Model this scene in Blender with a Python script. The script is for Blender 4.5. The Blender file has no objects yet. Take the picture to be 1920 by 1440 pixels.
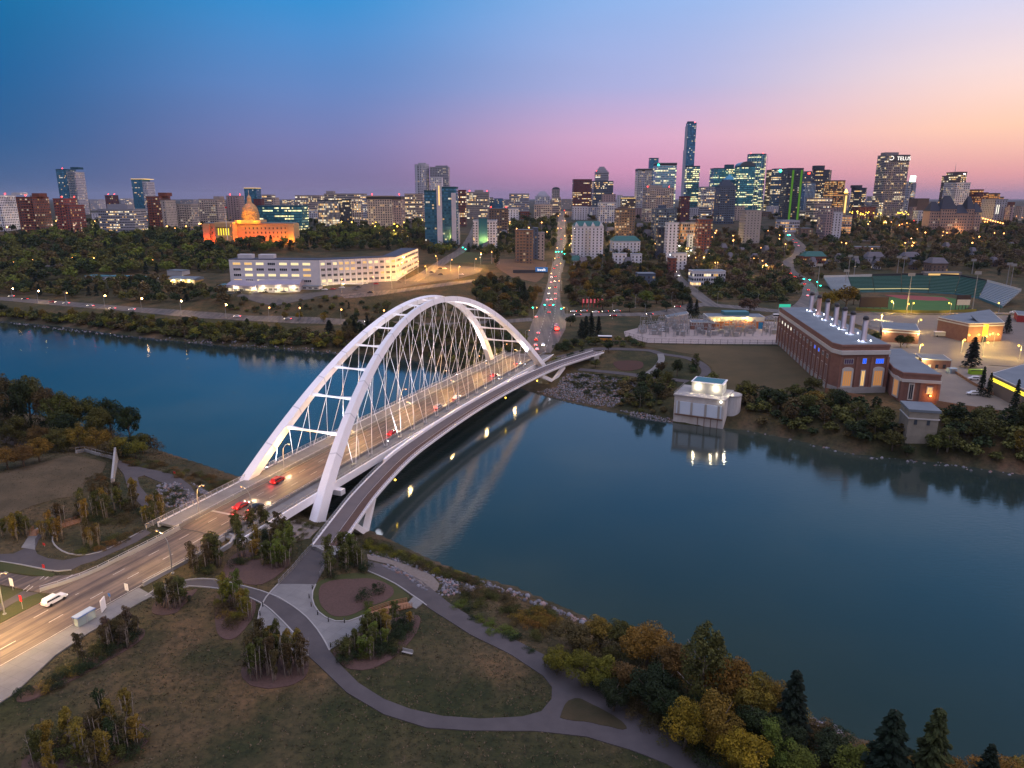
import bpy, math, random
import numpy as np
from mathutils import Vector, geometry
sc = bpy.context.scene
COL = sc.collection
R = math.radians
rnd = random.Random(7)

# ---------------------------------------------------------------- camera, sky, light
CH, CF = 90.0, 1333.0                                  # camera height above the water, focal length in 1920-wide pixels
PITCH = math.atan(348/CF); CP, SP = math.cos(PITCH), math.sin(PITCH)
cam = bpy.data.objects.new('camera', bpy.data.cameras.new('camera')); COL.objects.link(cam)
cam.location = (0, 0, CH); cam.rotation_euler = (math.pi/2-PITCH, 0, 0)
cam.data.sensor_width = 36; cam.data.lens = 36*CF/1920
cam.data.clip_start = 1; cam.data.clip_end = 60000
sc.camera = cam
sc.view_settings.view_transform = 'Standard'; sc.view_settings.look = 'None'
sc.view_settings.exposure = .1; sc.view_settings.gamma = 1

def s2l(c):
    return tuple((x/255/12.92 if x/255 <= .04045 else ((x/255+.055)/1.055)**2.4) for x in c)

def nd(nt, t, **kw):
    n = nt.nodes.new(t)
    for k, v in kw.items():
        if k.startswith('i_'):
            n.inputs[k[2:].replace('_', ' ')].default_value = v
        else:
            setattr(n, k, v)
    return n
def mathn(nt, op, a, b=None, clamp=False):
    n = nt.nodes.new('ShaderNodeMath'); n.operation = op; n.use_clamp = clamp
    for i, x in enumerate((a, b)):
        if x is None: continue
        if isinstance(x, (int, float)): n.inputs[i].default_value = x
        else: nt.links.new(x, n.inputs[i])
    return n.outputs[0]
def ramp(nt, fac, stops, interp='LINEAR'):
    n = nt.nodes.new('ShaderNodeValToRGB'); n.color_ramp.interpolation = interp
    el = n.color_ramp.elements
    while len(el) < len(stops): el.new(0.5)
    for e, (p, c) in zip(el, stops):
        e.position = p; e.color = (*c[:3], 1)
    if fac is not None: nt.links.new(fac, n.inputs[0])
    return n.outputs[0]
def mixc(nt, fac, a, b, mode='MIX'):
    n = nt.nodes.new('ShaderNodeMix'); n.data_type = 'RGBA'; n.blend_type = mode
    for sock, x in ((n.inputs[0], fac), (n.inputs[6], a), (n.inputs[7], b)):
        if isinstance(x, (int, float)): sock.default_value = x
        elif isinstance(x, tuple): sock.default_value = (*x[:3], 1)
        else: nt.links.new(x, sock)
    return n.outputs[2]

w = bpy.data.worlds.new('World'); sc.world = w; w.use_nodes = True
nt = w.node_tree; nt.nodes.clear()
tc = nd(nt, 'ShaderNodeTexCoord'); sep = nd(nt, 'ShaderNodeSeparateXYZ')
nt.links.new(tc.outputs['Generated'], sep.inputs[0])
el = mathn(nt, 'ARCSINE', sep.outputs[2])
az = mathn(nt, 'ARCTAN2', sep.outputs[0], sep.outputs[1])
ef = mathn(nt, 'DIVIDE', el, R(60), True)              # 0..60 degrees of elevation
def skyramp(rows):
    return ramp(nt, ef, [(e/60, s2l(c)) for e, c in rows])
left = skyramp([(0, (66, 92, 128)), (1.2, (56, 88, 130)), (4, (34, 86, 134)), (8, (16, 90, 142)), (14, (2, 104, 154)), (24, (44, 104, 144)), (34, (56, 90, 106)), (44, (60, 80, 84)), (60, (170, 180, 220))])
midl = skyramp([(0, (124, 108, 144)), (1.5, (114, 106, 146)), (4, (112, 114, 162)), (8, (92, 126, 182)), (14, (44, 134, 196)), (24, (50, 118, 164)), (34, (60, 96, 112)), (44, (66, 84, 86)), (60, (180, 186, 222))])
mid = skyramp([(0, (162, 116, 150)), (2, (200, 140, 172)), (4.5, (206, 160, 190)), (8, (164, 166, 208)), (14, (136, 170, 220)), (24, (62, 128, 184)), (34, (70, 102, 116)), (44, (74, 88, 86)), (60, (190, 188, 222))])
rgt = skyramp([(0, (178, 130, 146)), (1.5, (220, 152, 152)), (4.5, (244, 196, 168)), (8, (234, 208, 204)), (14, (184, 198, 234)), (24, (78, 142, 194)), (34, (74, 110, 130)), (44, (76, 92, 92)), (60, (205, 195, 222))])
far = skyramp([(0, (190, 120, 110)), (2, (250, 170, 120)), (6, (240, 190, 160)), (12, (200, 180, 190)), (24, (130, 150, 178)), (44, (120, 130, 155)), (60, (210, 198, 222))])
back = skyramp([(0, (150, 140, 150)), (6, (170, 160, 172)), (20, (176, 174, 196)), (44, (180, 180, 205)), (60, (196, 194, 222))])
def azf(a0, a1):
    n = nd(nt, 'ShaderNodeMapRange', interpolation_type='SMOOTHSTEP')
    n.inputs[1].default_value = R(a0); n.inputs[2].default_value = R(a1)
    nt.links.new(az, n.inputs[0]); return n.outputs[0]
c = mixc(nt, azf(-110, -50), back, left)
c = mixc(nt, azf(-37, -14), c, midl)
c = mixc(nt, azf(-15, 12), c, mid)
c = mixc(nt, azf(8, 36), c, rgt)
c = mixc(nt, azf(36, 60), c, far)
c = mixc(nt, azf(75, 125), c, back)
cn = nd(nt, 'ShaderNodeTexNoise', i_Scale=1.6, i_Detail=3)       # faint thin cloud streaks
mp = nd(nt, 'ShaderNodeMapping'); mp.inputs['Scale'].default_value = (1, 1, 9)
nt.links.new(tc.outputs['Generated'], mp.inputs[0]); nt.links.new(mp.outputs[0], cn.inputs[0])
cv = mathn(nt, 'MULTIPLY_ADD', cn.outputs[0], .12); cv.node.inputs[2].default_value = .94
c = mixc(nt, 1.0, c, cv, 'MULTIPLY')
bg = nd(nt, 'ShaderNodeBackground')
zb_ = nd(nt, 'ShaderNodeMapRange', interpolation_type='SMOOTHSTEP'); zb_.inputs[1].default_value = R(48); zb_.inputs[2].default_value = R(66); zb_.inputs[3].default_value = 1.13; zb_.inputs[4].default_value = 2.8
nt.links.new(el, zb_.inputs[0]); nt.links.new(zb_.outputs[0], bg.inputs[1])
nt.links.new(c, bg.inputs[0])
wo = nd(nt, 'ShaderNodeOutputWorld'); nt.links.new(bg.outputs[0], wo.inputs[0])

sl = bpy.data.lights.new('sun', 'SUN'); sl.energy = .8; sl.angle = R(25); sl.color = (1, .74, .68)
sun = bpy.data.objects.new('sun', sl); COL.objects.link(sun)
sun.rotation_euler = Vector((-.8, .15, -.55)).to_track_quat('-Z', 'Y').to_euler()

def point(x, y, z, col, power, r=.3, spot=None, to=None, ang=70):
    l = bpy.data.lights.new('lamp_light', 'SPOT' if to else 'POINT')
    l.energy = power; l.color = col; l.shadow_soft_size = r
    o = bpy.data.objects.new('lamp_light', l); COL.objects.link(o); o.location = (x, y, z)
    if to:
        l.spot_size = R(ang); l.spot_blend = .6
        o.rotation_euler = (Vector(to)-Vector((x, y, z))).to_track_quat('-Z', 'Y').to_euler()
    return o

# ---------------------------------------------------------------- camera maths used to survey positions from the photograph
def ray(u, v):
    X = (u-960)/CF; Y = (v-720)/CF
    return np.array([X, CP-Y*SP, -SP-Y*CP])
def un(u, v, z):
    d = ray(u, v); t = (z-CH)/d[2]
    return d*t+np.array([0, 0, CH])
def vat(x, y, v):                                       # height of the point above (x,y) that is seen at row v
    Y = (v-720)/CF
    # ratio up/depth = -Y ; depth = y*CP-(z-H)*SP ; up = y*SP+(z-H)*CP
    return CH + y*(-Y*CP-SP)/(CP-Y*SP)
def pix(x, y, z):
    z = z-CH; d = y*CP-z*SP; up = y*SP+z*CP
    return 960+CF*x/d, 720-CF*up/d

# ---------------------------------------------------------------- terrain
far_px = [(-400, 590), (-200, 592), (0, 601), (120, 612), (250, 630), (400, 646), (530, 655), (650, 661), (760, 672), (850, 690), (930, 712), (1000, 736), (1060, 752),
          (1130, 768), (1200, 783), (1290, 796), (1400, 806), (1500, 826), (1600, 851), (1760, 866), (1920, 889), (2150, 915), (2500, 960)]
near_px = [(2500, 1700), (2150, 1560), (1900, 1478), (1800, 1445), (1700, 1415), (1620, 1392), (1560, 1368), (1510, 1350), (1440, 1305), (1380, 1265), (1300, 1235), (1220, 1208), (1150, 1182),
           (1050, 1138), (960, 1100), (900, 1086), (860, 1072), (800, 1048), (740, 1018), (690, 994), (620, 965), (540, 932), (460, 900), (380, 872), (300, 846), (200, 812), (100, 785), (0, 765), (-200, 730), (-400, 700)]
RIV = np.array([un(u, v, 0)[:2] for u, v in far_px+near_px])
RIV[0] = (-1500, 700); RIV[-1] = (-1500, 450); RIV[len(far_px)-1] = (700, 60); RIV[len(far_px)] = (500, -120)

def rivdist(x, y):                                      # signed distance: positive on land
    x = np.asarray(x, float); y = np.asarray(y, float)
    best = np.full(x.shape, 1e12); inside = np.zeros(x.shape, bool)
    n = len(RIV)
    for i in range(n):
        ax, ay = RIV[i]; bx, by = RIV[(i+1) % n]
        dx, dy = bx-ax, by-ay
        t = np.clip(((x-ax)*dx+(y-ay)*dy)/(dx*dx+dy*dy), 0, 1)
        best = np.minimum(best, (x-ax-t*dx)**2+(y-ay-t*dy)**2)
        if abs(dy) > 1e-9:
            inside ^= ((ay > y) != (by > y)) & (x < dx*(y-ay)/dy+ax)
    return np.where(inside, -1, 1)*np.sqrt(best)

CTRL = [(0,1200,9.5),(0,1290,9.5),(150,1130,9.5),(300,1040,9.3),(400,985,9.2),(480,990,8.6),(250,1090,9.3),(100,1220,9.3),(60,1150,9.4),(180,1060,9.2),
 (575,1060,8.7),(540,1130,8.2),(600,1200,8),(560,1100,8.4),(690,1130,6.9),(720,1062,6.2),(760,1090,5.8),(810,1140,5.5),(900,1190,5.5),(1050,1280,6),(1200,1380,6.5),(1320,1440,6.5),
 (900,1360,7),(750,1330,7.5),(640,1250,7.8),(300,1350,8.5),(100,1440,9),(600,1440,8.5),(850,1250,6.8),(400,1180,8.6),(370,1090,8.3),(650,1110,7.3),(1000,1440,7.2),
 (440,1050,7.6),(60,1020,8.8),(0,1060,9.2),(200,1030,8.8),(260,985,8),(250,950,7),(300,920,6),(270,870,5.6),(340,890,5),(380,920,4.8),(170,855,9.5),(60,890,12),(110,925,10.5),(0,900,12),(-100,930,12),(0,830,7),
 (150,985,8.4),(100,790,5),(30,780,5),(200,830,4.5),
 (0,557,8),(200,575,8),(400,592,8),(600,600,8),(800,606,8),(950,602,9),(450,549,20),(600,556,20),(700,546,20),(850,530,21),(880,505,23),(780,500,25),(330,530,19),(250,520,18),
 (500,580,10),(300,565,10),(100,540,10),(700,575,12),(100,510,19),(0,500,22),(180,495,24),(300,490,26),(420,500,24),(130,455,38),(0,460,38),(400,457,39),(500,457,39),(200,430,46),(0,440,45),(600,470,32),(780,470,32),(700,450,40),
 (870,468,32),(890,440,45),(900,420,53),(970,510,20),(960,490,25),(1000,485,26),(920,560,13),(870,580,11),
 (1030,620,9.6),(1035,600,9.6),(1030,570,10),(1035,530,14),(1045,490,20),(1050,472,26),(1053,440,42),(1054,420,54),(1010,640,9.3),
 (1150,530,13),(1250,560,10),(1150,590,9.5),(1200,620,9.5),(1400,620,9.5),(1300,640,9),(1250,680,8.5),(1400,700,8.5),(1330,690,8),(1105,668,6.2),(1150,700,5.2),(1200,710,5),(1070,700,4.4),(1100,690,5),(1125,651,8.7),(1230,500,18),(1330,560,11),(1330,520,14),(1450,540,12),
 (1600,600,9.8),(1900,600,10),(1900,700,9.6),(1800,740,9.4),(1600,745,9),(1500,700,9),(1900,560,10),(1700,575,9.5),(1900,500,20),(1700,500,18),(1700,470,26),(1600,450,36),(1500,450,38),(1750,440,40),(1900,450,33),(1600,415,56),(1750,413,56),(1900,420,50),
 (1400,470,25),(1300,470,26),(1200,470,26),(1130,477,26),(1130,450,38),(1200,440,42),(1300,440,42),(1400,440,42),(1200,420,52),(1300,420,52),(1400,420,53),(1500,420,54),(700,430,47),(600,430,47),(800,430,48),(300,430,46),(1480,500,17),(1500,560,11)]
C3 = [un(*c) for c in CTRL]
C3 += [np.array(q, float) for q in [(0,20,10),(-200,50,11),(200,0,9),(-420,120,13),(-420,260,9),(0,-250,22),(300,-50,12),(75,60,8),(-60,50,9.5),(-900,250,20),(900,-100,30),
 (-900,800,30),(-1000,1100,50),(-600,1150,53),(0,1250,57),(500,1200,57),(900,1100,48),(1200,900,30),(1100,600,14),(900,400,14),(700,200,14),(700,700,16),(-700,1500,57),(0,1600,57),(800,1600,57),(-1500,1500,57),(1600,1400,55)]]
C3 = np.array(C3)
_D = np.linalg.norm(C3[:, None, :2]-C3[None, :, :2], axis=2)
_n = len(C3)
_A = np.zeros((_n+1, _n+1)); _A[:_n, :_n] = -_D-np.eye(_n)*1.5; _A[:_n, _n] = 1; _A[_n, :_n] = 1
_W = np.linalg.solve(_A, np.append(C3[:, 2], 0))
AB = [un(560, 1010, 6)[:2], un(1010, 705, 4)[:2], un(1180, 740, 0)[:2]]
def Hh(x, y):
    x = np.asarray(x, float); y = np.asarray(y, float)
    shp = x.shape; x = x.ravel(); y = y.ravel()
    out = np.empty(len(x))
    for i in range(0, len(x), 20000):
        dx = x[i:i+20000, None]-C3[None, :, 0]; dy = y[i:i+20000, None]-C3[None, :, 1]
        r = np.sqrt(dx*dx+dy*dy+4)
        L = -(r@_W[:_n])+_W[_n]
        xx, yy = x[i:i+20000], y[i:i+20000]
        b = np.clip((np.hypot(xx, yy)-1700)/900, 0, 1); L = L*(1-b)+57*b
        L = np.clip(L, 4.0, 62)
        d = rivdist(xx, yy)
        W_ = 17+0*xx
        for a in AB: W_ += 16*np.exp(-((xx-a[0])**2+(yy-a[1])**2)/30**2)
        W_ += np.clip((yy-400)/10, 0, 14)
        t = np.clip(d/W_, 0, 1); f = t*(1.9-.9*t)
        rough = .22*np.sin(xx*.31+yy*.17)*np.sin(yy*.27-xx*.11)*np.clip(1-d/60, 0, 1)
        z = np.where(d > 0, .25*np.clip(d, 0, 1)+(L-.25)*np.clip(f, 0, 1)+rough*np.clip(d/4, 0, 1), np.maximum(-3, d*.25))
        out[i:i+20000] = z
    return out.reshape(shp)
def h(x, y): return float(Hh(np.array([x]), np.array([y]))[0])
_T = np.concatenate([np.arange(90, 420, 6.), np.arange(420, 1200, 14.), np.geomspace(1200, 9000, 60)])
def G(u, v, wet=False):                                 # where the line of sight of photo pixel (u,v) meets the ground
    d = ray(u, v); P = np.array([0, 0, CH])+_T[:, None]*d
    hz = Hh(P[:, 0], P[:, 1]); 
    below = np.nonzero(P[:, 2] < np.maximum(hz, 0 if wet else -99))[0]
    if len(below) == 0: k = len(_T)-1
    else: k = max(below[0], 1)
    a, b = _T[k-1], _T[k]
    tt = np.linspace(a, b, 24); P = np.array([0, 0, CH])+tt[:, None]*d
    hz = Hh(P[:, 0], P[:, 1]); bl = np.nonzero(P[:, 2] < hz)[0]
    q = P[bl[0]] if len(bl) else P[-1]
    return np.array([q[0], q[1], h(q[0], q[1])])

# ---------------------------------------------------------------- objects
def tag(o, label=None, cat=None, group=None, kind=None):
    if label: o['label'] = label
    if cat: o['category'] = cat
    if group: o['group'] = group
    if kind: o['kind'] = kind
    return o
def empty(name, loc, label=None, cat=None, group=None, rz=0):
    o = bpy.data.objects.new(name, None); COL.objects.link(o); o.location = tuple(loc); o.rotation_euler = (0, 0, rz)
    o.empty_display_size = .5
    return tag(o, label, cat, group)
class MB:
    def __init__(s): s.v = []; s.f = []; s.m = []
    def add(s, v, f, m=0):
        o = len(s.v); s.v += [tuple(map(float, p)) for p in v]; s.f += [tuple(i+o for i in q) for q in f]; s.m += [m]*len(f)
        return s
    def prism(s, poly, z0, z1, m=0, top=True, bottom=True):
        n = len(poly)
        zz0 = z0 if isinstance(z0, (list, tuple)) else [z0]*n
        zz1 = z1 if isinstance(z1, (list, tuple)) else [z1]*n
        v = [(p[0], p[1], a) for p, a in zip(poly, zz0)]+[(p[0], p[1], a) for p, a in zip(poly, zz1)]
        f = [(i, (i+1) % n, n+(i+1) % n, n+i) for i in range(n)]
        if top: f.append(tuple(range(n, 2*n)))
        if bottom: f.append(tuple(range(n-1, -1, -1)))
        return s.add(v, f, m)
    def box(s, cx, cy, z0, sx, sy, hh, rz=0, m=0):
        c, q = math.cos(rz), math.sin(rz)
        P = [(cx+a*sx/2*c-b*sy/2*q, cy+a*sx/2*q+b*sy/2*c) for a, b in ((-1, -1), (1, -1), (1, 1), (-1, 1))]
        return s.prism(P, z0, z0+hh, m)
    def beam(s, a, b, w, t, m=0, up=(0, 0, 1)):
        a = Vector(a); b = Vector(b); d = (b-a).normalized(); u = Vector(up)
        if abs(d.dot(u)) > .98: u = Vector((0, 1, 0))
        r = d.cross(u).normalized()*w/2; k = r.cross(d).normalized()*t/2
        v = [a-r-k, a+r-k, a+r+k, a-r+k, b-r-k, b+r-k, b+r+k, b-r+k]
        return s.add(v, [(3, 2, 1, 0), (4, 5, 6, 7), (0, 1, 5, 4), (1, 2, 6, 5), (2, 3, 7, 6), (3, 0, 4, 7)], m)
    def tube(s, pts, r, n=6, m=0, cap=True):
        rs = r if isinstance(r, (list, tuple)) else [r]*len(pts)
        pts = [Vector(p) for p in pts]; V = []; 
        for i, p in enumerate(pts):
            d = (pts[min(i+1, len(pts)-1)]-pts[max(i-1, 0)]).normalized()
            u = Vector((1, 0, 0)) if abs(d.z) > .7 else Vector((0, 0, 1))
            a = d.cross(u).normalized(); b = d.cross(a).normalized()
            for k in range(n):
                t = 2*math.pi*k/n; V.append(p+(a*math.cos(t)+b*math.sin(t))*rs[i])
        F = [(i*n+k, i*n+(k+1) % n, (i+1)*n+(k+1) % n, (i+1)*n+k) for i in range(len(pts)-1) for k in range(n)]
        if cap: F += [tuple(range(n-1, -1, -1)), tuple((len(pts)-1)*n+k for k in range(n))]
        return s.add(V, F, m)
    def lathe(s, cx, cy, prof, n=16, m=0):
        V = []; 
        for r, z in prof:
            for k in range(n):
                t = 2*math.pi*(k+.5)/n; V.append((cx+r*math.cos(t), cy+r*math.sin(t), z))
        F = [(i*n+k, i*n+(k+1) % n, (i+1)*n+(k+1) % n, (i+1)*n+k) for i in range(len(prof)-1) for k in range(n)]
        F += [tuple(range(n-1, -1, -1)), tuple((len(prof)-1)*n+k for k in range(n))]
        return s.add(V, F, m)
    def build(s, name, mats, parent=None, smooth=False, color=None, loc=None):
        # vertices are in the parent's frame shifted by loc; with parent.location they stay world coordinates via world()
        me = bpy.data.meshes.new(name); me.from_pydata(s.v, [], s.f)
        if not isinstance(mats, (list, tuple)): mats = [mats]
        for m_ in mats: me.materials.append(m_)
        if len(mats) > 1: me.polygons.foreach_set('material_index', s.m)
        if smooth: me.polygons.foreach_set('use_smooth', [True]*len(s.f))
        me.update()
        o = bpy.data.objects.new(name, me); COL.objects.link(o)
        if parent is not None: o.parent = parent
        if loc is not None: o.location = tuple(loc)
        if color is not None: o.color = (*color[:3], 1)
        return o
    def local(s, org, rz=0):                            # world vertices -> frame of org
        c, q = math.cos(-rz), math.sin(-rz)
        s.v = [((x-org[0])*c-(y-org[1])*q, (x-org[0])*q+(y-org[1])*c, z-org[2]) for x, y, z in s.v]
        return s
def copytree(o, parent=None):
    c = o.copy(); COL.objects.link(c); c.parent = parent
    for k in o.children: copytree(k, c)
    return c

# ---------------------------------------------------------------- materials
def mat(name, col, rough=.8, col2=None, scale=1.0, metal=0, bump=0, tint=False, attr=None, detail=4, contrast=.25, emit=None, es=0, spec=.3, bscale=None, ior=None, stretch=None):
    m = bpy.data.materials.new(name); m.use_nodes = True; nt = m.node_tree
    b = nt.nodes['Principled BSDF']; b.inputs['Roughness'].default_value = rough; b.inputs['Metallic'].default_value = metal
    b.inputs['Specular IOR Level'].default_value = spec
    if ior: b.inputs['IOR'].default_value = ior
    if tint:
        oi = nd(nt, 'ShaderNodeObjectInfo'); base = oi.outputs['Color']
    elif attr:
        at = nd(nt, 'ShaderNodeAttribute', attribute_name=attr); base = at.outputs['Color']
    else: base = col
    if col2 is not None or bump:
        t = nd(nt, 'ShaderNodeTexCoord'); vec = t.outputs['Object']
        if stretch:
            mp = nd(nt, 'ShaderNodeMapping'); mp.inputs['Scale'].default_value = stretch
            nt.links.new(vec, mp.inputs[0]); vec = mp.outputs[0]
        nz = nd(nt, 'ShaderNodeTexNoise', i_Scale=scale, i_Detail=detail, i_Roughness=.6); nt.links.new(vec, nz.inputs[0])
        if col2 is not None:
            f = nd(nt, 'ShaderNodeMapRange'); f.inputs[1].default_value = .5-contrast; f.inputs[2].default_value = .5+contrast
            nt.links.new(nz.outputs[0], f.inputs[0])
            if tint or attr:
                base = mixc(nt, 1.0, base, mixc(nt, f.outputs[0], col, col2), 'MULTIPLY')
            else: base = mixc(nt, f.outputs[0], col, col2)
        if bump:
            nb = nd(nt, 'ShaderNodeTexNoise', i_Scale=bscale or scale*4, i_Detail=3); nt.links.new(vec, nb.inputs[0])
            bp = nd(nt, 'ShaderNodeBump', i_Strength=bump, i_Distance=.2); nt.links.new(nb.outputs[0], bp.inputs['Height'])
            nt.links.new(bp.outputs[0], b.inputs['Normal'])
    if isinstance(base, tuple): b.inputs['Base Color'].default_value = (*base[:3], 1)
    else: nt.links.new(base, b.inputs['Base Color'])
    if emit:
        b.inputs['Emission Color'].default_value = (*emit, 1); b.inputs['Emission Strength'].default_value = es
    return m
def emis(name, col, s):
    m = bpy.data.materials.new(name); m.use_nodes = True; nt = m.node_tree; nt.nodes.clear()
    e = nd(nt, 'ShaderNodeEmission'); e.inputs[0].default_value = (*col, 1); e.inputs[1].default_value = s
    o = nd(nt, 'ShaderNodeOutputMaterial'); nt.links.new(e.outputs[0], o.inputs[0]); return m
M = {}
M['asphalt'] = mat('asphalt', (.060, .055, .054), .85, (.10, .088, .08), .25, bump=.15, bscale=8)
M['path'] = mat('path_asphalt', (.062, .055, .058), .85, (.088, .078, .08), .3, bump=.1, bscale=8)
M['concrete'] = mat('concrete', (.16, .155, .155), .85, (.22, .215, .21), .35, bump=.1, bscale=5)
M['pale_concrete'] = mat('pale_concrete', (.26, .25, .245), .8, (.34, .33, .32), .3)
def joints(m, size, dark=.72):
    nt = m.node_tree; b = nt.nodes['Principled BSDF']; bc = b.inputs['Base Color'].links[0].from_socket
    ge = nd(nt, 'ShaderNodeNewGeometry'); mp = nd(nt, 'ShaderNodeMapping'); mp.inputs['Rotation'].default_value = (0, 0, .376); nt.links.new(ge.outputs['Position'], mp.inputs[0])
    br_ = nd(nt, 'ShaderNodeTexBrick', offset=0.0, i_Scale=1.0); nt.links.new(mp.outputs[0], br_.inputs['Vector'])
    for k_, v_ in (('Color1', (1, 1, 1, 1)), ('Color2', (.9, .9, .9, 1)), ('Mortar', (dark, dark, dark, 1)), ('Mortar Size', .035), ('Brick Width', size), ('Row Height', size)): br_.inputs[k_].default_value = v_
    nt.links.new(mixc(nt, 1.0, bc, br_.outputs['Color'], 'MULTIPLY'), b.inputs['Base Color'])
joints(M['concrete'], 2.4)
M['gravel'] = mat('gravel', (.14, .115, .10), .95, (.21, .18, .16), 1.5, bump=.4)
M['mulch'] = mat('mulch', (.068, .042, .036), .95, (.11, .066, .056), 2.0, bump=.6)
M['dry_lawn'] = mat('dry_lawn', (.062, .044, .024), .95, (.028, .028, .012), .12, bump=.5, bscale=3, detail=8, contrast=.16)
M['green_lawn'] = mat('green_lawn', (.035, .05, .015), .95, (.065, .058, .022), .3, bump=.5, bscale=3, detail=8)
M['stone'] = mat('riprap_stone', (.2, .27, .31), .85, (.5, .46, .46), .9, tint=False, contrast=.15, detail=2)
M['white'] = mat('white_paint', (.86, .84, .86), .4, (.80, .78, .80), .4, spec=.4)
M['mark'] = mat('road_marking', (.62, .60, .56), .8, (.4, .38, .35), 2)
M['steel'] = mat('galvanised_steel', (.35, .35, .36), .4, metal=.6)
M['dark'] = mat('dark_metal', (.03, .03, .035), .5)
M['deckwood'] = mat('deck_planks', (.065, .036, .03), .8, (.10, .056, .045), .9, stretch=(1, 1, 1))
M['timber'] = mat('timber', (.25, .13, .07), .8, (.34, .18, .10), 2)
M['brick'] = mat('red_brick', (.235, .125, .098), .85, (.18, .088, .068), .5, bump=.2, bscale=10)
M['stonetrim'] = mat('stone_trim', (.52, .50, .47), .8, (.43, .42, .40), .4)
M['roof'] = mat('flat_roof', (.16, .19, .22), .9, (.11, .135, .16), .12, detail=6)
M['wall'] = mat('painted_wall', (1, 1, 1), .8, (.82, .82, .84), .15, tint=True)
M['paint'] = mat('car_paint', (1, 1, 1), .25, tint=True, spec=.6)
M['glass'] = mat('window_glass', (.03, .05, .07), .08, spec=.8)
M['rail'] = mat('railing_metal', (.42, .40, .40), .4, metal=.5)
M['bark'] = mat('bark', (.12, .095, .075), .9, (.07, .055, .045), 2)
M['birch'] = mat('pale_bark', (.34, .30, .26), .9, (.16, .13, .11), 2)
M['red_lamp'] = emis('red_lamp', (1, .03, .02), 14)
M['white_lamp'] = emis('white_lamp', (1, .85, .65), 18)
M['warm_lamp'] = emis('warm_lamp', (1, .40, .10), 9)
M['cool_lamp'] = emis('cool_lamp', (.9, .88, 1), 12)
M['green_lamp'] = emis('green_lamp', (.02, 1, .55), 16)
M['yellow_lamp'] = emis('yellow_lamp', (1, .62, .06), 10)
M['lit_window'] = emis('lit_window', (1, .62, .2), 1.6)
M['blue_window'] = emis('blue_window', (.02, .12, 1), 1.2)
M['cool_window'] = emis('cool_window', (1, .93, .75), 1.5)

def foliage(name, attr=None):
    m = bpy.data.materials.new(name); m.use_nodes = True; nt = m.node_tree
    b = nt.nodes['Principled BSDF']; b.inputs['Roughness'].default_value = .85; b.inputs['Specular IOR Level'].default_value = .15
    if attr: base = nd(nt, 'ShaderNodeAttribute', attribute_name=attr).outputs['Color']
    else: base = nd(nt, 'ShaderNodeObjectInfo').outputs['Color']
    t = nd(nt, 'ShaderNodeTexCoord')
    nz = nd(nt, 'ShaderNodeTexNoise', i_Scale=.45, i_Detail=5, i_Roughness=.7); nt.links.new(t.outputs['Object'], nz.inputs[0])
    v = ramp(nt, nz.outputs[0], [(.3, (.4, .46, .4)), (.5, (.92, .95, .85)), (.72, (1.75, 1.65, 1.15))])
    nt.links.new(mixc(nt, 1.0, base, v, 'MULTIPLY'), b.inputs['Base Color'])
    return m
M['leaf'] = foliage('foliage'); M['leaf_a'] = foliage('woodland_foliage', 'tint')
# ---------------------------------------------------------------- ground mesh
def geo(a, b, n): return list(np.geomspace(a, b, n))
def axis(parts):
    o = []
    for a, b, s in parts: o += list(np.arange(a, b, s))
    return o
xs = [-x for x in geo(1500, 26000, 16)][::-1]+axis([(-1450, -700, 22), (-700, -240, 9), (-240, 260, 2.5), (260, 700, 8), (700, 1450, 22)])+geo(1500, 26000, 16)
ys = [-x for x in geo(300, 9000, 8)][::-1]+axis([(-260, 60, 20), (60, 430, 2.4), (430, 700, 5), (700, 1250, 9)])+geo(1260, 30000, 36)
GX, GY = np.meshgrid(xs, ys); GZ = Hh(GX, GY)
RD = rivdist(GX.ravel(), GY.ravel())
nearx = RIV[len(far_px):][:, 0]; neary = RIV[len(far_px):][:, 1]; o_ = np.argsort(nearx)
NEAR = GY.ravel() < np.interp(GX.ravel(), nearx[o_], neary[o_])+3
nx, ny = len(xs), len(ys)
V = np.stack([GX.ravel(), GY.ravel(), GZ.ravel()], 1)
I = (np.arange(ny-1)[:, None]*nx+np.arange(nx-1)[None, :]).ravel()
F = np.stack([I, I+1, I+nx+1, I+nx], 1)
def npmesh(name, V, F, mats, smooth=False, cols=None, mi=None):
    me = bpy.data.meshes.new(name); n = len(F); k = F.shape[1]
    me.vertices.add(len(V)); me.vertices.foreach_set('co', V.astype(np.float32).ravel())
    me.loops.add(n*k); me.loops.foreach_set('vertex_index', F.astype(np.int32).ravel())
    me.polygons.add(n); me.polygons.foreach_set('loop_start', np.arange(0, n*k, k, dtype=np.int32))
    me.polygons.foreach_set('loop_total', np.full(n, k, dtype=np.int32))
    if smooth: me.polygons.foreach_set('use_smooth', np.ones(n, bool))
    for m_ in (mats if isinstance(mats, (list, tuple)) else [mats]): me.materials.append(m_)
    if mi is not None: me.polygons.foreach_set('material_index', mi.astype(np.int32))
    me.update(calc_edges=True)
    if cols is not None:
        a = me.attributes.new('tint', 'FLOAT_COLOR', 'POINT')
        a.data.foreach_set('color', np.c_[cols, np.ones(len(cols))].astype(np.float32).ravel())
    return me
def link(name, me, parent=None, loc=None, color=None):
    o = bpy.data.objects.new(name, me); COL.objects.link(o); o.parent = parent
    if loc is not None: o.location = tuple(loc)
    if color is not None: o.color = (*color[:3], 1)
    return o
rs = np.random.RandomState(3)
lawn = np.array([.060, .050, .031]); mud = np.array([.07, .052, .04]); brush = np.array([.05, .04, .022]); city = np.array([.045, .04, .038]); floor_ = np.array([.062, .048, .026]); bed = np.array([.05, .05, .04])
yy = V[:, 1]
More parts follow.
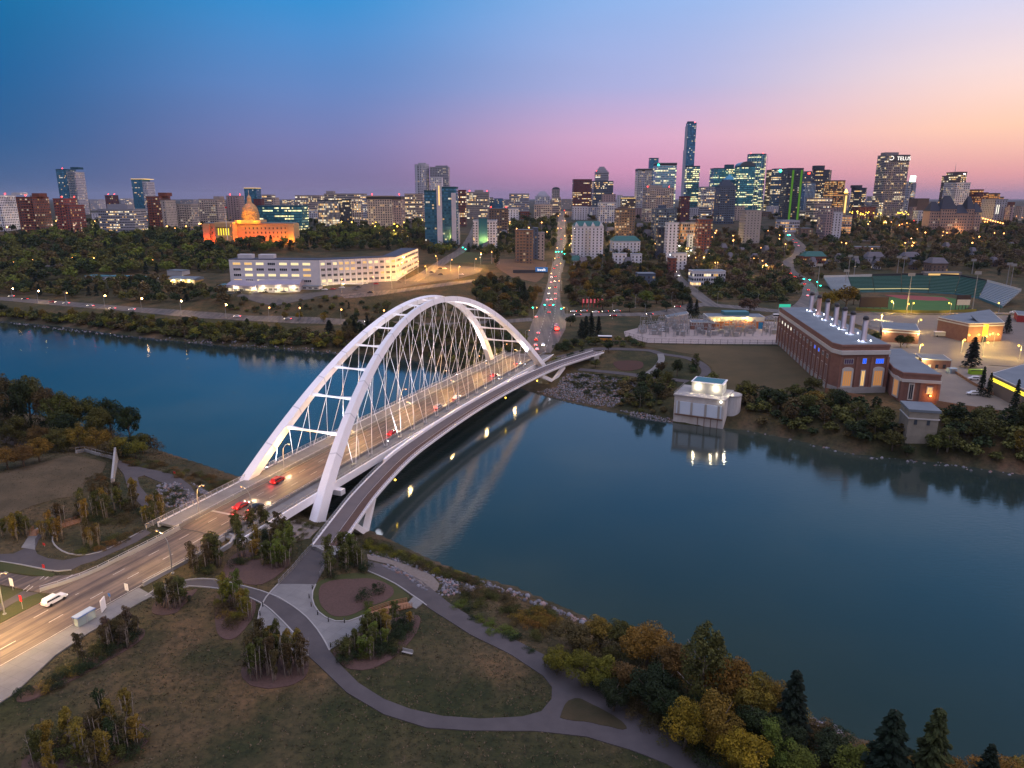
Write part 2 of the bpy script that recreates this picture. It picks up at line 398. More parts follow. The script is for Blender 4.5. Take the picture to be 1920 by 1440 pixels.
col = np.where(NEAR[:, None], lawn, floor_)
col = np.where((~NEAR & (V[:, 2] > 46))[:, None], city, col)
t = np.clip((RD-4)/12, 0, 1)[:, None]; col = np.where(RD[:, None] > 0, brush*(1-t)+col*t, bed)
t = np.clip((RD-1.5)/3, 0, 1)[:, None]; col = np.where(RD[:, None] > 0, mud*(1-t)+col*t, bed)
M['ground'] = mat('ground_cover', (.42, .56, .34), .95, (1.3, 1.1, .95), .085, attr='tint', bump=.8, bscale=1.6, detail=12, contrast=.13)
nt = M['ground'].node_tree; b = nt.nodes['Principled BSDF']; bc = b.inputs['Base Color'].links[0].from_socket
t = nd(nt, 'ShaderNodeTexCoord'); n1 = nd(nt, 'ShaderNodeTexNoise', i_Scale=.022, i_Detail=4, i_Roughness=.6); nt.links.new(t.outputs['Object'], n1.inputs[0])
n2 = nd(nt, 'ShaderNodeTexNoise', i_Scale=.7, i_Detail=8, i_Roughness=.75); nt.links.new(t.outputs['Object'], n2.inputs[0])
bc = mixc(nt, 1.0, bc, ramp(nt, n1.outputs[0], [(.38, (.55, .75, .5)), (.5, (.95, 1, .9)), (.6, (1.35, 1.2, 1.05))]), 'MULTIPLY')
bc = mixc(nt, 1.0, bc, ramp(nt, n2.outputs[0], [(.36, (.45, .5, .45)), (.5, (1, 1, 1)), (.66, (1.45, 1.35, 1.25))]), 'MULTIPLY'); nt.links.new(bc, b.inputs['Base Color'])
g = link('ground', npmesh('ground', V, F, M['ground'], True, col)); tag(g, kind='structure')

# water: one sheet, lightly rippled
m = bpy.data.materials.new('river_water'); m.use_nodes = True; nt = m.node_tree; b = nt.nodes['Principled BSDF']
b.inputs['Base Color'].default_value = (.019, .032, .029, 1); b.inputs['Roughness'].default_value = .05; b.inputs['IOR'].default_value = 1.72; b.inputs['Specular IOR Level'].default_value = .5
t = nd(nt, 'ShaderNodeTexCoord'); mp = nd(nt, 'ShaderNodeMapping'); mp.inputs['Scale'].default_value = (.5, 1.3, 1); mp.inputs['Rotation'].default_value = (0, 0, R(15)); nt.links.new(t.outputs['Object'], mp.inputs[0])
n1 = nd(nt, 'ShaderNodeTexNoise', i_Scale=.8, i_Detail=4, i_Roughness=.55); nt.links.new(mp.outputs[0], n1.inputs[0])
n2 = nd(nt, 'ShaderNodeTexNoise', i_Scale=.03, i_Detail=3); nt.links.new(t.outputs['Object'], n2.inputs[0])
rr = nd(nt, 'ShaderNodeMapRange'); rr.inputs[1].default_value = .35; rr.inputs[2].default_value = .65; rr.inputs[3].default_value = .025; rr.inputs[4].default_value = .11; n3 = nd(nt, 'ShaderNodeTexNoise', i_Scale=.012, i_Detail=5); nt.links.new(t.outputs['Object'], n3.inputs[0]); nt.links.new(n3.outputs[0], rr.inputs[0]); nt.links.new(rr.outputs[0], b.inputs['Roughness']); nt.links.new(ramp(nt, n3.outputs[0], [(.35, (.012, .026, .027)), (.5, (.019, .032, .029)), (.65, (.032, .044, .034))]), b.inputs['Base Color'])
bp = nd(nt, 'ShaderNodeBump', i_Strength=.11, i_Distance=.25)
nt.links.new(mathn(nt, 'MULTIPLY', n1.outputs[0], mathn(nt, 'MULTIPLY_ADD', n2.outputs[0], 1.1)), bp.inputs['Height']); nt.links.new(bp.outputs[0], b.inputs['Normal'])
wm = MB(); wm.add([(-1600, -300, 0), (900, -300, 0), (900, 900, 0), (-1600, 900, 0)], [(0, 1, 2, 3)])
tag(wm.build('river', m), kind='structure')

# ---------------------------------------------------------------- draped sheets (paths, roads, beds)
def smoothpx(P, n=4, closed=False):
    P = np.array(P, float); N = len(P); out = []
    rng = range(N) if closed else range(N-1)
    for i in rng:
        if closed: p0, p1, p2, p3 = P[i-1], P[i], P[(i+1) % N], P[(i+2) % N]
        else: p0, p1, p2, p3 = P[max(i-1, 0)], P[i], P[i+1], P[min(i+2, N-1)]
        for k in range(n):
            t = k/n; out.append(.5*((2*p1)+(-p0+p2)*t+(2*p0-5*p1+4*p2-p3)*t*t+(-p0+3*p1-3*p2+p3)*t**3))
    if not closed: out.append(P[-1])
    return out
PAVED = []; RIBS = []; HARD = []
def sheet(name, poly, m, dz=.08, step=2.6, px=True, smooth=False, skirt=.3, parent=None, zf=None, kind='structure', org=None):
    if smooth: poly = smoothpx(poly, 4, True)
    if px: poly = [tuple(G(*p)[:2]) for p in poly]
    if name in ('road', 'path', 'sidewalk', 'plaza', 'parking_lot', 'footbridge_landing', 'gravel_path', 'substation_gravel', 'ball_field', 'infield_clay', 'brown_field', 'landing_slab', 'hill_lawn') or name == 'grass': PAVED.append(np.array([p[:2] for p in poly]))
    if name not in ('grass', 'hill_lawn', 'brown_field'): HARD.append(np.array([p[:2] for p in poly]))
    B = []
    for i in range(len(poly)):
        a = np.array(poly[i-1][:2]); b = np.array(poly[i][:2]); n = max(1, int(np.hypot(*(b-a))/step))
        B += [a+(b-a)*k/n for k in range(n)]
    B = np.array(B); lo, hi = B.min(0), B.max(0)
    gx, gy = np.meshgrid(np.arange(lo[0], hi[0], step)+.37, np.arange(lo[1], hi[1], step)+.29); gx = gx.ravel(); gy = gy.ravel()
    ins = np.zeros(len(gx), bool); dmin = np.full(len(gx), 1e9)
    for i in range(len(B)):
        (ax, ay), (bx, by) = B[i-1], B[i]
        if abs(by-ay) > 1e-9: ins ^= ((ay > gy) != (by > gy)) & (gx < (bx-ax)*(gy-ay)/(by-ay)+ax)
        dmin = np.minimum(dmin, (gx-bx)**2+(gy-by)**2)
    k = ins & (dmin > (step*.45)**2)
    pts = [Vector((x, y)) for x, y in B]+[Vector((x, y)) for x, y in zip(gx[k], gy[k])]
    nb = len(B)
    r = geometry.delaunay_2d_cdt(pts, [(i, (i+1) % nb) for i in range(nb)], [], 1, 1e-4)
    vs, fs = r[0], [tuple(f) for f in r[2]]
    X = np.array([v[0] for v in vs]); Y = np.array([v[1] for v in vs])
    Z = (zf(X, Y) if zf else Hh(X, Y))+dz
    ff = []
    for f in fs:
        a, b, c_ = (vs[f[0]], vs[f[1]], vs[f[2]])
        ff.append(f if (b-a).cross(c_-a) > 0 else f[::-1])
    v3 = list(zip(X, Y, Z)); mb = MB()
    if skirt:
        cnt = {}
        for f in ff:
            for i in range(len(f)): cnt[(f[i], f[(i+1) % len(f)])] = 1
        bd = [e for e in cnt if (e[1], e[0]) not in cnt]; mp_ = {}
        for e in bd:
            for q in e:
                if q not in mp_: mp_[q] = len(v3); v3.append((X[q], Y[q], Z[q]-skirt))
        ff += [(a, mp_[a], mp_[b], b) for a, b in bd]
    mb.add(v3, ff)
    if org is not None: mb.local(org)
    o = mb.build(name, m, parent)
    if kind and parent is None: o['kind'] = kind
    return o
def line_world(px, n=4, isw=False):
    P = smoothpx(px, n)
    return [np.array(p[:2]) if isw else G(*p)[:2] for p in P]
def offs(C, d0, d1):
    C = np.array(C); T = np.gradient(C, axis=0); T /= np.linalg.norm(T, axis=1)[:, None]+1e-9
    N = np.stack([T[:, 1], -T[:, 0]], 1)
    return C+N*d0, C+N*d1
def resample(C, s):
    C = np.array(C); L = np.r_[0, np.cumsum(np.linalg.norm(np.diff(C, axis=0), axis=1))]
    n = max(2, int(L[-1]/s)+1); q = np.linspace(0, L[-1], n)
    return np.stack([np.interp(q, L, C[:, k]) for k in range(C.shape[1])], 1)
def strip(C, w0, w1, dz, zf=None, across=4, thick=0, s=2.5):
    """a band between lateral offsets w0<w1 (right positive) along world centreline C"""
    C = resample(C, s); T = np.gradient(C, axis=0); T /= np.linalg.norm(T, axis=1)[:, None]+1e-9
    N = np.stack([T[:, 1], -T[:, 0]], 1); mb = MB(); n = len(C); V = []
    for k in range(across+1):
        P = C+N*(w0+(w1-w0)*k/across); Z = (zf(P[:, 0], P[:, 1]) if zf else Hh(P[:, 0], P[:, 1]))+dz
        V.append(np.c_[P, Z])
    V = np.array(V); idx = lambda k, i: k*n+i
    F = [(idx(k, i), idx(k+1, i), idx(k+1, i+1), idx(k, i+1)) for k in range(across) for i in range(n-1)]
    v = V.reshape(-1, 3)
    if thick:
        lo = v.copy(); lo[:, 2] -= thick; o = len(v); v = np.r_[v, lo]
        F += [(o+a, o+d, o+c, o+b) for a, b, c, d in F]
        F += [(idx(0, i+1), o+idx(0, i+1), o+idx(0, i), idx(0, i)) for i in range(n-1)]
        F += [(idx(across, i), o+idx(across, i), o+idx(across, i+1), idx(across, i+1)) for i in range(n-1)]
        for i in (0, n-1):
            F += [tuple([idx(k, i), idx(k+1, i), o+idx(k+1, i), o+idx(k, i)][:: (-1 if i == 0 else 1)]) for k in range(across)]
    return mb.add(v, F)
def ribbon(name, px, w, m, dz=.1, thick=.3, n=4, across=4, s=2.5):
    C = line_world(px, n); RIBS.append((resample(C, 4), w/2)); o = strip(C, -w/2, w/2, dz, across=across, thick=thick, s=s).build(name, m); o['kind'] = 'structure'
    return C
def dashes(name, C, w, on, off, m, dz, width=.16, s0=0, s1=1e9, zf=None, parent=None, solid=False, org=None):
    C = resample(C, .5); T = np.gradient(C, axis=0); T /= np.linalg.norm(T, axis=1)[:, None]; N = np.stack([T[:, 1], -T[:, 0]], 1)
    mb = MB(); L = len(C)*.5; s = s0
    while s < min(L, s1)-1:
        e = min(s+on, L-1, s1)
        q = np.arange(int(s/.5), int(e/.5)+1, 3 if solid else 2); q = q[q < len(C)]
        if len(q) > 1:
            A = C[q]+N[q]*(w-width/2); B = C[q]+N[q]*(w+width/2)
            za = (zf(A[:, 0], A[:, 1]) if zf else Hh(A[:, 0], A[:, 1]))+dz; zb = (zf(B[:, 0], B[:, 1]) if zf else Hh(B[:, 0], B[:, 1]))+dz
            v = [(*a, z) for a, z in zip(A, za)]+[(*b, z) for b, z in zip(B, zb)]; n = len(q)
            mb.add(v, [(i, n+i, n+i+1, i+1) for i in range(n-1)])
        s += on+off
    if org is not None: mb.local(org)
    o = mb.build(name, m, parent)
    if parent is None: o['kind'] = 'structure'
    return o

# ---------------------------------------------------------------- bridge frame: s along, w to the right (east), z up
BX, BY, BT = -32.478, 276.716, .376
BD = np.array([math.sin(BT), math.cos(BT)]); BR = np.array([math.cos(BT), -math.sin(BT)])
BROT = -BT
def BF(s, w, z=0): 
    p = np.array([BX, BY])+s*BD+w*BR
    return (p[0], p[1], z)
def zd(s): return 9-1.159*s/100-.638*(s/100)**2
def zdxy(x, y):
    s = (np.asarray(x)-BX)*BD[0]+(np.asarray(y)-BY)*BD[1]
    return zd(s)
def zblend(x, y):                                       # deck height on the bridge, ground height on land
    s = (np.asarray(x)-BX)*BD[0]+(np.asarray(y)-BY)*BD[1]
    t = np.clip((-s-118)/8, 0, 1)+np.clip((s-113)/8, 0, 1)
    return zd(s)*(1-t)+Hh(x, y)*t
CL = [np.array(BF(s, 0)[:2]) for s in np.arange(-250, 131, 5)]
LA = [c_ for c_ in CL if (c_-[BX, BY])@BD < -110]

# asphalt with wheel-track wear running along the road
def roadmat(name, c1, c2, ang, wfreq):
    m = bpy.data.materials.new(name); m.use_nodes = True; nt = m.node_tree; b = nt.nodes['Principled BSDF']; b.inputs['Roughness'].default_value = .62; b.inputs['Specular IOR Level'].default_value = .4
    t = nd(nt, 'ShaderNodeTexCoord'); ge = nd(nt, 'ShaderNodeNewGeometry'); mp = nd(nt, 'ShaderNodeMapping'); mp.vector_type = 'TEXTURE'; mp.inputs['Rotation'].default_value = (0, 0, ang); mp.inputs['Scale'].default_value = (1, 30, 1)
    nt.links.new(ge.outputs['Position'], mp.inputs[0])
    nz = nd(nt, 'ShaderNodeTexNoise', i_Scale=wfreq, i_Detail=5, i_Roughness=.65); nt.links.new(mp.outputs[0], nz.inputs[0])
    n2 = nd(nt, 'ShaderNodeTexNoise', i_Scale=.35, i_Detail=6); nt.links.new(ge.outputs['Position'], n2.inputs[0])
    c = ramp(nt, nz.outputs[0], [(.38, c1), (.62, c2)]); c = mixc(nt, 1.0, c, ramp(nt, n2.outputs[0], [(.35, (.85, .85, .85)), (.65, (1.1, 1.1, 1.1))]), 'MULTIPLY')
    nt.links.new(c, b.inputs['Base Color']); return m
M['road_b'] = roadmat('bridge_road_asphalt', (.058, .045, .042), (.17, .125, .10), -BT, .75)
M['road_n'] = roadmat('avenue_asphalt', (.06, .05, .045), (.15, .12, .10), 0, .5)

E0 = np.array(BF(0, 0, 0))
br = empty('arch_bridge', E0, 'white steel twin arch road bridge with crossing hangers carrying the road over the river', 'bridge')
def bpart(mb, name, m, parent=None, smooth=False): return mb.local(E0).build(name, m, parent or br, smooth)
deckC = [np.array(BF(s, 0)[:2]) for s in np.arange(-123, 121, 3)]
bpart(strip(deckC, -13.9, 12, -.02, zdxy, 4, .5), 'deck', M['concrete'])
bpart(strip(deckC, -6.6, 7.1, .06, zdxy, 4), 'roadway', M['road_b'])
bpart(strip(deckC, -13.5, -7.1, .14, zdxy, 2, .16), 'sidewalk', M['concrete'])
for w0 in (-14.4, 11.95): bpart(strip(deckC, w0, w0+.5, .15, zdxy, 1, 2.3), 'girder', M['white'])
for w0 in (-9, -4, 1, 6): bpart(strip(deckC, w0-.25, w0+.25, -.55, zdxy, 1, 1.5), 'floor_beam', M['white'])
for w0 in (-7.1, 7.1):
    bo = bpart(strip(deckC, w0, w0+.38, .85, zdxy, 1, .85, s=3), 'crash_barrier', M['concrete'])
    mb = MB()
    for s in np.arange(-122, 120, 3.0): mb.beam(BF(s, w0+.2, zd(s)+.8), BF(s, w0+.2, zd(s)+1.25), .12, .12)
    mb.tube([BF(s, w0+.2, zd(s)+1.25) for s in np.arange(-122, 120, 6.0)], .07, 5)
    bpart(mb, 'barrier_rail', M['rail'], bo) if False else mb.local(E0).build('barrier_rail', M['rail'], bo)
mb = MB()
for s in np.arange(-127, 120, 2.2): mb.beam(BF(s, -13.7, zd(s)+.1), BF(s, -13.95, zd(s)+1.45), .12, .12)
for dz in (.35, .6, .85, 1.1, 1.42): mb.tube([BF(s, -13.75-.15*dz, zd(s)+dz) for s in np.arange(-127, 121, 6.2)], .075 if dz > 1.3 else .035, 4)
bpart(mb, 'railing', M['rail'])
mb = MB()
for s in np.arange(-120, 118, 3.0): mb.beam(BF(s, 11.7, zd(s)+.1), BF(s, 11.7, zd(s)+.75), .1, .1)
mb.tube([BF(s, 11.7, zd(s)+.75) for s in np.arange(-120, 118, 6.2)], .05, 4)
bpart(mb, 'edge_rail', M['rail'])
for s in (-112.4, 112): bpart(MB().prism([BF(s-.4, -6.6)[:2], BF(s-.4, 7.1)[:2], BF(s+.4, 7.1)[:2], BF(s+.4, -6.6)[:2]][::-1], zd(s)+.05, zd(s)+.075), 'expansion_joint', M['steel'])
AL, AZB, AZC, AWB, AWT = 97.43, 2.7, 51.4, 15.17, 3.56
def arch(t, side, dz=0):
    k = 1-t*t; return np.array(BF(t*AL, side*(AWB+(AWT-AWB)*k), AZB+(AZC-AZB)*k+dz))
M['splice'] = mat('splice_plate', (.62, .61, .64), .55)
for side in (-1, 1):
    n = 88; V_ = []; F_ = []
    for i in range(n+1):
        t = -1+2*i/n; p = arch(t, side); tg = arch(min(t+.01, 1.01), side)-arch(t-.01, side); tg /= np.linalg.norm(tg)
        out = np.array([BR[0]*side, BR[1]*side, 0]); lean = (AWB-AWT)/(AZC-AZB)
        out = np.array([out[0], out[1], lean*1.0]); out -= tg*out.dot(tg); out /= np.linalg.norm(out)
        up = np.cross(tg, out); up *= np.sign(up[2]) if abs(up[2]) > 1e-6 else 1; up /= np.linalg.norm(up)
        a = .95+.48*t*t; b_ = 1.02+.72*t*t
        for x, y in ((-1, -1), (1, -1), (1, 1), (-1, 1)): V_.append(p+out*x*a+up*y*b_)
        if i:
            o = (i-1)*4; F_ += [(o+k, o+(k+1) % 4, o+4+(k+1) % 4, o+4+k)[::side] for k in range(4)]
    F_ += [(3, 2, 1, 0), tuple(4*n+k for k in range(4))]
    ao = bpart(MB().add(V_, F_), 'arch', M['white'])
    for t in np.arange(-.84, .9, .112):                   # bolted splice bands
        i = int(round((t+1)/2*n)); q = [np.array(V_[i*4+k]) for k in range(4)]; c_ = sum(q)/4; tg = arch(t+.01, side)-arch(t-.01, side); tg /= np.linalg.norm(tg)
        vv = [tuple(c_+(p_-c_)*1.02+tg*d_) for d_ in (-.22, .22) for p_ in q]
        bpart(MB().add(vv, [(k, (k+1) % 4, 4+(k+1) % 4, 4+k)[::side] for k in range(4)]), 'splice_band', M['splice'])
    for e in (-1, 1):
        p = arch(e*.985, side); mb = MB(); q = BF(e*AL*1.0, side*(AWB+.2))
        mb.box(q[0], q[1], -3.5, 7, 8, 5.2, BROT); mb.box(q[0], q[1], 1.7, 5, 5.5, 1.3, BROT)
        bpart(mb, 'arch_footing', M['pale_concrete'])
st = [k*.112 for k in range(-7, 8)]
for t in st:
    a, b_ = arch(t, -1, .3), arch(t, 1, .3); mb = MB(); seg = 10; d = b_-a; V_ = []
    for i in range(seg+1):
        f = i/seg; p = a+d*f; q = abs(2*f-1)**2.2; hw = .28+.62*q; hh = .22+.38*q
        for x, y in ((-1, -1), (1, -1), (1, 1), (-1, 1)): V_.append((p[0]+BD[0]*hw*x, p[1]+BD[1]*hw*x, p[2]+hh*y-.2*(1-q)))
    F_ = [(o*4+k, o*4+(k+1) % 4, o*4+4+(k+1) % 4, o*4+4+k) for o in range(seg) for k in range(4)]
    bpart(MB().add(V_, F_), 'strut', M['white'])
# cross beam under the deck at the arch legs
for s in (-84, 84):
    bpart(MB().beam(BF(s, -15, zd(s)-2.6), BF(s, 15, zd(s)-2.6), 2.2, 1.6), 'cross_beam', M['white'])
for side, wd in ((-1, -13.2), (1, 9.6)):
    for sd in np.arange(-79, 80, 9.3):
        for dr in ((-1, 1) if abs(sd) < 70 else (0,)):
            sa = sd+dr*(2+7.5*(1-(sd/90)**2)); t = sa/AL
            if abs(t) > .93: continue
            top = arch(t, side, -1.0); bot = np.array(BF(sd+dr*.7, wd, zd(sd)+.1))
            if top[2] < bot[2]+3: continue
            mb = MB().tube([bot, top], .075, 5); ho = bpart(mb, 'hanger', M['white'])
            if dr != 1: mb = MB().box(bot[0], bot[1], bot[2]-.1, .3, 1.9, .6, BROT); mb.local(E0).build('anchor', M['steel'], ho)
for s, ww in ((-120, 13), (116, 13)):
    mb = MB(); q = BF(s, -1); mb.box(q[0], q[1], -2, 27.5, 3, zd(s)+1.2-.6, BROT); bpart(mb, 'abutment', M['pale_concrete'])

# ---------------------------------------------------------------- curved footbridge
fb_s = [-137, -120, -104, -88, -64.7, -44, -7, 30, 65, 92, 127, 134]
fb_w = [34.5, 30, 25.5, 21.3, 17.0, 15.0, 13.9, 15.0, 18, 22.5, 32.5, 35]
fbL = resample(np.array([BF(a, b_)[:2] for a, b_ in smoothpx(list(zip(fb_s, fb_w)), 6)]), 2.5)
def zfoot(x, y): return zdxy(x, y)*0+np.interp((np.asarray(x)-BX)*BD[0]+(np.asarray(y)-BY)*BD[1], [-137, -119, -60, 0, 70, 118, 134], [8.2, 8.9, 9.5, 9.4, 9.2, 9.0, 9.0])
fi = [i for i, p in enumerate(fbL) if -118 < (p-[BX, BY])@BD < 128]; fbC = fbL[fi]
f0 = np.array([*BF(0, 18)[:2], 0]); fb = empty('footbridge', f0, 'slender curved pedestrian bridge with plank strip and white parapet beside the arches', 'footbridge')
def fpart(mb, name, m, parent=None): return mb.local(f0).build(name, m, parent or fb)
fpart(strip(fbC, 0, 7.3, 0, zfoot, 4, .45), 'deck', M['white'])
fpart(strip(fbC, .4, 4.2, .05, zfoot, 2), 'walkway', mat('footbridge_surface', (.10, .085, .088), .85, (.13, .11, .112), .4))
fpart(strip(fbC, 4.3, 6.8, .06, zfoot, 2), 'plank_strip', M['deckwood'])
fpart(strip(fbC, 2, 5.3, -.46, zfoot, 2, 1.3), 'girder', M['white'])
for w0, w1 in ((0, .3), (6.9, 7.3)): fpart(strip(fbC, w0, w1, .22, zfoot, 1, .3), 'kerb', M['white'])
sv = (fbC-[BX, BY])@BD
fpart(strip(fbC[(sv > -66) & (sv < 66)], -.5, .35, .95, zfoot, 1, 1.3), 'bench_wall', M['white'])
mb = MB(); P = resample(fbC, 1.6); T = np.gradient(P, axis=0); T /= np.linalg.norm(T, axis=1)[:, None]; N = np.stack([T[:, 1], -T[:, 0]], 1)
Q = P+N*7.1; z = zfoot(P[:, 0], P[:, 1])
for a, zz, n_ in zip(Q, z, N): mb.beam((*a, zz+.2), (a[0]+n_[0]*.3, a[1]+n_[1]*.3, zz+1.35), .08, .14)
for dz in (.45, .7, .95, 1.15, 1.35): mb.tube([(*(a+n_*.25*dz), zz+dz) for a, zz, n_ in zip(Q, z, N)][::2], .06 if dz > 1.3 else .03, 4)
fpart(mb, 'railing', mat('pale_railing', (.62, .58, .62), .4, metal=.3))
mb = MB(); Q = P+N*.15
for a, zz in zip(Q, z):
    s_ = (a-[BX, BY])@BD
    if s_ < -64 or s_ > 64: mb.beam((*a, zz+.2), (*a, zz+1.35), .07, .1)
for lo, hi in ((-200, -64), (64, 200)):
    kk = [(*a, zz) for a, zz in zip(Q, z) if lo < (a-[BX, BY])@BD < hi]
    for dz in (.5, .8, 1.1, 1.35): mb.tube([(x, y, zz+dz) for x, y, zz in kk][::2], .045, 4)
fpart(mb, 'railing', M['rail'])
FP_, FN_ = P.copy(), N.copy()
def atf(s_):
    i = int(np.argmin(abs((FP_-[BX, BY])@BD-s_))); return FP_[i]+FN_[i]*3.65, FN_[i]
for s0_, base, legs in ((86, 66, 0), (-92, -96, 1)):
    pass
for sb, dts in ((80, 12), (-95, 8)):
    (q, n_), zb = atf(sb), 0; q = q+n_*1.6
    gz = max(.2, h(q[0], q[1])); mb = MB()
    for dd in (-dts, dts):
        (q2, n2_) = atf(sb+dd); q2 = q2+n2_*1.6; mb.beam((q[0], q[1], gz-.8), (q2[0], q2[1], float(zfoot(q2[0], q2[1]))-1.6), 1.5, 1.7)
    fpart(mb, 'v_pier', M['white'])
(q, n_) = atf(120); mb = MB(); mb.box(q[0], q[1], 0, 9, 4, float(zfoot(q[0], q[1]))-.5, BROT-.45); fpart(mb, 'abutment', M['pale_concrete'])
(q, n_) = atf(-117); mb = MB(); mb.box(q[0], q[1], 0, 9, 3, float(zfoot(q[0], q[1]))-.5, BROT-.3); fpart(mb, 'abutment', M['pale_concrete'])
# ---------------------------------------------------------------- near bank: road, paths, beds
def apx(name, poly, m, dz, **k): return sheet(name, poly, m, dz, smooth=(name == 'mulch_bed' or (name == 'grass' and poly[0] in ((1062, 1320), (592, 1096)))), **k)
LAc = [np.array(BF(s, 0)[:2]) for s in np.arange(-330, -119.9, 3)]
o = strip(LAc, -6.7, 7.4, .06, zblend, 6, .3).build('road', M['road_b']); o['kind'] = 'structure'
apx('road',
    [(-120, 1075), (0, 1073), (60, 1082), (130, 1080), (200, 1062), (255, 1038), (250, 1050), (170, 1105), (122, 1126), (118, 1116), (75, 1112), (0, 1097), (-120, 1088)], M['road_b'], .11)
apx('sidewalk', [BF(s, w_)[:2] for s, w_ in [(-215, 7.4), (-200, 7.4), (-175, 7.4), (-160, 7.4), (-148, 7.4), (-149, 12.4), (-156, 12.2), (-165, 12.3), (-171, 13), (-181, 16.5), (-200, 17), (-215, 17)]], M['concrete'], .2, px=False)
apx('sidewalk', [(272, 994), (250, 1003), (232, 1012), (205, 1025), (178, 1036), (150, 1046), (118, 1052), (90, 1048), (70, 1040), (66, 1030), (72, 1015), (80, 1005), (70, 1003), (60, 1010), (45, 1030), (25, 1040), (0, 1040), (-80, 1035), (-80, 1058), (0, 1054), (50, 1062), (100, 1072), (134, 1070), (152, 1060), (180, 1052), (215, 1036), (255, 1018), (284, 1000)][::-1], M['path'], .14)
apx('sidewalk', [(66, 1012), (78, 996), (84, 990), (74, 988), (58, 1000), (40, 1028), (66, 1032)], M['concrete'], .17)
apx('grass', [(-80, 1056), (0, 1054), (40, 1062), (80, 1070), (104, 1078), (98, 1083), (60, 1080), (0, 1072), (-80, 1070)], M['green_lawn'], .18)
apx('grass', [(-100, 1098), (0, 1100), (44, 1109), (0, 1134), (-100, 1180)], M['green_lawn'], .14)
apx('grass', [(-100, 1220), (0, 1150), (30, 1130), (70, 1114), (82, 1120), (80, 1128), (40, 1150), (0, 1171), (-100, 1230)], M['green_lawn'], .16)
apx('sidewalk', [(-100, 1180), (0, 1134), (44, 1109), (72, 1113), (30, 1130), (0, 1148), (-100, 1210)], M['path'], .15)
# plaza and landing
apx('footbridge_landing', [(583, 1028), (630, 1028), (612, 1060), (592, 1097), (522, 1097), (550, 1068)], M['path'], .12)
apx('plaza', [(522, 1097), (592, 1097), (585, 1118), (592, 1142), (612, 1160), (640, 1168), (672, 1160), (692, 1148), (708, 1160), (680, 1180), (640, 1206), (618, 1220), (600, 1228), (578, 1232), (540, 1218), (500, 1200), (486, 1176), (486, 1150), (500, 1120)], M['concrete'], .12)
apx('path', [(-10+270, 1122), (300, 1104), (350, 1090), (395, 1088), (440, 1097), (480, 1108), (510, 1118), (545, 1136), (575, 1160), (600, 1190), (618, 1222), (640, 1250), (672, 1282), (720, 1312), (770, 1332), (830, 1345), (900, 1349), (980, 1346), (1015, 1335), (1034, 1312), (1035, 1290), (1018, 1268), (960, 1230), (880, 1190), (820, 1152), (770, 1115), (730, 1090), (690, 1072), (690, 1052), (740, 1064), (790, 1090), (840, 1130), (900, 1168), (980, 1208), (1060, 1250), (1130, 1292), (1200, 1340), (1290, 1400), (1400, 1470), (1320, 1480), (1250, 1434), (1180, 1408), (1100, 1384), (1000, 1373), (880, 1372), (800, 1366), (720, 1342), (650, 1300), (600, 1252), (578, 1232), (560, 1200), (530, 1165), (500, 1138), (470, 1122), (430, 1108), (390, 1102), (350, 1100), (310, 1112), (285, 1120)], M['path'], .16, step=2.2)
apx('grass', [(1062, 1320), (1078, 1312), (1100, 1318), (1150, 1345), (1172, 1362), (1168, 1370), (1110, 1358), (1056, 1350), (1052, 1342)], M['dry_lawn'], .24)
apx('grass', [(592, 1096), (640, 1078), (690, 1076), (722, 1084), (752, 1106), (768, 1122), (735, 1134), (692, 1148), (668, 1160), (638, 1167), (612, 1158), (594, 1140), (587, 1118)], M['green_lawn'], .13)
apx('mulch_bed', [(602, 1100), (625, 1090), (660, 1087), (700, 1087), (732, 1100), (738, 1114), (722, 1128), (690, 1140), (660, 1154), (628, 1157), (606, 1142), (598, 1122)], M['mulch'], .19)
apx('mulch_bed', [(624, 1224), (646, 1206), (690, 1180), (740, 1160), (785, 1156), (784, 1180), (768, 1204), (740, 1232), (705, 1252), (672, 1258), (645, 1250)], M['mulch'], .12)
apx('mulch_bed', [(452, 1262), (470, 1240), (520, 1228), (570, 1238), (578, 1258), (560, 1280), (515, 1292), (470, 1286)], M['mulch'], .12)
apx('mulch_bed', [(30, 1310), (60, 1290), (150, 1240), (230, 1190), (268, 1180), (266, 1200), (220, 1230), (150, 1270), (90, 1300), (45, 1318)], M['mulch'], .12)
apx('mulch_bed', [(410, 1110), (470, 1115), (478, 1150), (450, 1190), (425, 1200), (405, 1180)], M['mulch'], .12)
apx('mulch_bed', [(285, 1150), (300, 1120), (345, 1112), (370, 1106), (350, 1130), (325, 1152)], M['mulch'], .12)
apx('mulch_bed', [(420, 1080), (440, 1040), (500, 1030), (545, 1050), (520, 1080), (480, 1098)], M['mulch'], .12)
apx('mulch_bed', [(40, 1440), (80, 1400), (180, 1350), (270, 1360), (272, 1400), (200, 1440), (100, 1470)], M['mulch'], .12)
apx('gravel_path', [(688, 1040), (720, 1046), (770, 1062), (810, 1080), (824, 1096), (820, 1108), (806, 1112), (796, 1100), (770, 1080), (735, 1060), (690, 1050)], M['gravel'], .16)
apx('landing_slab', [(762, 1135), (777, 1119), (795, 1131), (780, 1143)], M['concrete'], .21)
apx('gravel_beach', [(520, 985), (560, 975), (600, 990), (580, 1010), (540, 1020), (505, 1010)], M['gravel'], .1)
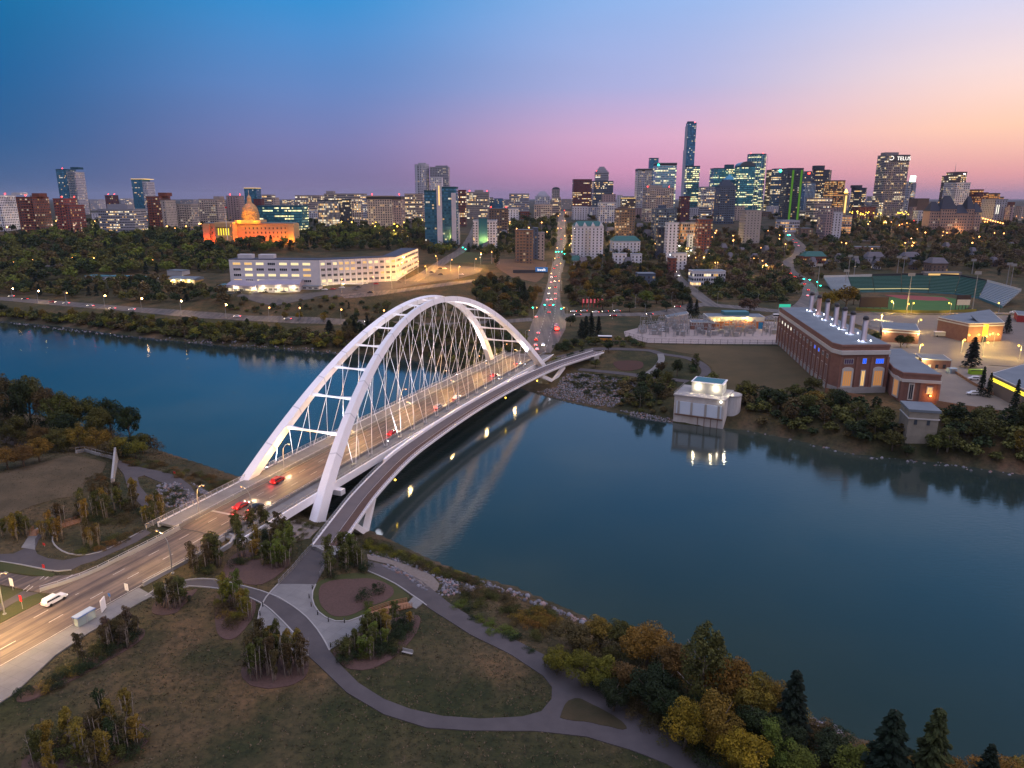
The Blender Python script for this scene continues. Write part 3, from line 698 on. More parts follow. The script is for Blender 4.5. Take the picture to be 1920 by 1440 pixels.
# left side hill, paths and rock garden
apx('path', [(218, 862), (245, 872), (290, 882), (330, 892), (358, 912), (372, 932), (366, 945), (345, 930), (310, 908), (270, 892), (258, 896), (262, 912), (285, 938), (300, 960), (285, 968), (255, 938), (238, 910), (232, 890), (220, 875)], M['path'], .16)
apx('path', [(-60, 792), (0, 812), (40, 824), (62, 836), (50, 842), (0, 828), (-60, 812)], M['path'], .14)
apx('hill_lawn', [(-150, 930), (-150, 900), (0, 888), (60, 872), (130, 855), (175, 862), (200, 868), (190, 890), (160, 905), (150, 930), (110, 935), (60, 950), (0, 975), (-100, 990)], mat('pale_dry_lawn', (.11, .078, .044), .95, (.055, .042, .022), .15, bump=.5, bscale=3, detail=8, contrast=.2), .1)
# lane markings on the bridge and its approach
RC = [np.array(BF(s, 0)[:2]) for s in np.arange(-330, 119, 3)]
for w_ in (-2.2, 2.1): dashes('lane_marking', RC, w_, 3.2, 6, M['mark'], .10, .16, zf=zblend)
for w_ in (-6.4, 6.9): dashes('edge_marking', RC, w_, 440, 10, M['mark'], .10, .12, zf=zblend, s0=180 if w_ < 0 else 0)
mb = MB()
for a, b_ in (((75, 1088), (84, 1081)), ((84, 1088), (93, 1081)), ((44, 1108), (56, 1099)), ((50, 1110), (62, 1101)), ((75, 1112), (95, 1100)), ((125, 1086), (136, 1079))):
    p, q = G(*a), G(*b_); mb.beam((p[0], p[1], p[2]+.15), (q[0], q[1], q[2]+.15), .18, .02)
tag(mb.build('lane_marking', M['mark']), kind='structure')

# barrier walls along the approach
def wallrun(name, pts, hgt, th, m, label, cat, rail=None, px=True, zf=None, group=None):
    P = [G(*p) if px else np.array([p[0], p[1], (zf or h)(p[0], p[1])]) for p in pts]
    r = empty(name, P[0], label, cat, group); mb = MB()
    for a, b_ in zip(P, P[1:]):
        mb.beam((a[0], a[1], a[2]+hgt/2-.15), (b_[0], b_[1], b_[2]+hgt/2-.15), th, hgt+.3)
    mb.local(P[0]).build('wall_body', m, r)
    if rail:
        mb = MB()
        for a, b_ in zip(P, P[1:]):
            L = np.linalg.norm(b_-a); n = max(1, int(L/2.5))
            for k in range(n):
                q = a+(b_-a)*k/n; mb.beam((q[0], q[1], q[2]+hgt-.05), (q[0], q[1], q[2]+hgt+rail), .1, .1)
            mb.tube([(a[0], a[1], a[2]+hgt+rail), (b_[0], b_[1], b_[2]+hgt+rail)], .06, 4)
        mb.local(P[0]).build('handrail', M['rail'], r)
    return r
wallrun('roadside_barrier', [BF(s, -7.0)[:2] for s in (-123, -130, -138, -146)]+[BF(-150, -7.6)[:2], BF(-154, -9)[:2], BF(-157, -10.5)[:2]], .85, .42, M['pale_concrete'], 'pale concrete barrier tapering along the approach road between asphalt path and lanes', 'barrier', .45, False, lambda x, y: float(zblend(np.array([x]), np.array([y]))[0]))
wallrun('roadside_barrier', [BF(s, 7.5)[:2] for s in (-123, -130, -138, -147)], .85, .42, M['pale_concrete'], 'pale concrete barrier at the kerb of the approach road above the aspen beds', 'barrier', .45, False, lambda x, y: float(zblend(np.array([x]), np.array([y]))[0]))
wallrun('retaining_wall', [(404, 958+62), (425, 1005), (440, 1012), (432, 1025), (400, 1046)], 1.1, .6, M['pale_concrete'], 'low zigzag concrete retaining wall among shrubs below the bridge approach', 'wall')
wallrun('retaining_wall', [(458, 1012), (490, 1030), (510, 1040)], .9, .5, M['pale_concrete'], 'short concrete retaining wall between the road and the footbridge landing', 'wall')
wallrun('lookout_wall', [(143, 850), (160, 847), (180, 853), (212, 861)], 1.0, .6, M['pale_concrete'], 'pale low wall edging the lookout at the top of the grassy mound', 'wall', .9)
# tall leaning slab
p = G(211, 906); q = G(219, 862); tz = vat(q[0], q[1], 858)-q[2]
r = empty('leaning_slab', p, 'tall tapering concrete slab rising beside the path fork on the left mound', 'sculpture wall'); mb = MB()
d = q-p; d[2] = 0; nrm = np.array([d[1], -d[0]])/np.hypot(d[0], d[1])*.5
a = p; hh0, hh1 = 1.5, 4.2; V_ = []
for s_ in (-1, 1):
    for base, hh in ((p, hh0), (q, hh1)):
        V_ += [(base[0]+nrm[0]*s_, base[1]+nrm[1]*s_, base[2]-.5), (base[0]+nrm[0]*s_*.6, base[1]+nrm[1]*s_*.6, base[2]+hh)]
mb.add(V_, [(0, 2, 3, 1), (5, 7, 6, 4), (0, 1, 5, 4), (2, 6, 7, 3), (1, 3, 7, 5)]); mb.local(p).build('slab', M['pale_concrete'], r)

# riprap
def rocks(name, polys, n, r0, r1, seed):
    rs = np.random.RandomState(seed); V_, F_ = [], []
    ico_v = np.array([(0, 0, 1), (.89, 0, .45), (.28, .85, .45), (-.72, .53, .45), (-.72, -.53, .45), (.28, -.85, .45), (.72, .53, -.45), (-.28, .85, -.45), (-.89, 0, -.45), (-.28, -.85, -.45), (.72, -.53, -.45), (0, 0, -1)])
    ico_f = np.array([(0,1,2),(0,2,3),(0,3,4),(0,4,5),(0,5,1),(1,6,2),(2,7,3),(3,8,4),(4,9,5),(5,10,1),(6,7,2),(7,8,3),(8,9,4),(9,10,5),(10,6,1),(11,7,6),(11,8,7),(11,9,8),(11,10,9),(11,6,10)])
    cnt = 0; C = []
    for poly, k in polys:
        W_ = np.array([G(*p)[:2] for p in poly]); lo, hi = W_.min(0), W_.max(0); got = 0; tries = 0
        while got < k and tries < k*30:
            tries += 1; x, y = lo+rs.rand(2)*(hi-lo); ins = False
            for i in range(len(W_)):
                (ax, ay), (bx, by) = W_[i-1], W_[i]
                if (ay > y) != (by > y) and x < (bx-ax)*(y-ay)/(by-ay)+ax: ins = not ins
            if not ins: continue
            C.append((x, y)); got += 1
    C = np.array(C); Z = Hh(C[:, 0], C[:, 1])
    for (x, y), z in zip(C, Z):
        s_ = (r0+(r1-r0)*rs.rand()**2)*.62; v = ico_v*(1+.35*(rs.rand(12, 1)-.5))*s_*(1+.5*(rs.rand(3)-.4))
        V_.append(v+[x, y, max(z, -.3)+s_*.25]); F_.append(ico_f+cnt*12); cnt += 1
    tv = np.repeat(rs.rand(cnt), 12); cols = np.array([.15, .15, .17])[None]*(.55+.9*tv[:, None])+np.array([.08, .01, -.02])[None]*(np.repeat(rs.rand(cnt), 12)[:, None] > .8)
    o = link(name, npmesh(name, np.concatenate(V_), np.concatenate(F_), M['rock_a'], False, cols))
    return tag(o, kind='stuff')
M['rock_a'] = mat('boulder', (.9, .9, .9), .9, (1.1, 1.1, 1.1), 2, attr='tint')
tag(rocks('riprap', [([(285, 925), (300, 908), (335, 905), (362, 925), (372, 945), (340, 952), (300, 950)], 420), ([(358, 905), (385, 918), (395, 928), (378, 926)], 60)], 0, .35, .8, 1), 'grey boulders filling the rock garden between the paths left of the bridge', 'rocks')
tag(rocks('riprap', [([(695, 1034), (740, 1042), (790, 1058), (820, 1072), (880, 1096), (905, 1104), (880, 1112), (840, 1118), (818, 1118), (828, 1100), (820, 1086), (780, 1066), (735, 1050), (695, 1042)], 620), ([(712, 1058), (740, 1064), (770, 1080), (792, 1098), (800, 1108), (785, 1102), (755, 1080), (715, 1062)], 130)], 0, .3, .75, 2), 'pale boulders lining the gravel loop beside the near shore', 'rocks')
tag(rocks('riprap', [([(1005, 735), (1040, 728), (1062, 700), (1090, 700), (1180, 712), (1195, 720), (1180, 740), (1150, 765), (1090, 757), (1040, 747)], 2600), ([(1160, 770), (1262, 785), (1262, 796), (1200, 786)], 240)], 0, .3, .75, 3), 'light stone riprap sloping into the water under the far end of the footbridge', 'rocks')
tag(rocks('riprap', [([(1508, 1346), (1530, 1352), (1572, 1368), (1580, 1384), (1556, 1378), (1520, 1362)], 160)], 0, .4, .9, 4), 'patch of pale boulders at the water edge in the lower right', 'rocks')
tag(rocks('riprap', [([(500, 1000), (520, 985), (545, 992), (560, 1010), (520, 1022)], 160)], 0, .3, .6, 5), 'reddish grey stones under the near end of the bridge', 'rocks')
tag(rocks('riprap', [([(0, 602), (250, 632), (650, 662), (650, 668), (250, 640), (0, 609)], 420), ([(1400, 808), (1500, 828), (1600, 853), (1760, 868), (1920, 893), (1920, 899), (1600, 860), (1400, 813)], 90), ([(860, 1078), (1000, 1122), (1100, 1166), (1090, 1170), (990, 1130), (850, 1082)], 160)], 0, .3, 1.1, 6), 'scattered stones along the muddy waterline of both banks', 'rocks')

# ---------------------------------------------------------------- far bank roads and surfaces
AV = ribbon('river_valley_road', [(-160, 552), (0, 560), (100, 568), (250, 580), (400, 593), (560, 601), (700, 606), (820, 610), (930, 604), (1000, 599)], 13, M['road_n'], .14)
apx('road', [(982, 664), (986, 645), (990, 625), (998, 603), (1008, 585), (1016, 567), (1022, 545), (1030, 515), (1036, 495), (1042, 476), (1044, 450), (1045, 428), (1048, 405), (1050, 396), (1058, 396), (1060, 405), (1060, 428), (1061, 450), (1061, 476), (1058, 497), (1052, 515), (1050, 545), (1051, 567), (1058, 582), (1062, 600), (1060, 618), (1048, 640), (1032, 662)], M['road_n'], .16, step=6)
C_ = ribbon('road', [(1056, 592), (1120, 590), (1180, 590), (1230, 588), (1270, 582), (1305, 572), (1330, 572), (1400, 578), (1470, 584), (1505, 576)], 15, M['road_n'], .14)
ribbon('road', [(1254, 483), (1262, 500), (1272, 522), (1300, 545), (1318, 560), (1335, 572)], 10, M['road_n'], .15, n=6)
ribbon('road', [(1476, 430), (1484, 448), (1500, 462), (1496, 478), (1478, 492), (1480, 508), (1500, 522), (1517, 540), (1518, 556), (1503, 575), (1470, 590), (1440, 600)], 13, M['road_n'], .16, n=6)
ribbon('road', [(640, 556), (700, 551), (780, 541), (860, 530), (930, 522)], 9, M['road_n'], .16)
apx('parking_lot', [(425, 551), (600, 548), (660, 538), (700, 530), (760, 524), (800, 512), (822, 498), (860, 498), (905, 503), (900, 511), (850, 524), (790, 533), (700, 549), (600, 559), (430, 556)], M['asphalt'], .15, step=7)
ribbon('road', [(770, 528), (800, 512), (820, 498), (845, 482), (870, 466), (885, 445), (893, 425), (900, 405)], 12, M['road_n'], .2)
apx('brown_field', [(920, 486), (990, 486), (1026, 492), (1018, 520), (1005, 530), (960, 520), (935, 505)], mat('brown_grass', (.16, .09, .045), .95, (.10, .06, .035), .05), .12, step=8)
apx('grass', [(862, 472), (905, 474), (905, 492), (840, 494)], M['green_lawn'], .12, step=8)
apx('brown_field', [(1180, 645), (1462, 650), (1560, 735), (1480, 742), (1340, 735), (1335, 690), (1300, 665), (1240, 655)], mat('field_grass', (.10, .068, .03), .95, (.05, .042, .018), .06, detail=8), .08, step=6)
ribbon('path', [(1040, 672), (1075, 664), (1115, 655), (1170, 655), (1220, 658), (1240, 664), (1290, 672), (1318, 686), (1324, 700), (1312, 712)], 4.6, M['path'], .16)
ribbon('path', [(1085, 693), (1150, 699), (1200, 705), (1260, 712), (1290, 716)], 4.2, M['path'], .16)
ribbon('stairs', [(1238, 664), (1240, 676), (1228, 692), (1212, 702)], 3.4, M['concrete'], .22)
apx('mulch_bed', [(1150, 680), (1180, 676), (1205, 680), (1200, 692), (1165, 695)], mat('red_bed', (.07, .03, .022), .95, (.05, .03, .022), 1), .12, step=4)
apx('substation_gravel', [(1170, 622), (1240, 604), (1300, 598), (1460, 604), (1462, 646), (1215, 643), (1172, 632)], mat('yard_gravel', (.26, .22, .21), .95, (.34, .29, .27), .4), .12, step=5)
apx('parking_lot', [(1640, 640), (1680, 620), (1700, 645), (1760, 680), (1920, 690), (2050, 700), (2050, 790), (1860, 768), (1760, 752), (1755, 700), (1700, 670), (1640, 660)], mat('yard_asphalt', (.16, .135, .115), .9, (.21, .18, .15), .15), .12, step=5)
apx('parking_lot', [(1600, 590), (1920, 592), (2050, 595), (2050, 700), (1920, 690), (1860, 685), (1800, 690), (1740, 670), (1690, 640), (1640, 620), (1595, 604)], mat('yard_paving', (.13, .11, .10), .9, (.17, .145, .125), .15), .14, step=6)
ribbon('road', [(1590, 592), (1640, 588), (1760, 588), (1920, 588), (2000, 588)], 8, M['road_n'], .2)
apx('ball_field', [(1605, 578), (1640, 562), (1690, 555), (1760, 555), (1800, 562), (1820, 574), (1800, 584), (1700, 586), (1640, 586)], mat('turf', (.035, .10, .025), .95, (.05, .125, .03), .1), .14, step=5)
apx('infield_clay', [(1658, 553), (1700, 554), (1770, 558), (1782, 564), (1740, 564), (1690, 561)], mat('clay', (.24, .06, .05), .95, (.19, .05, .05), .3), .2, step=4)
ribbon('road', [(1590, 453), (1660, 450), (1700, 452), (1720, 460), (1780, 465)], 6, M['asphalt'], .2)
ribbon('path', [(80, 500), (150, 495), (240, 496), (300, 500)], 8, M['path'], .2)
# centre lines
for dx in (-3.4, 3.4): dashes('lane_marking', line_world([(1010, 662), (1017, 640), (1026, 610), (1032, 585), (1034, 567), (1037, 545), (1042, 515), (1049, 480), (1052, 450)], 4), dx, 4, 7, M['mark'], .22, .3)

for pts in ([(272, 1120), (300, 1103), (350, 1089), (395, 1087), (440, 1096), (480, 1107), (512, 1117), (545, 1135), (575, 1159), (600, 1189), (618, 1221)], [(285, 1122), (310, 1113), (350, 1101), (390, 1103), (430, 1109), (470, 1123), (500, 1139), (530, 1166), (560, 1201), (578, 1232)],
    [(0, 1054), (50, 1062), (100, 1072), (134, 1070)], [(102, 999), (98, 1012), (105, 1026), (125, 1038), (155, 1042), (190, 1036), (230, 1016), (268, 996)], [(592, 1097), (585, 1118), (592, 1142), (612, 1160), (640, 1168), (672, 1160), (692, 1148)], [(522, 1097), (500, 1120), (486, 1150), (486, 1176), (500, 1200)], [(690, 1072), (730, 1090), (770, 1115), (800, 1137)]):
    o = strip(line_world(pts), -.14, .14, .26, across=1, thick=.25).build('kerb', M['pale_concrete']); o['kind'] = 'structure'
# ---------------------------------------------------------------- city buildings
def winmat(name, glass, cw, pf, p_lo, p_hi, rowp, es=1.8, rough=.12, cols=((1, .55, .16), (1, .78, .42), (1, .9, .7)), metal=0):
    """one floor's strip of windows: piers in the wall's colour, panes, some of them lit"""
    m = bpy.data.materials.new(name); m.use_nodes = True; nt = m.node_tree; b = nt.nodes['Principled BSDF']
    t = nd(nt, 'ShaderNodeTexCoord'); s = nd(nt, 'ShaderNodeSeparateXYZ'); nt.links.new(t.outputs['Object'], s.inputs[0])
    oi = nd(nt, 'ShaderNodeObjectInfo')
    q = mathn(nt, 'DIVIDE', mathn(nt, 'ADD', s.outputs[0], s.outputs[1]), cw)
    cell = mathn(nt, 'FLOOR', q); fr = mathn(nt, 'FRACT', q); pier = mathn(nt, 'LESS_THAN', fr, pf)
    cb = nd(nt, 'ShaderNodeCombineXYZ'); nt.links.new(cell, cb.inputs[0]); nt.links.new(mathn(nt, 'MULTIPLY', oi.outputs['Random'], 977.0), cb.inputs[1])
    wn = nd(nt, 'ShaderNodeTexWhiteNoise', noise_dimensions='3D'); nt.links.new(cb.outputs[0], wn.inputs['Vector'])
    cb2 = nd(nt, 'ShaderNodeCombineXYZ'); nt.links.new(mathn(nt, 'MULTIPLY', oi.outputs['Random'], 377.0), cb2.inputs[0]); nt.links.new(mathn(nt, 'FLOOR', mathn(nt, 'DIVIDE', q, 7.0)), cb2.inputs[1])
    wr = nd(nt, 'ShaderNodeTexWhiteNoise', noise_dimensions='3D'); nt.links.new(cb2.outputs[0], wr.inputs['Vector'])
    big = mathn(nt, 'LESS_THAN', wr.outputs['Value'], rowp)
    p = mathn(nt, 'ADD', p_lo, mathn(nt, 'MULTIPLY', big, p_hi-p_lo))
    lit = mathn(nt, 'LESS_THAN', wn.outputs['Value'], p)
    lit = mathn(nt, 'MULTIPLY', lit, mathn(nt, 'SUBTRACT', 1.0, pier))
    sc_ = nd(nt, 'ShaderNodeSeparateColor'); nt.links.new(wn.outputs['Color'], sc_.inputs[0])
    ec = ramp(nt, sc_.outputs[1], [(.2, cols[0]), (.55, cols[1]), (.9, cols[2])])
    gv = mixc(nt, 1.0, glass, ramp(nt, sc_.outputs[2], [(0, (.55, .55, .55)), (1, (1.6, 1.6, 1.6))]), 'MULTIPLY')
    nt.links.new(mixc(nt, pier, gv, oi.outputs['Color']), b.inputs['Base Color'])
    nt.links.new(ec, b.inputs['Emission Color']); nt.links.new(mathn(nt, 'MULTIPLY', lit, mathn(nt, 'ADD', mathn(nt, 'MULTIPLY', sc_.outputs[0], es*.6), es*.24)), b.inputs['Emission Strength'])
    rg = mathn(nt, 'ADD', mathn(nt, 'MULTIPLY', pier, .6), rough); nt.links.new(rg, b.inputs['Roughness']); b.inputs['Metallic'].default_value = metal
    return m
WM = dict(
    res=winmat('residential_windows', (.05, .06, .08), 3.4, .42, .10, .24, .25, 1.8),
    off=winmat('office_windows', (.035, .045, .06), 2.2, .22, .06, .75, .32, 2.3),
    teal=winmat('teal_glazing', (.08, .34, .42), 2.0, .08, .04, .85, .34, 2.6, rough=.12, cols=((.75, .85, .4), (1, .85, .45), (1, .75, .3)), metal=.6),
    quiet=winmat('dark_glazing', (.07, .24, .40), 2.4, .1, .04, .3, .16, 2.0, rough=.12, metal=.65),
    blind=winmat('small_windows', (.06, .06, .07), 4.2, .62, .05, .12, .2, 1.0),
    blaze=winmat('orange_lit_windows', (.04, .03, .03), 2.4, .25, .3, .9, .6, 1.4, cols=((1, .35, .08), (1, .5, .14), (1, .65, .3))))
WALLC = dict(beige=(.44, .36, .33), brick=(.21, .07, .05), red=(.27, .075, .06), grey=(.32, .32, .37), white=(.70, .69, .74), brown=(.16, .11, .09), tealb=(.02, .10, .15), dark=(.05, .06, .09),
    pale=(.52, .52, .60), maroon=(.13, .035, .045), pink=(.34, .25, .26), blue=(.09, .12, .18), stone=(.37, .33, .32), navy=(.05, .12, .22))
def foot(kind, w, d):
    if kind == 'round': return [(w/2*math.cos(a), d/2*math.sin(a)) for a in np.linspace(0, 2*math.pi, 21)[:-1]]
    if kind == 'cut': c_ = min(w, d)*.22; return [(-w/2+c_, -d/2), (w/2-c_, -d/2), (w/2, -d/2+c_), (w/2, d/2-c_), (w/2-c_, d/2), (-w/2+c_, d/2), (-w/2, d/2-c_), (-w/2, -d/2+c_)]
    if kind == 'bow':
        return [(w/2*x, -d/2-w*.10*(1-x*x)) for x in np.linspace(-1, 1, 9)]+[(w/2, d/2), (-w/2, d/2)]
    return [(-w/2, -d/2), (w/2, -d/2), (w/2, d/2), (-w/2, d/2)]
def block(root, wname, poly, z0, z1, style, colr, fh=3.4, frac=.55, rowoff=.35, win=True, roofc=None):
    """a storeyed block: wall, one window_row child per floor, parapet/roof; poly and heights local to root"""
    mb = MB().prism(poly, z0, z1); wl = mb.build(wname, M['wall'], root, color=colr)
    cx = sum(p[0] for p in poly)/len(poly); cy = sum(p[1] for p in poly)/len(poly)
    def grow(e): return [(p[0]+e*math.copysign(1, p[0]-cx) if abs(p[0]-cx) > .01 else p[0], p[1]+e*math.copysign(1, p[1]-cy) if abs(p[1]-cy) > .01 else p[1]) for p in poly]
    if win:
        mb = MB().prism(grow(.12), 0, fh*frac, bottom=True); me = None; n = int((z1-z0-1.0)/fh)
        for k in range(min(n, 60)):
            z = z1-.9-(k+1)*fh+fh*(1-frac)*.5
            if z < z0+1: break
            if me is None: o = mb.build('window_row', WM[style], root, color=colr); me = o.data
            else: o = link('window_row', me, root, color=colr)
            o.location = (0, 0, z)
    MB().prism(grow(.3), z1, z1+.9).build('parapet', M['wall'], root, color=tuple(c_*.8 for c_ in colr))
    MB().prism(grow(-.6), z1+.9, z1+1.0).build('roof', M['roof'], root)
    return wl
NB = []
CITY_BLOCKED = [(*atf(s_)[0], 6) for s_ in range(60, 136, 6)]
def tower(label, u0, u1, vt, D, style='res', colr='grey', cat='tower', name='apartment_tower', fk='box', fh=3.3, frac=.55, depth=None, pent=None, balc=None, beacon=False, split=None, fins=None, group=None, zb=None, crown=None, light=None, lower=None, win=True):
    colr = WALLC[colr] if isinstance(colr, str) else colr
    sx = lambda u: (u-960)/CF
    y0 = D; dep = depth or min(34, max(12, (u1-u0)/CF*D*.8)); kx = 1/CP     # horizontal distance to depth is close to y at the horizon
    ux = lambda u, y: (u-960)/CF*(y*CP+ (CH-60)*SP)
    if u0 >= 960: xa = ux(u0, y0+dep)
    else: xa = ux(u0, y0)
    xb = ux(u1, y0) if u1 >= 960 else ux(u1, y0+dep)
    if xb-xa < 5: xb = xa+5
    cx = (xa+xb)/2; cy = y0+dep/2; g0 = h(cx, cy) if zb is None else zb
    top = vat(cx, y0, vt); w = xb-xa
    CITY_BLOCKED.append((cx, cy, max(w, dep)*.62))
    r = empty(name, (cx, cy, g0), label, cat, group)
    z1 = top-g0-.9
    if lower:                                            # (fraction of width from left, drop in metres): stepped mass
        f, dz, side = lower; wm_ = w*f
        xs_ = (-w/2, -w/2+wm_) if side < 0 else (w/2-wm_, w/2)
        xo = (xs_[1], w/2) if side < 0 else (-w/2, xs_[0])
        block(r, 'wall', [(xs_[0], -dep/2-.4), (xs_[1], -dep/2-.4), (xs_[1], dep/2+.4), (xs_[0], dep/2+.4)], -3, z1-dz, style, colr, fh, frac)
        block(r, 'wall', [(xo[0], -dep/2), (xo[1], -dep/2), (xo[1], dep/2), (xo[0], dep/2)], -3, z1, style, colr, fh, frac)
    elif split:                                          # (fraction, second style, second colour)
        f, st2, c2 = split; c2 = WALLC[c2] if isinstance(c2, str) else c2; xm = -w/2+w*f
        block(r, 'wall', [(-w/2, -dep/2), (xm-.1, -dep/2), (xm-.1, dep/2), (-w/2, dep/2)], -3, z1, style, colr, fh, frac)
        block(r, 'wall', [(xm+.1, -dep/2+1), (w/2, -dep/2+1), (w/2, dep/2), (xm+.1, dep/2)], -3, z1-fh*1.5, st2, c2, fh, frac)
    else: block(r, 'wall', foot(fk, w, dep), -3, z1, style, colr, fh, frac, win=win)
    if pent:
        (a, b_, v) = pent; pa, pb = ux(a, y0)-cx, ux(b_, y0)-cx; zt = vat(cx, y0, v)-g0
        MB().box((pa+pb)/2, 0, z1+1, max(pb-pa, 2), dep*.5, max(zt-z1-1, 1.5)).build('penthouse', M['wall'], r, color=tuple(c_*.8 for c_ in colr))
    if balc:                                             # list of fractional spans; one slab-and-rail per floor and span
        n = min(int((z1-2)/fh), 24); me = {}
        for (a, b_) in balc:
            for k in range(n):
                z = z1-.9-(k+1)*fh+.1
                if z < 2: break
                if (a, b_) not in me:
                    mb = MB().box(-w/2+w*(a+b_)/2, -dep/2-.75, 0, w*(b_-a), 1.4, .18).box(-w/2+w*(a+b_)/2, -dep/2-1.4, .18, w*(b_-a), .1, .9)
                    o = mb.build('balcony', M['wall'], r, color=tuple(min(c_*1.5, .6) for c_ in colr)); me[(a, b_)] = o.data
                else: o = link('balcony', me[(a, b_)], r, color=tuple(min(c_*1.5, .6) for c_ in colr))
                o.location = (0, 0, z)
    if fins:
        mb = None
        for k in range(fins+1):
            x = -w/2+w*k/fins
            if mb is None: o = MB().box(0, 0, 0, .5, .7, z1-1).build('fin', M['wall'], r, color=WALLC['pale']); mb = o.data
            else: o = link('fin', mb, r, color=WALLC['pale'])
            o.location = (x, -dep/2-.35, 0)
    zt = z1+1
    if crown == 'pyramid':
        MB().add([(-w/2, -dep/2, zt), (w/2, -dep/2, zt), (w/2, dep/2, zt), (-w/2, dep/2, zt), (0, 0, zt+w*.55)], [(0, 1, 4), (1, 2, 4), (2, 3, 4), (3, 0, 4)]).build('pyramid_roof', M['tealpane'], r)
    if crown == 'arch':
        P = [(w*.5*math.cos(a), zt+w*.28*math.sin(a)) for a in np.linspace(math.pi, 0, 11)]
        v = [(x, -dep/2, z) for x, z in P]+[(x, dep/2, z) for x, z in P]
        MB().add(v, [(i, i+1, 12+i, 11+i) for i in range(10)]+[tuple(range(10, -1, -1)), tuple(range(11, 22))]).build('barrel_roof', M['glass'], r)
    if crown in ('gables', 'mansard', 'hip'):
        MB().add([(-w/2-.5, -dep/2-.5, zt), (w/2+.5, -dep/2-.5, zt), (w/2+.5, dep/2+.5, zt), (-w/2-.5, dep/2+.5, zt), (-w*.36, -dep*.2, zt+5), (w*.36, -dep*.2, zt+5), (w*.36, dep*.2, zt+5), (-w*.36, dep*.2, zt+5)],
            [(0, 1, 5, 4), (1, 2, 6, 5), (2, 3, 7, 6), (3, 0, 4, 7), (4, 5, 6, 7)]).build('hip_roof', M['shingle'] if crown == 'hip' else M['greenroof'], r)
        if crown == 'gables':
            for f in (-.42, -.14, .14, .42):
                MB().add([(w*f-2.6, -dep/2-.8, zt-.5), (w*f+2.6, -dep/2-.8, zt-.5), (w*f, -dep/2-.8, zt+4), (w*f, -dep*.2, zt+4)], [(0, 1, 2), (1, 3, 2), (0, 2, 3)]).build('gable', M['wall'], r, color=WALLC['white'])
    if crown == 'darkband': MB().box(0, 0, z1-4, w+.5, dep+.5, 4.2).build('dark_crown', M['dark'], r)
    if crown == 'bright': MB().box(0, 0, zt, w+.8, dep+.8, .7).build('lit_cornice', M['lit_window'], r)
    if crown == 'steps':
        for k in range(1, 4): MB().box(0, 0, zt+(k-1)*3.2, w*(1-.2*k), dep*(1-.2*k), 3.2).build('stepped_top', M['wall'], r, color=colr)
    if crown == 'mast': MB().tube([(0, 0, zt), (0, 0, zt+16)], [.5, .15], 5).build('mast', M['steel'], r)
    if beacon:
        for f in ((-.4, .4) if w > 14 else (0,)): MB().lathe(w*f, 0, [(.2, zt+1), (.8, zt+1.8), (.2, zt+2.6)], 6).build('beacon', M['red_lamp'], r)
    if light:
        f, c_, s_ = light; MB().box(w*f, -dep/2-.6, z1-2-s_, s_*1.4, .6, s_).build('lit_sign', c_, r)
    return r, w, dep, z1
M['tealpane'] = mat('teal_pane', (.03, .16, .24), .12, metal=.6); M['greenroof'] = mat('green_roof', (.02, .09, .09), .7, (.03, .12, .11), .5)
M['shingle'] = mat('shingle_roof', (.10, .10, .12), .9, (.14, .13, .15), .8)
T = tower
T('white slab apartment block with small windows at the far left edge', -40, 38, 366, 1000, 'res', 'white', pent=(22, 38, 361), beacon=True)
T('red brick apartment tower with pale stacked balconies, tallest of the reds at far left', 37, 98, 369, 950, 'res', 'brick', balc=[(.32, .95)], pent=(60, 73, 362), beacon=True)
T('tall pale tower with teal glass left half rising behind the red brick blocks', 117, 169, 317, 1500, 'quiet', 'tealb', split=(.55, 'res', 'pale'), pent=(140, 155, 313), beacon=True, balc=[(.62, .95)])
T('salmon red apartment block with dark balconies and a lower right wing', 106, 162, 372, 945, 'res', 'red', balc=[(.1, .3), (.5, .66)], lower=(.4, 8, 1), beacon=True)
T('short dark maroon block behind the stepped office building', 201, 226, 366, 1500, 'res', 'maroon', beacon=True)
T('low pale distant block between the teal glass tower and the maroon block', 170, 200, 374, 2000, 'res', 'pale')
T('low pale podium building in front of the distant pale block', 172, 204, 399, 1200, 'blind', 'pale', depth=14)
T('banded grey office building with glass top floor and yellow lit windows', 186, 276, 392, 950, 'off', 'grey', name='office_building', cat='office', fk='bow', frac=.42, pent=(198, 236, 383))
T('teal glass tower with a bright lit roof line left of the domed building', 254, 296, 336, 1500, 'quiet', 'tealb', split=(.72, 'res', 'pale'), crown='bright')
T('apartment tower with red wall columns and a grey flank', 279, 333, 368, 1000, 'res', 'brick', split=(.74, 'blind', 'stone'), pent=(297, 313, 361), balc=[(.08, .26), (.36, .54)])
T('grey brown block with pale balcony rows right of the red column tower', 334, 375, 382, 1050, 'res', 'stone', balc=[(.25, .6), (.8, 1)])
T('beige apartment slab covered in white balconies', 376, 426, 373, 1100, 'res', 'beige', balc=[(.32, .95)], pent=(400, 412, 368))
T('plain mauve block with balconies on its right edge beside the dome', 428, 461, 367, 1150, 'blind', 'pink', balc=[(.74, 1)], beacon=True)
T('teal tower with glowing top floor directly behind the dome', 462, 493, 353, 1400, 'quiet', 'tealb', crown='bright')
T('low dark red block showing right of the lantern of the dome', 478, 498, 373, 1200, 'blind', 'maroon')
T('dark fronted block with a beige flank right of the dome', 494, 526, 365, 1300, 'off', 'stone', split=(.72, 'blind', 'beige'))
T('wide curved teal glass building beside the domed legislature', 484, 579, 385, 1010, 'teal', 'tealb', name='office_building', cat='office', fk='bow', fh=3.6, frac=.5)
T('long beige office block with recessed dark windows', 556, 610, 366, 1320, 'off', 'beige', name='office_building', cat='office')
T('office block with white vertical fins above the park trees', 597, 645, 375, 1100, 'off', 'dark', name='office_building', cat='office', fins=16, frac=.8)
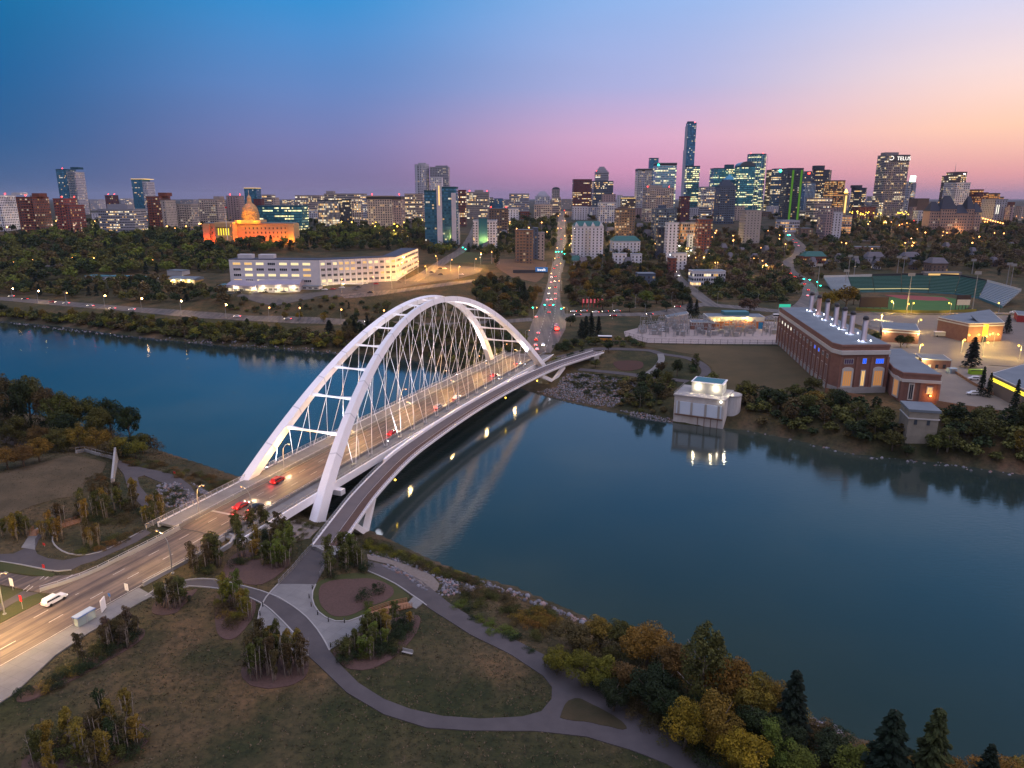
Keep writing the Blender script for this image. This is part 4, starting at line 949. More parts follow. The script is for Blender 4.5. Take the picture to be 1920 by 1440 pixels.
T('dark glass office block beside the white finned one', 644, 662, 373, 1105, 'off', 'dark', name='office_building', cat='office')
T('beige office block with rows of yellow lit windows', 661, 681, 371, 1110, 'off', 'beige', name='office_building', cat='office', fins=4)
T('long beige rooftop block behind the white finned office', 610, 690, 363, 1360, 'off', 'stone', name='office_building', cat='office', pent=(612, 625, 358))
T('beige hotel block with a dark top band and red roof lights', 689, 760, 367, 1050, 'res', 'beige', crown='darkband', beacon=True, split=(.74, 'res', 'pink'))
T('grey block just behind the left end of the beige hotel block', 678, 700, 366, 1250, 'off', 'pale')
T('beige block with warm lit rows left of the dark teal twin tower', 760, 797, 363, 1150, 'off', 'beige', name='office_building', cat='office')
T('rounded pale tower with wraparound balconies', 779, 808, 308, 1500, 'res', 'pale', fk='round', beacon=False, pent=(786, 800, 305))
T('grey stepped tower with balconies right of the rounded pale tower', 808, 845, 313, 1500, 'res', 'grey', balc=[(.7, 1)], pent=(818, 840, 310))
T('small white grid block in front of the grey stepped tower', 808, 832, 332, 1420, 'res', 'white')
r, w, dep, z1 = T('dark teal curved twin tower with a pale stone spine lit at the top', 797, 860, 350, 850, 'quiet', 'tealb', fk='bow', lower=(.42, 4, -1))
MB().box(-w*.03, -dep/2-1.2, 0, w*.16, 2.2, z1+5).build('stone_spine', M['wall'], r, color=WALLC['pale'])
MB().box(-w*.03, -dep/2-2.5, z1-20, w*.03, .3, 22).build('lit_strip', M['lit_window'], r)
MB().box(w*.42, -dep/2-.6, 0, w*.14, 1.4, z1-6).build('stone_pier', M['wall'], r, color=WALLC['pale'])
T('slim white annex at the foot of the dark teal twin tower', 851, 862, 399, 872, 'blind', 'white', depth=10)
T('maroon office tower with lit lower floors behind the teal twin', 849, 875, 356, 1050, 'off', 'maroon', name='office_building', cat='office')
T('grey office block with lit window bands right of the maroon tower', 876, 918, 360, 1250, 'off', 'stone', name='office_building', cat='office', pent=(890, 906, 356), beacon=True)
T('small dark blue block standing alone on the skyline', 926, 943, 372, 1600, 'quiet', 'navy')
T('sloping low dark block beside the small blue block', 915, 928, 375, 1500, 'quiet', 'dark')
T('brown block with white balconies on its right side', 917, 953, 391, 950, 'res', 'brown', balc=[(.7, 1)], beacon=True)
r, w, dep, z1 = T('white grid apartment block with a teal glass stripe up its middle', 887, 932, 413, 850, 'res', 'white', fh=3.0)
MB().box(-w*.08, -dep/2-.6, 0, w*.36, 1.2, z1+3).build('glass_stripe', M['tealpane'], r)
T('broad grey office with dark bands left of the avenue', 955, 992, 363, 1400, 'off', 'grey', name='office_building', cat='office', frac=.4)
T('small plain white block left of the avenue', 953, 972, 391, 1100, 'blind', 'white')
T('beige slab apartment with open balconies beside the avenue', 1001, 1036, 383, 1150, 'res', 'beige', balc=[(.35, .95)])
T('pale stepped block behind the beige balcony slab', 1003, 1031, 368, 1500, 'res', 'pale', crown='steps')
T('slender tower with a rounded top at the head of the avenue', 1034, 1049, 355, 1500, 'res', 'stone', crown='arch')
T('narrow block with glowing bands under the rounded top tower', 1035, 1051, 370, 1350, 'off', 'beige')
T('dark red office slab with faint lit floors', 1072, 1108, 336, 1300, 'off', 'maroon', name='office_building', cat='office', frac=.4)
T('low pale hall with a shallow glass dome in front of the dark red slab', 1072, 1101, 387, 1180, 'blind', 'pale', cat='hall', name='hall')
T('grey glass tower with a narrow upper shaft and stepped crown', 1108, 1148, 339, 1400, 'off', 'blue', name='office_building', cat='office')
T('narrow upper tower with a finned grey crown rising behind the red slab', 1113, 1139, 322, 1440, 'off', 'grey', crown='steps', beacon=True)
T('plain pinkish block below the grey glass tower', 1127, 1153, 364, 1210, 'blind', 'pink')
T('low grey white block with tall windows below the pinkish block', 1120, 1155, 379, 1120, 'res', 'pale')
T('slim white silo shaped block near the pinkish block', 1155, 1166, 366, 1500, 'blind', 'white')
T('long low brown block with a lit roof edge', 1163, 1190, 372, 1400, 'off', 'brown', crown='bright')
T('pale condominium with serrated balconies and a dark top', 1188, 1219, 316, 1400, 'res', 'pale', crown='darkband', balc=[(0, .3), (.5, 1)])
T('teal shaft rising behind the pale condominium', 1212, 1230, 296, 1620, 'quiet', 'tealb')
T('office tower with a dark purple top band and bright greenish floors', 1221, 1264, 305, 1450, 'teal', 'pale', crown='darkband', name='office_building', cat='office', fh=3.8, light=(-.42, M['green_lamp'], 2))
T('beige grid apartment tower with stacked balconies', 1203, 1261, 352, 1150, 'res', 'beige', balc=[(.14, .34), (.66, .86)], pent=(1218, 1241, 347), beacon=True)
r, w, dep, z1 = T('tallest blue glass tower of the skyline', 1277, 1296, 230, 1800, 'quiet', 'navy', fh=4.2, beacon=True, pent=(1281, 1292, 227))
MB().box(-w*.45, 1, 0, w*.28, dep*.9, z1*.97).build('pale_flank', M['wall'], r, color=WALLC['pale'])
MB().box(-w*.62, 2, 0, w*.12, dep*.6, z1*.70).build('lower_fin', M['wall'], r, color=WALLC['pale'])
T('black glass office with bright yellow floors at the foot of the tallest tower', 1280, 1307, 311, 1500, 'teal', 'dark', name='office_building', cat='office', fh=3.8)
T('grey finned block right of the yellow lit glass office', 1307, 1337, 350, 1300, 'off', 'grey', name='office_building', cat='office', fins=8)
T('dark red brick block low in front of the tallest tower', 1271, 1292, 368, 1150, 'res', 'maroon')
T('teal glass office with a flat top right of the tallest tower', 1326, 1373, 315, 1600, 'teal', 'tealb', name='office_building', cat='office', pent=(1358, 1372, 308))
T('glass pyramid topped building in front of the flat teal office', 1349, 1376, 338, 1380, 'quiet', 'tealb', crown='pyramid')
T('grey blue apartment tower with full width balconies below the glass pyramid', 1337, 1376, 349, 1100, 'res', 'blue', balc=[(.02, .46), (.54, .98)], crown='steps')
T('teal office with an arched glass top and many lit floors', 1371, 1409, 311, 1350, 'teal', 'tealb', crown='arch', name='office_building', cat='office', fh=3.6)
T('tall teal glass tower with red lights along its flat top', 1391, 1430, 288, 1500, 'teal', 'tealb', fk='cut', name='office_building', cat='office', beacon=True, fins=6)
T('brown office with lit bands right of the tall teal tower', 1430, 1458, 318, 1500, 'off', 'brown', name='office_building', cat='office')
T('blue office with a green roof lamp beside the green striped tower', 1440, 1460, 316, 1420, 'off', 'navy', name='office_building', cat='office', light=(.2, M['green_lamp'], 3))
T('plain grey brown slab without windows on its front, right of the avenue hill', 1386, 1427, 394, 950, 'blind', 'stone', frac=.3)
r, w, dep, z1 = T('dark apartment tower with two green lit vertical stripes', 1458, 1498, 315, 1150, 'res', 'dark', balc=[(.02, .24), (.46, .76)])
M['green_wash'] = emis('green_wash', (.16, .42, .05), .42)
for f in (-.18, .38): MB().box(w*f, -dep/2-.7, 0, w*.12, 1.0, z1-2).build('lit_stripe', M['green_wash'], r)
T('glass slab with vertical ribs right of the green striped tower', 1497, 1523, 342, 1300, 'quiet', 'blue', fins=7)
T('pale blue block with a small orange sign light', 1497, 1516, 321, 1600, 'off', 'blue', light=(0, M['red_lamp'], 3))
T('black glass office tower with a box on its roof', 1515, 1547, 318, 1450, 'off', 'dark', name='office_building', cat='office', pent=(1522, 1540, 310))
T('plain beige slab just behind the black glass office', 1540, 1551, 319, 1480, 'blind', 'beige')
T('brown block with orange lit floors and bright roof letters', 1540, 1578, 338, 1350, 'blaze', 'brown', name='office_building', cat='office')
T('beige block with a red panel on its front', 1509, 1556, 371, 1100, 'off', 'beige', name='office_building', cat='office')
T('grey slab with a windowless pale flank above the wooded slope', 1532, 1579, 390, 950, 'res', 'pink', split=(.42, 'blind', 'pale'))
T('low block with greenish lit windows beside the grey slab', 1578, 1597, 404, 1000, 'blaze', 'beige')
T('dark tower with a stepped octagonal top standing alone', 1589, 1622, 352, 1500, 'off', 'dark', fk='cut', pent=(1598, 1614, 347))
r = empty('obelisk_tower', (0, 0, 0), 'slim clock tower glowing yellow left of the dark octagonal tower', 'tower'); x = (1583.5-960)/CF*1400*.97; r.location = (x, 1400, h(x, 1400)); zt = vat(x, 1400, 357)-r.location[2]
MB().prism([(-2.6, -2.6), (2.6, -2.6), (2.6, 2.6), (-2.6, 2.6)], 0, zt*.9).build('wall', M['wall'], r, color=(.6, .45, .2)); MB().add([(-2.6, -2.6, zt*.9), (2.6, -2.6, zt*.9), (2.6, 2.6, zt*.9), (-2.6, 2.6, zt*.9), (0, 0, zt*1.06)], [(0, 1, 4), (1, 2, 4), (2, 3, 4), (3, 0, 4)]).build('spire', M['yellow_lamp'], r)
MB().box(0, -2.8, 4, 3, .3, zt*.7).build('lit_window', M['lit_window'], r)
r, w, dep, z1 = T('big pale concrete office tower with gridded windows and white roof lettering', 1632, 1691, 290, 1250, 'off', (.30, .26, .27), name='office_building', cat='office', fh=3.6, frac=.5, pent=(1649, 1674, 285), depth=30)
for k in range(12): o = MB().box(-w/2+w*(k+.5)/12, -dep/2-.25, 0, .8, .5, z1-5).build('pilaster', M['wall'], r, color=(.30, .26, .27)) if k == 0 else link('pilaster', o.data, r, (w*k/12, 0, 0), (.30, .26, .27))
def text(s, size, m, parent, loc, rot=(R(90), 0, 0), name='lettering', ext=.06, align='CENTER'):
    cu = bpy.data.curves.new(name, 'FONT'); cu.body = s; cu.size = size; cu.extrude = ext; cu.align_x = align; cu.resolution_u = 2
    tmp = bpy.data.objects.new(name, cu); COL.objects.link(tmp); dg = bpy.context.evaluated_depsgraph_get(); dg.update()
    me = bpy.data.meshes.new_from_object(tmp.evaluated_get(dg)); bpy.data.objects.remove(tmp); me.materials.clear(); me.materials.append(m)
    o = link(name, me, parent, loc); o.rotation_euler = rot; return o
M['sign_white'] = emis('sign_white', (1, .93, .85), 1.6)
MB().box(w*.12, -dep/2-.5, z1-9.5, w*.78, .9, 9.6).build('sign_backing', M['wall'], r, color=(.10, .09, .10)); text('TELUS', 8.4, M['sign_white'], r, (w*.24, -dep/2-1.3, z1-8), ext=.2)
MB().tube([(-w*.29+2.6*math.cos(a)*1.4, -dep/2-1.3, z1-4.5+3*math.sin(a*1.0)) for a in np.linspace(-2.6, 1.9, 9)], .5, 4).build('logo_swirl', M['sign_white'], r)
T('slim pale block with a bright glowing cube on its roof', 1691, 1700, 340, 1400, 'res', 'pale', light=None, crown=None)
x = (1694.5-960)/CF*1395*.985; r = empty('roof_sign', (x, 1397, vat(x, 1397, 341)), 'bright mint sign cube on the slim block right of the big concrete tower', 'sign'); M['mint'] = emis('mint_sign', (.6, 1, .85), 4)
MB().box(0, 0, 0, 8, 5, 11).build('lit_box', M['mint'], r); MB().box(0, 0, -1, 9, 6, 1).build('sign_base', M['dark'], r)
T('narrow grey finned block on the skyline right of the glowing cube', 1700, 1710, 343, 1500, 'off', 'grey', fins=3)
T('long low maroon hall at the foot of the big concrete tower', 1595, 1640, 388, 1200, 'blind', 'maroon', cat='hall', name='hall', depth=26)
T('windowless brown box building right of the big concrete tower', 1700, 1738, 372, 1300, 'blind', 'brown', cat='hall', name='hall', win=False)
T('low mauve hall between the brown box and the chateau', 1702, 1716, 388, 1210, 'blind', 'pink', depth=14)
T('brown slab office with a white roof light and a thin mast', 1756, 1801, 322, 1300, 'off', 'brown', name='office_building', cat='office', crown='mast', lower=(.3, 6, -1), light=(.3, M['cool_lamp'], 1.4))
T('pale hotel tower in front of the brown masted office', 1761, 1810, 342, 1200, 'res', 'pale', fh=3, name='hotel', cat='hotel')
T('stepped building glowing orange right of the pale hotel', 1809, 1846, 355, 1260, 'blaze', 'maroon', lower=(.5, 5, 1), name='office_building', cat='office')
T('stepped orange lit terraces descending to the right edge of the skyline', 1843, 1876, 362, 1250, 'blaze', 'brown', lower=(.5, 6, 1), name='office_building', cat='office')
r, w, dep, z1 = T('grey concrete block with two thin lit stripes near the right edge', 1836, 1884, 373, 1150, 'blind', 'grey', name='office_building', cat='office')
for f in (-.3, -.14): MB().box(w*f, -dep/2-.4, z1-22, .9, .3, 14).build('lit_stripe', M['cool_window'], r)
T('small reddish block at the right end of the skyline', 1884, 1899, 379, 1300, 'res', 'brick')
# chateau hotel: stone wings under steep roofs
r = empty('chateau_hotel', (0, 0, 0), 'stone chateau hotel with steep dark roofs and an orange lit centre', 'hotel'); x0_, x1_ = (1738-960)/CF*1050*.98, (1832-960)/CF*1050*.98; g0 = h((x0_+x1_)/2, 1060)
r.location = (x0_, 1050, g0); W_ = x1_-x0_; M['steep'] = mat('slate_roof', (.03, .035, .055), .8)
for a, b_, vt, pk in ((0, .22, 396, 378), (.2, .5, 392, 367), (.5, .74, 400, 384), (.72, .86, 392, 368), (.86, 1.0, 398, 380)):
    xa, xb = W_*a, W_*b_; zt = vat(x0_, 1050, vt)-g0; zp = vat(x0_, 1050, pk)-g0; c_ = (xa+xb)/2; dd = (a*10 % 3)
    MB().box(c_, 9-dd, -2, xb-xa, 18, zt+2).build('wall', M['wall'], r, color=(.36, .25, .21))
    MB().add([(xa-.5, -.6-dd, zt), (xb+.5, -.6-dd, zt), (xb+.5, 18.6-dd, zt), (xa-.5, 18.6-dd, zt), (xa+(xb-xa)*.3, 9-dd, zp), (xb-(xb-xa)*.3, 9-dd, zp)], [(0, 1, 5, 4), (1, 2, 5), (2, 3, 4, 5), (3, 0, 4)]).build('roof', M['steep'], r)
    for k in range(int(zt/4)):
        o = MB().box(0, 0, 0, xb-xa-1, .3, 1.9).build('window_row', WM['res'], r, color=(.36, .25, .21)); o.location = (c_, -.1-dd, 2+k*4)
point(x0_+W_*.55, 1042, g0+3, (1, .45, .12), 9000, 1)
# mid-distance blocks
T('low brown apartment block with dark balconies right of the avenue', 1152, 1190, 391, 950, 'res', 'brown', balc=[(.3, .7)], beacon=False, pent=(1163, 1178, 388))
T('white apartment block with green gabled roof and many small windows', 1073, 1132, 424, 820, 'blind', 'white', fh=3.1, frac=.5, crown='gables', balc=[(.36, .58)])
T('low white lodge with a green mansard roof', 1145, 1202, 452, 850, 'blind', 'white', fh=3.2, crown='mansard', cat='lodge', name='lodge')
T('small white two storey house behind the orange trees, left one', 1150, 1177, 475, 790, 'blind', 'white', cat='house', name='house', depth=10)
T('small white flat roofed house under the green mansard lodge, right one', 1184, 1206, 476, 795, 'blind', 'white', cat='house', name='house', depth=10)
T('blue grey apartment block with a gable on its roof', 1221, 1268, 391, 950, 'res', 'blue', balc=[(.1, .4), (.6, .9)], pent=(1238, 1250, 385))
T('narrow white slab tower with dark windows, brightly lit at its foot', 1247, 1273, 417, 830, 'blind', 'white', fins=None, balc=None)
T('dark balcony wing attached left of the narrow white slab', 1231, 1247, 426, 845, 'res', 'dark', depth=12)
T('brown brick apartment block facing the wooded valley', 1304, 1336, 411, 880, 'res', 'brick', balc=[(.04, .3)])
T('parking garage glowing yellow between trees', 1272, 1304, 417, 950, 'blaze', 'beige', cat='garage', name='parking_garage', fh=4, frac=.7)
T('brown and cream apartment block at the foot of the avenue', 966, 1000, 431, 760, 'res', 'brown', balc=[(.2, .6)], fh=3.1)
T('blue sided apartment block right of the brown and cream one', 999, 1021, 427, 790, 'blind', 'blue', split=(.45, 'blind', 'beige'))
T('low brick shop with a blue roof sign by the hillside road', 1254, 1272, 484, 740, 'blind', 'brick', cat='shop', name='shop', depth=12)
T('white shop with a bright lamp beside the low brick shop', 1260, 1291, 475, 765, 'blind', 'white', cat='shop', name='shop', depth=12)
T('white modern low building with dark windows among round trees', 1296, 1366, 508, 655, 'off', 'white', cat='school', name='school', depth=16, fh=4)
T('blue grey low pavilion in the orange woods', 1195, 1233, 513, 655, 'blind', 'blue', cat='pavilion', name='pavilion', depth=14)
T('small teal roofed house by the avenue', 1071, 1090, 489, 770, 'blind', 'pale', cat='house', name='house', crown='mansard', depth=10)
T('white lit parking garage under the green striped tower', 1455, 1500, 413, 1000, 'blaze', 'pale', cat='garage', name='parking_garage', fh=4)
T('low brown block right of the white lit garage', 1494, 1526, 428, 950, 'blind', 'brown')
T('low red brick building with a teal roof near the right hand road', 1505, 1556, 481, 800, 'blaze', 'brick', cat='shop', name='shop', crown='mansard', depth=14)
T('long pink apartment row on the wooded slope', 1600, 1664, 463, 900, 'blind', 'pink', name='apartment_row', cat='row house', depth=14)
T('grey roofed house pair among trees behind the stadium', 1625, 1666, 482, 800, 'blind', 'grey', cat='house', name='house', crown='hip', depth=12)
T('blue grey roofed house right of the grey roofed pair', 1693, 1735, 482, 805, 'blind', 'blue', cat='house', name='house', crown='hip', depth=12)
T('large brown house with a broad hip roof behind the stadium', 1741, 1788, 494, 730, 'blind', 'brown', cat='house', name='house', crown='hip', depth=16)
T('low white house in the avenue trees left side', 1290, 1300, 440, 900, 'blind', 'white', cat='house', name='house', depth=10)
# far blocks strung along the skyline
for k, (u0, u1, vt, D, c_, lab) in enumerate([(340, 372, 374, 2300, 'grey', 'distant low grey block left of the dome'), (530, 552, 374, 2300, 'stone', 'distant low block right of the dark fronted block'), (905, 925, 370, 2400, 'blue', 'faint distant block behind the grey lit office'),
    (943, 956, 374, 2300, 'grey', 'faint distant block left of the avenue head'), (1052, 1071, 373, 2200, 'stone', 'distant low block right of the avenue head'), (1166, 1188, 368, 2200, 'grey', 'distant block left of the serrated condominium'),
    (1380, 1396, 345, 1900, 'blue', 'dark block between the two teal towers'), (1480, 1500, 330, 1900, 'navy', 'dark block behind the green striped tower'), (1556, 1590, 362, 1900, 'stone', 'low block behind the glowing clock tower'),
    (1622, 1634, 368, 1900, 'grey', 'pale low block left of the big concrete tower'), (1712, 1756, 378, 1900, 'stone', 'long low block on the skyline right of the concrete tower'), (228, 252, 372, 2300, 'pale', 'pale low block left of the bright topped teal tower'),
    (60, 84, 366, 2200, 'grey', 'distant grey block behind the red brick tower'), (1340, 1352, 358, 1750, 'brown', 'brown block left of the glass pyramid'), (868, 885, 362, 1600, 'pink', 'pink block right of the maroon office'), (735, 762, 369, 1500, 'pale', 'pale block right of the beige hotel')]):
    T(lab, u0, u1, vt, D, 'off' if k % 2 else 'res', c_, name='office_building', cat='office')

FILL = [('low beige walk up block', 'beige', 'blind'), ('low brown block', 'brown', 'res'), ('low pale block', 'pale', 'res'), ('low grey office', 'grey', 'off'), ('low brick block', 'brick', 'res'), ('low pink block', 'pink', 'blind')]
fr_ = random.Random(4); ci = 0
for (u, where) in [(352, 'between the red column tower and the beige balcony slab'), (540, 'behind the teal curved office'), (585, 'left of the white finned office'), (632, 'behind the white finned office'), (705, 'behind the beige hotel'), (770, 'left of the teal twin tower'), (866, 'right of the teal twin tower'), (905, 'below the grey lit office'), (938, 'behind the brown block with white balconies'), (962, 'at the left foot of the avenue head'), (984, 'under the broad grey office'), (1020, 'beside the beige balcony slab'),
    (1068, 'at the right foot of the avenue head'), (1085, 'behind the green gabled block'), (1112, 'below the dark red slab'), (1142, 'below the pinkish block'), (1170, 'behind the brown balcony block'), (1196, 'below the serrated condominium'), (1216, 'left of the gabled blue block'), (1272, 'behind the lit parking garage'), (1296, 'below the tallest tower'), (1318, 'behind the brown brick block'), (1345, 'below the glass pyramid'), (1362, 'right below the full balcony tower'),
    (1384, 'below the arched glass office'), (1432, 'left of the green striped tower'), (1450, 'at the left foot of the green striped tower'), (1505, 'right of the green striped tower'), (1525, 'behind the grey slab on the slope'), (1568, 'behind the low greenish lit block'), (1606, 'below the dark octagonal tower'), (1622, 'left of the big concrete tower'), (1720, 'beside the windowless brown box'), (1748, 'left of the chateau hotel'), (1845, 'right of the chateau hotel'), (1890, 'at the right end of the skyline'), (1910, 'cut by the right edge of the skyline')]:
    a, b_, c_ = FILL[ci % 6]; lv = 0
    D = fr_.uniform(1120, 1330); w_ = fr_.uniform(16, 30); T(f"{a} {where}", u-w_/2, u+w_/2, fr_.uniform(386, 397), D, c_, b_, depth=14); ci += 1

HZ = [([(1075, 492), (1095, 500), (1160, 496), (1180, 500)], 'in the autumn wood right of the avenue'), ([(1305, 478), (1330, 484), (1360, 472), (1395, 480), (1420, 492), (1440, 476), (1372, 490)], 'on the slope right of the hillside road'), ([(905, 448), (925, 455), (945, 446), (912, 470)], 'between the teal twin tower and the avenue'),
 ([(1530, 500), (1560, 505), (1580, 492), (1610, 500), (1650, 505), (1720, 506), (1780, 470), (1830, 480), (1870, 500), (1900, 470)], 'in the woods behind the stadium'), ([(1145, 440), (1200, 432), (1215, 445), (1100, 470), (1120, 440), (1180, 462)], 'around the green mansard lodge')]
for pts, where in HZ:
    for k, (u, v) in enumerate(sorted(pts)):
        p = G(u, v); D = p[1]; nm = fr_.choice(['white', 'brown', 'grey', 'beige']); w_ = fr_.uniform(11, 17)
        T(f"small {nm} house {where}, {['first', 'second', 'third', 'fourth', 'fifth', 'sixth', 'seventh', 'eighth', 'ninth', 'tenth'][k]} from the left", u-w_/2, u+w_/2, v-8*600/D-2, D, 'res', nm, cat='house', name='house', crown='hip', depth=10, fh=3)
# ---------------------------------------------------------------- named buildings
def winmesh(name, w, hgt, pane, frame, d=.18, mull=2, arched=False, fr=.14):
    """one window facing -y, origin at its lower middle: frame box, pane, glazing bars"""
    mb = MB()
    mb.prism([(-w/2, 0), (w/2, 0), (w/2, -d*.5), (-w/2, -d*.5)][::-1], 0, hgt, 1)
    for x0, x1, z0, z1 in ((-w/2-fr, -w/2, -fr, hgt+fr), (w/2, w/2+fr, -fr, hgt+fr), (-w/2, w/2, -fr, 0), (-w/2, w/2, hgt, hgt+fr)):
        mb.prism([(x0, -d), (x1, -d), (x1, 0), (x0, 0)], z0, z1, 0)
    for k in range(1, mull): x = -w/2+w*k/mull; mb.prism([(x-.05, -d*.8), (x+.05, -d*.8), (x+.05, 0), (x-.05, 0)], 0, hgt, 0)
    if arched:
        P = [((w/2+fr)*math.cos(a), hgt+fr+.28*w*math.sin(a)) for a in np.linspace(0, math.pi, 9)]
        v = [(x, -d, z) for x, z in P]+[(x, 0, z) for x, z in P]; n = 9
        mb.add(v, [tuple(range(8, -1, -1)), tuple(range(9, 18))]+[(i, i+1, i+10, i+9) for i in range(8)], 0)
    me = bpy.data.meshes.new(name); me.from_pydata(mb.v, [], mb.f); me.materials.append(frame); me.materials.append(pane); me.polygons.foreach_set('material_index', mb.m); me.update()
    return me
def facade(root, P, Q, z0, rows, cols, fh, w, hgt, meshes, prob, u0=0, u1=1, name='window', skip=None, zoff=.9, org=None):
    """copies of window meshes on the wall from P to Q (world xy, outward on the right hand side when walking P->Q is the camera side)"""
    org = org or root.location; P = np.array(P[:2]); Q = np.array(Q[:2]); d = Q-P; L = np.hypot(*d); d /= L; ang = math.atan2(d[1], d[0])
    for r_ in range(rows):
        for c_ in range(cols):
            if skip and skip(r_, c_): continue
            f = u0+(u1-u0)*(c_+.5)/cols; p = P+d*L*f
            k = 0 if rnd.random() > (prob[r_] if isinstance(prob, (list, tuple)) else prob) else 1+rnd.randrange(len(meshes)-1)
            o = link(name, meshes[k], root, (p[0]-org[0], p[1]-org[1], z0+zoff+r_*fh-org[2])); o.rotation_euler = (0, 0, ang)
def world_prism(name, poly, z0, z1, m, root, color=None, **k):
    return MB().prism(poly, z0, z1).local(tuple(root.location)).build(name, m, root, color=color)
def back(P, Q, d):
    P = np.array(P[:2]); Q = np.array(Q[:2]); t = (Q-P)/np.hypot(*(Q-P)); n = np.array([-t[1], t[0]]); return n*d
def ccw(poly):
    a = sum(poly[i-1][0]*poly[i][1]-poly[i][0]*poly[i-1][1] for i in range(len(poly))); return poly if a > 0 else poly[::-1]

# white office building
A, B, C, D_ = G(443, 537), G(602, 537), G(744, 527), G(785, 500)
A[1] = B[1]+6
zb = 19.5; zt = vat(B[0], B[1], 488)
r = empty('office_building', (B[0], B[1], zb), 'long bent white office building with rows of windows beside the orange lit car park', 'office')
b1, b2, b3 = back(A, B, 17), back(B, C, 17), back(C, D_, 17)
fp = [A[:2], B[:2], C[:2], D_[:2], D_[:2]+b3, C[:2]+(b2+b3)/2, B[:2]+(b1+b2)/2, A[:2]+b1]
world_prism('wall', fp, zb-3, zt, M['wall'], r, (.66, .64, .66))
world_prism('roof', [tuple(p) for p in fp], zt+.02, zt+.5, mat('navy_roof', (.05, .06, .09), .8), r)
gw = lambda w, hh, mull, lit: winmesh('window', w, hh, lit, M['white'], mull=mull)
M['win_warm'] = emis('warm_pane', (1, .80, .42), 1.15); M['win_warm2'] = emis('amber_pane', (1, .6, .22), .9); M['win_dim'] = mat('dark_pane', (.03, .04, .055), .15, spec=.8)
n_rows = 5; fh = (zt-zb-.5)/n_rows
me3 = [gw(3.1, 2.0, 3, M['win_dim']), gw(3.1, 2.0, 3, M['win_warm']), gw(3.1, 2.0, 3, M['win_warm2'])]
facade(r, B, C, zb, 5, 13, fh, 3, 2, me3, [.35, .1, .12, .2, .75])
fl = zt-fh*4-.5
me4 = [gw(6.2, 1.9, 4, M['win_dim']), gw(6.2, 1.9, 4, M['win_warm']), gw(6.2, 1.9, 4, M['win_warm2'])]
facade(r, A, B, fl, 4, 7, fh, 3, 2, me4, [.3, .5, .35, .85], .02, .92)
row = MB(); L = np.hypot(*(D_-C)[:2]); row.prism([(-.0, -.15), (L*.94, -.15), (L*.94, 0), (0, 0)], 0, 1.9)
o = None
for k in range(5):
    if o is None: o = row.build('window_row', WM['off'], r, color=(.66, .64, .66)); me = o.data
    else: o = link('window_row', me, r, color=(.66, .64, .66))
    q = C+(D_-C)*.03; o.location = (q[0]-B[0], q[1]-B[1], k*fh+1); o.rotation_euler = (0, 0, math.atan2(*(D_-C)[1::-1]))
for k in range(14):
    q = B[:2]+(C-B)[:2]*(k/13*.99+.003)
    if k == 0: o = MB().box(0, 0, 0, .35, .5, zt-zb).build('fin', M['white'], r); me = o.data
    else: o = link('fin', me, r)
    o.location = (q[0]-B[0], q[1]-B[1]-.25, 0)
for (u0, u1, v0) in ((445, 471, 474), (484, 512, 475)):
    x = (u0+u1)/2; q = A+(B-A)*((x-443)/160); y = q[1]+10; X0 = (x-960)/CF*y*.98
    MB().box(X0-B[0], y-B[1], zt-zb+.5, (u1-u0)/CF*y, 7, 3.2).build('rooftop_hut', M['wall'], r, color=(.55, .53, .55))
q = B+(C-B)*.3; MB().beam((q[0]-B[0]-9, q[1]-B[1]-1.8, 3.6), (q[0]-B[0]+16, q[1]-B[1]-4.5, 3.6), 3.5, .4).build('entrance_canopy', M['white'], r)
for f in (.12, .3, .45, .6, .9): q = B+(C-B)*f; point(q[0], q[1]-5, zb+3.5, (1, .72, .25), 800, .4)
# greenhouse sheds and garages in front of it
M['green_glass'] = mat('greenhouse_roof', (.22, .20, .27), .3, (.30, .27, .34), .5, spec=.6)
M['tealroof'] = mat('teal_roof', (.05, .16, .20), .7)
def shed(name, u0, u1, vb, dep, hw, hr, roofm, colr, label, cat='shed', lit=0, lights=(), n=0):
    P, Q = G(u0, vb), G(u1, vb); P[2] = Q[2] = min(P[2], Q[2])-.3; r = empty(name, P, label, cat); d = (Q-P); L = np.hypot(*d[:2]); a = math.atan2(d[1], d[0])
    r.rotation_euler = (0, 0, a)
    MB().box(L/2, dep/2, -1, L, dep, hw+1).build('wall', M['wall'], r, color=colr)
    mb = MB(); k = 6; prof = [(-.4+ (dep+.8)*i/k, hw+hr*math.sin(math.pi*(.12+.6*i/k))) for i in range(k+1)] if hr else [(-.4, hw+.02), (dep+.4, hw+.02)]
    v = [(-.4, y, z) for y, z in prof]+[(L+.4, y, z) for y, z in prof]+[(-.4, y, hw-.3) for y, z in prof]+[(L+.4, y, hw-.3) for y, z in prof]; m_ = len(prof)
    f = [(i, m_+i, m_+i+1, i+1) for i in range(m_-1)]+[(i, i+1, 2*m_+i+1, 2*m_+i) for i in range(m_-1)]+[(m_+i+1, m_+i, 3*m_+i, 3*m_+i+1) for i in range(m_-1)]+[(0, 2*m_, 3*m_, m_), (m_-1, 2*m_-1, 4*m_-1, 3*m_-1)]
    mb.add(v, f).build('roof', roofm, r)
    if n:
        me = [winmesh('window', L/n*.6, hw*.45, M['win_dim'], M['white'], mull=3), winmesh('window', L/n*.6, hw*.45, M['win_warm'], M['white'], mull=3)]
        for k in range(n):
            link('window', me[1 if rnd.random() < lit else 0], r, (L*(k+.5)/n, -.02, hw*.3))
    for f_ in lights: 
        p = P+d*f_; point(p[0], p[1]-2, P[2]+hw-.4, (1, .75, .35), 1800, .3)
        MB().lathe(L*f_, -.5, [(.15, hw-.7), (.35, hw-.4), (.15, hw-.1)], 6).build('wall_lamp', M['white_lamp'], r)
    return r
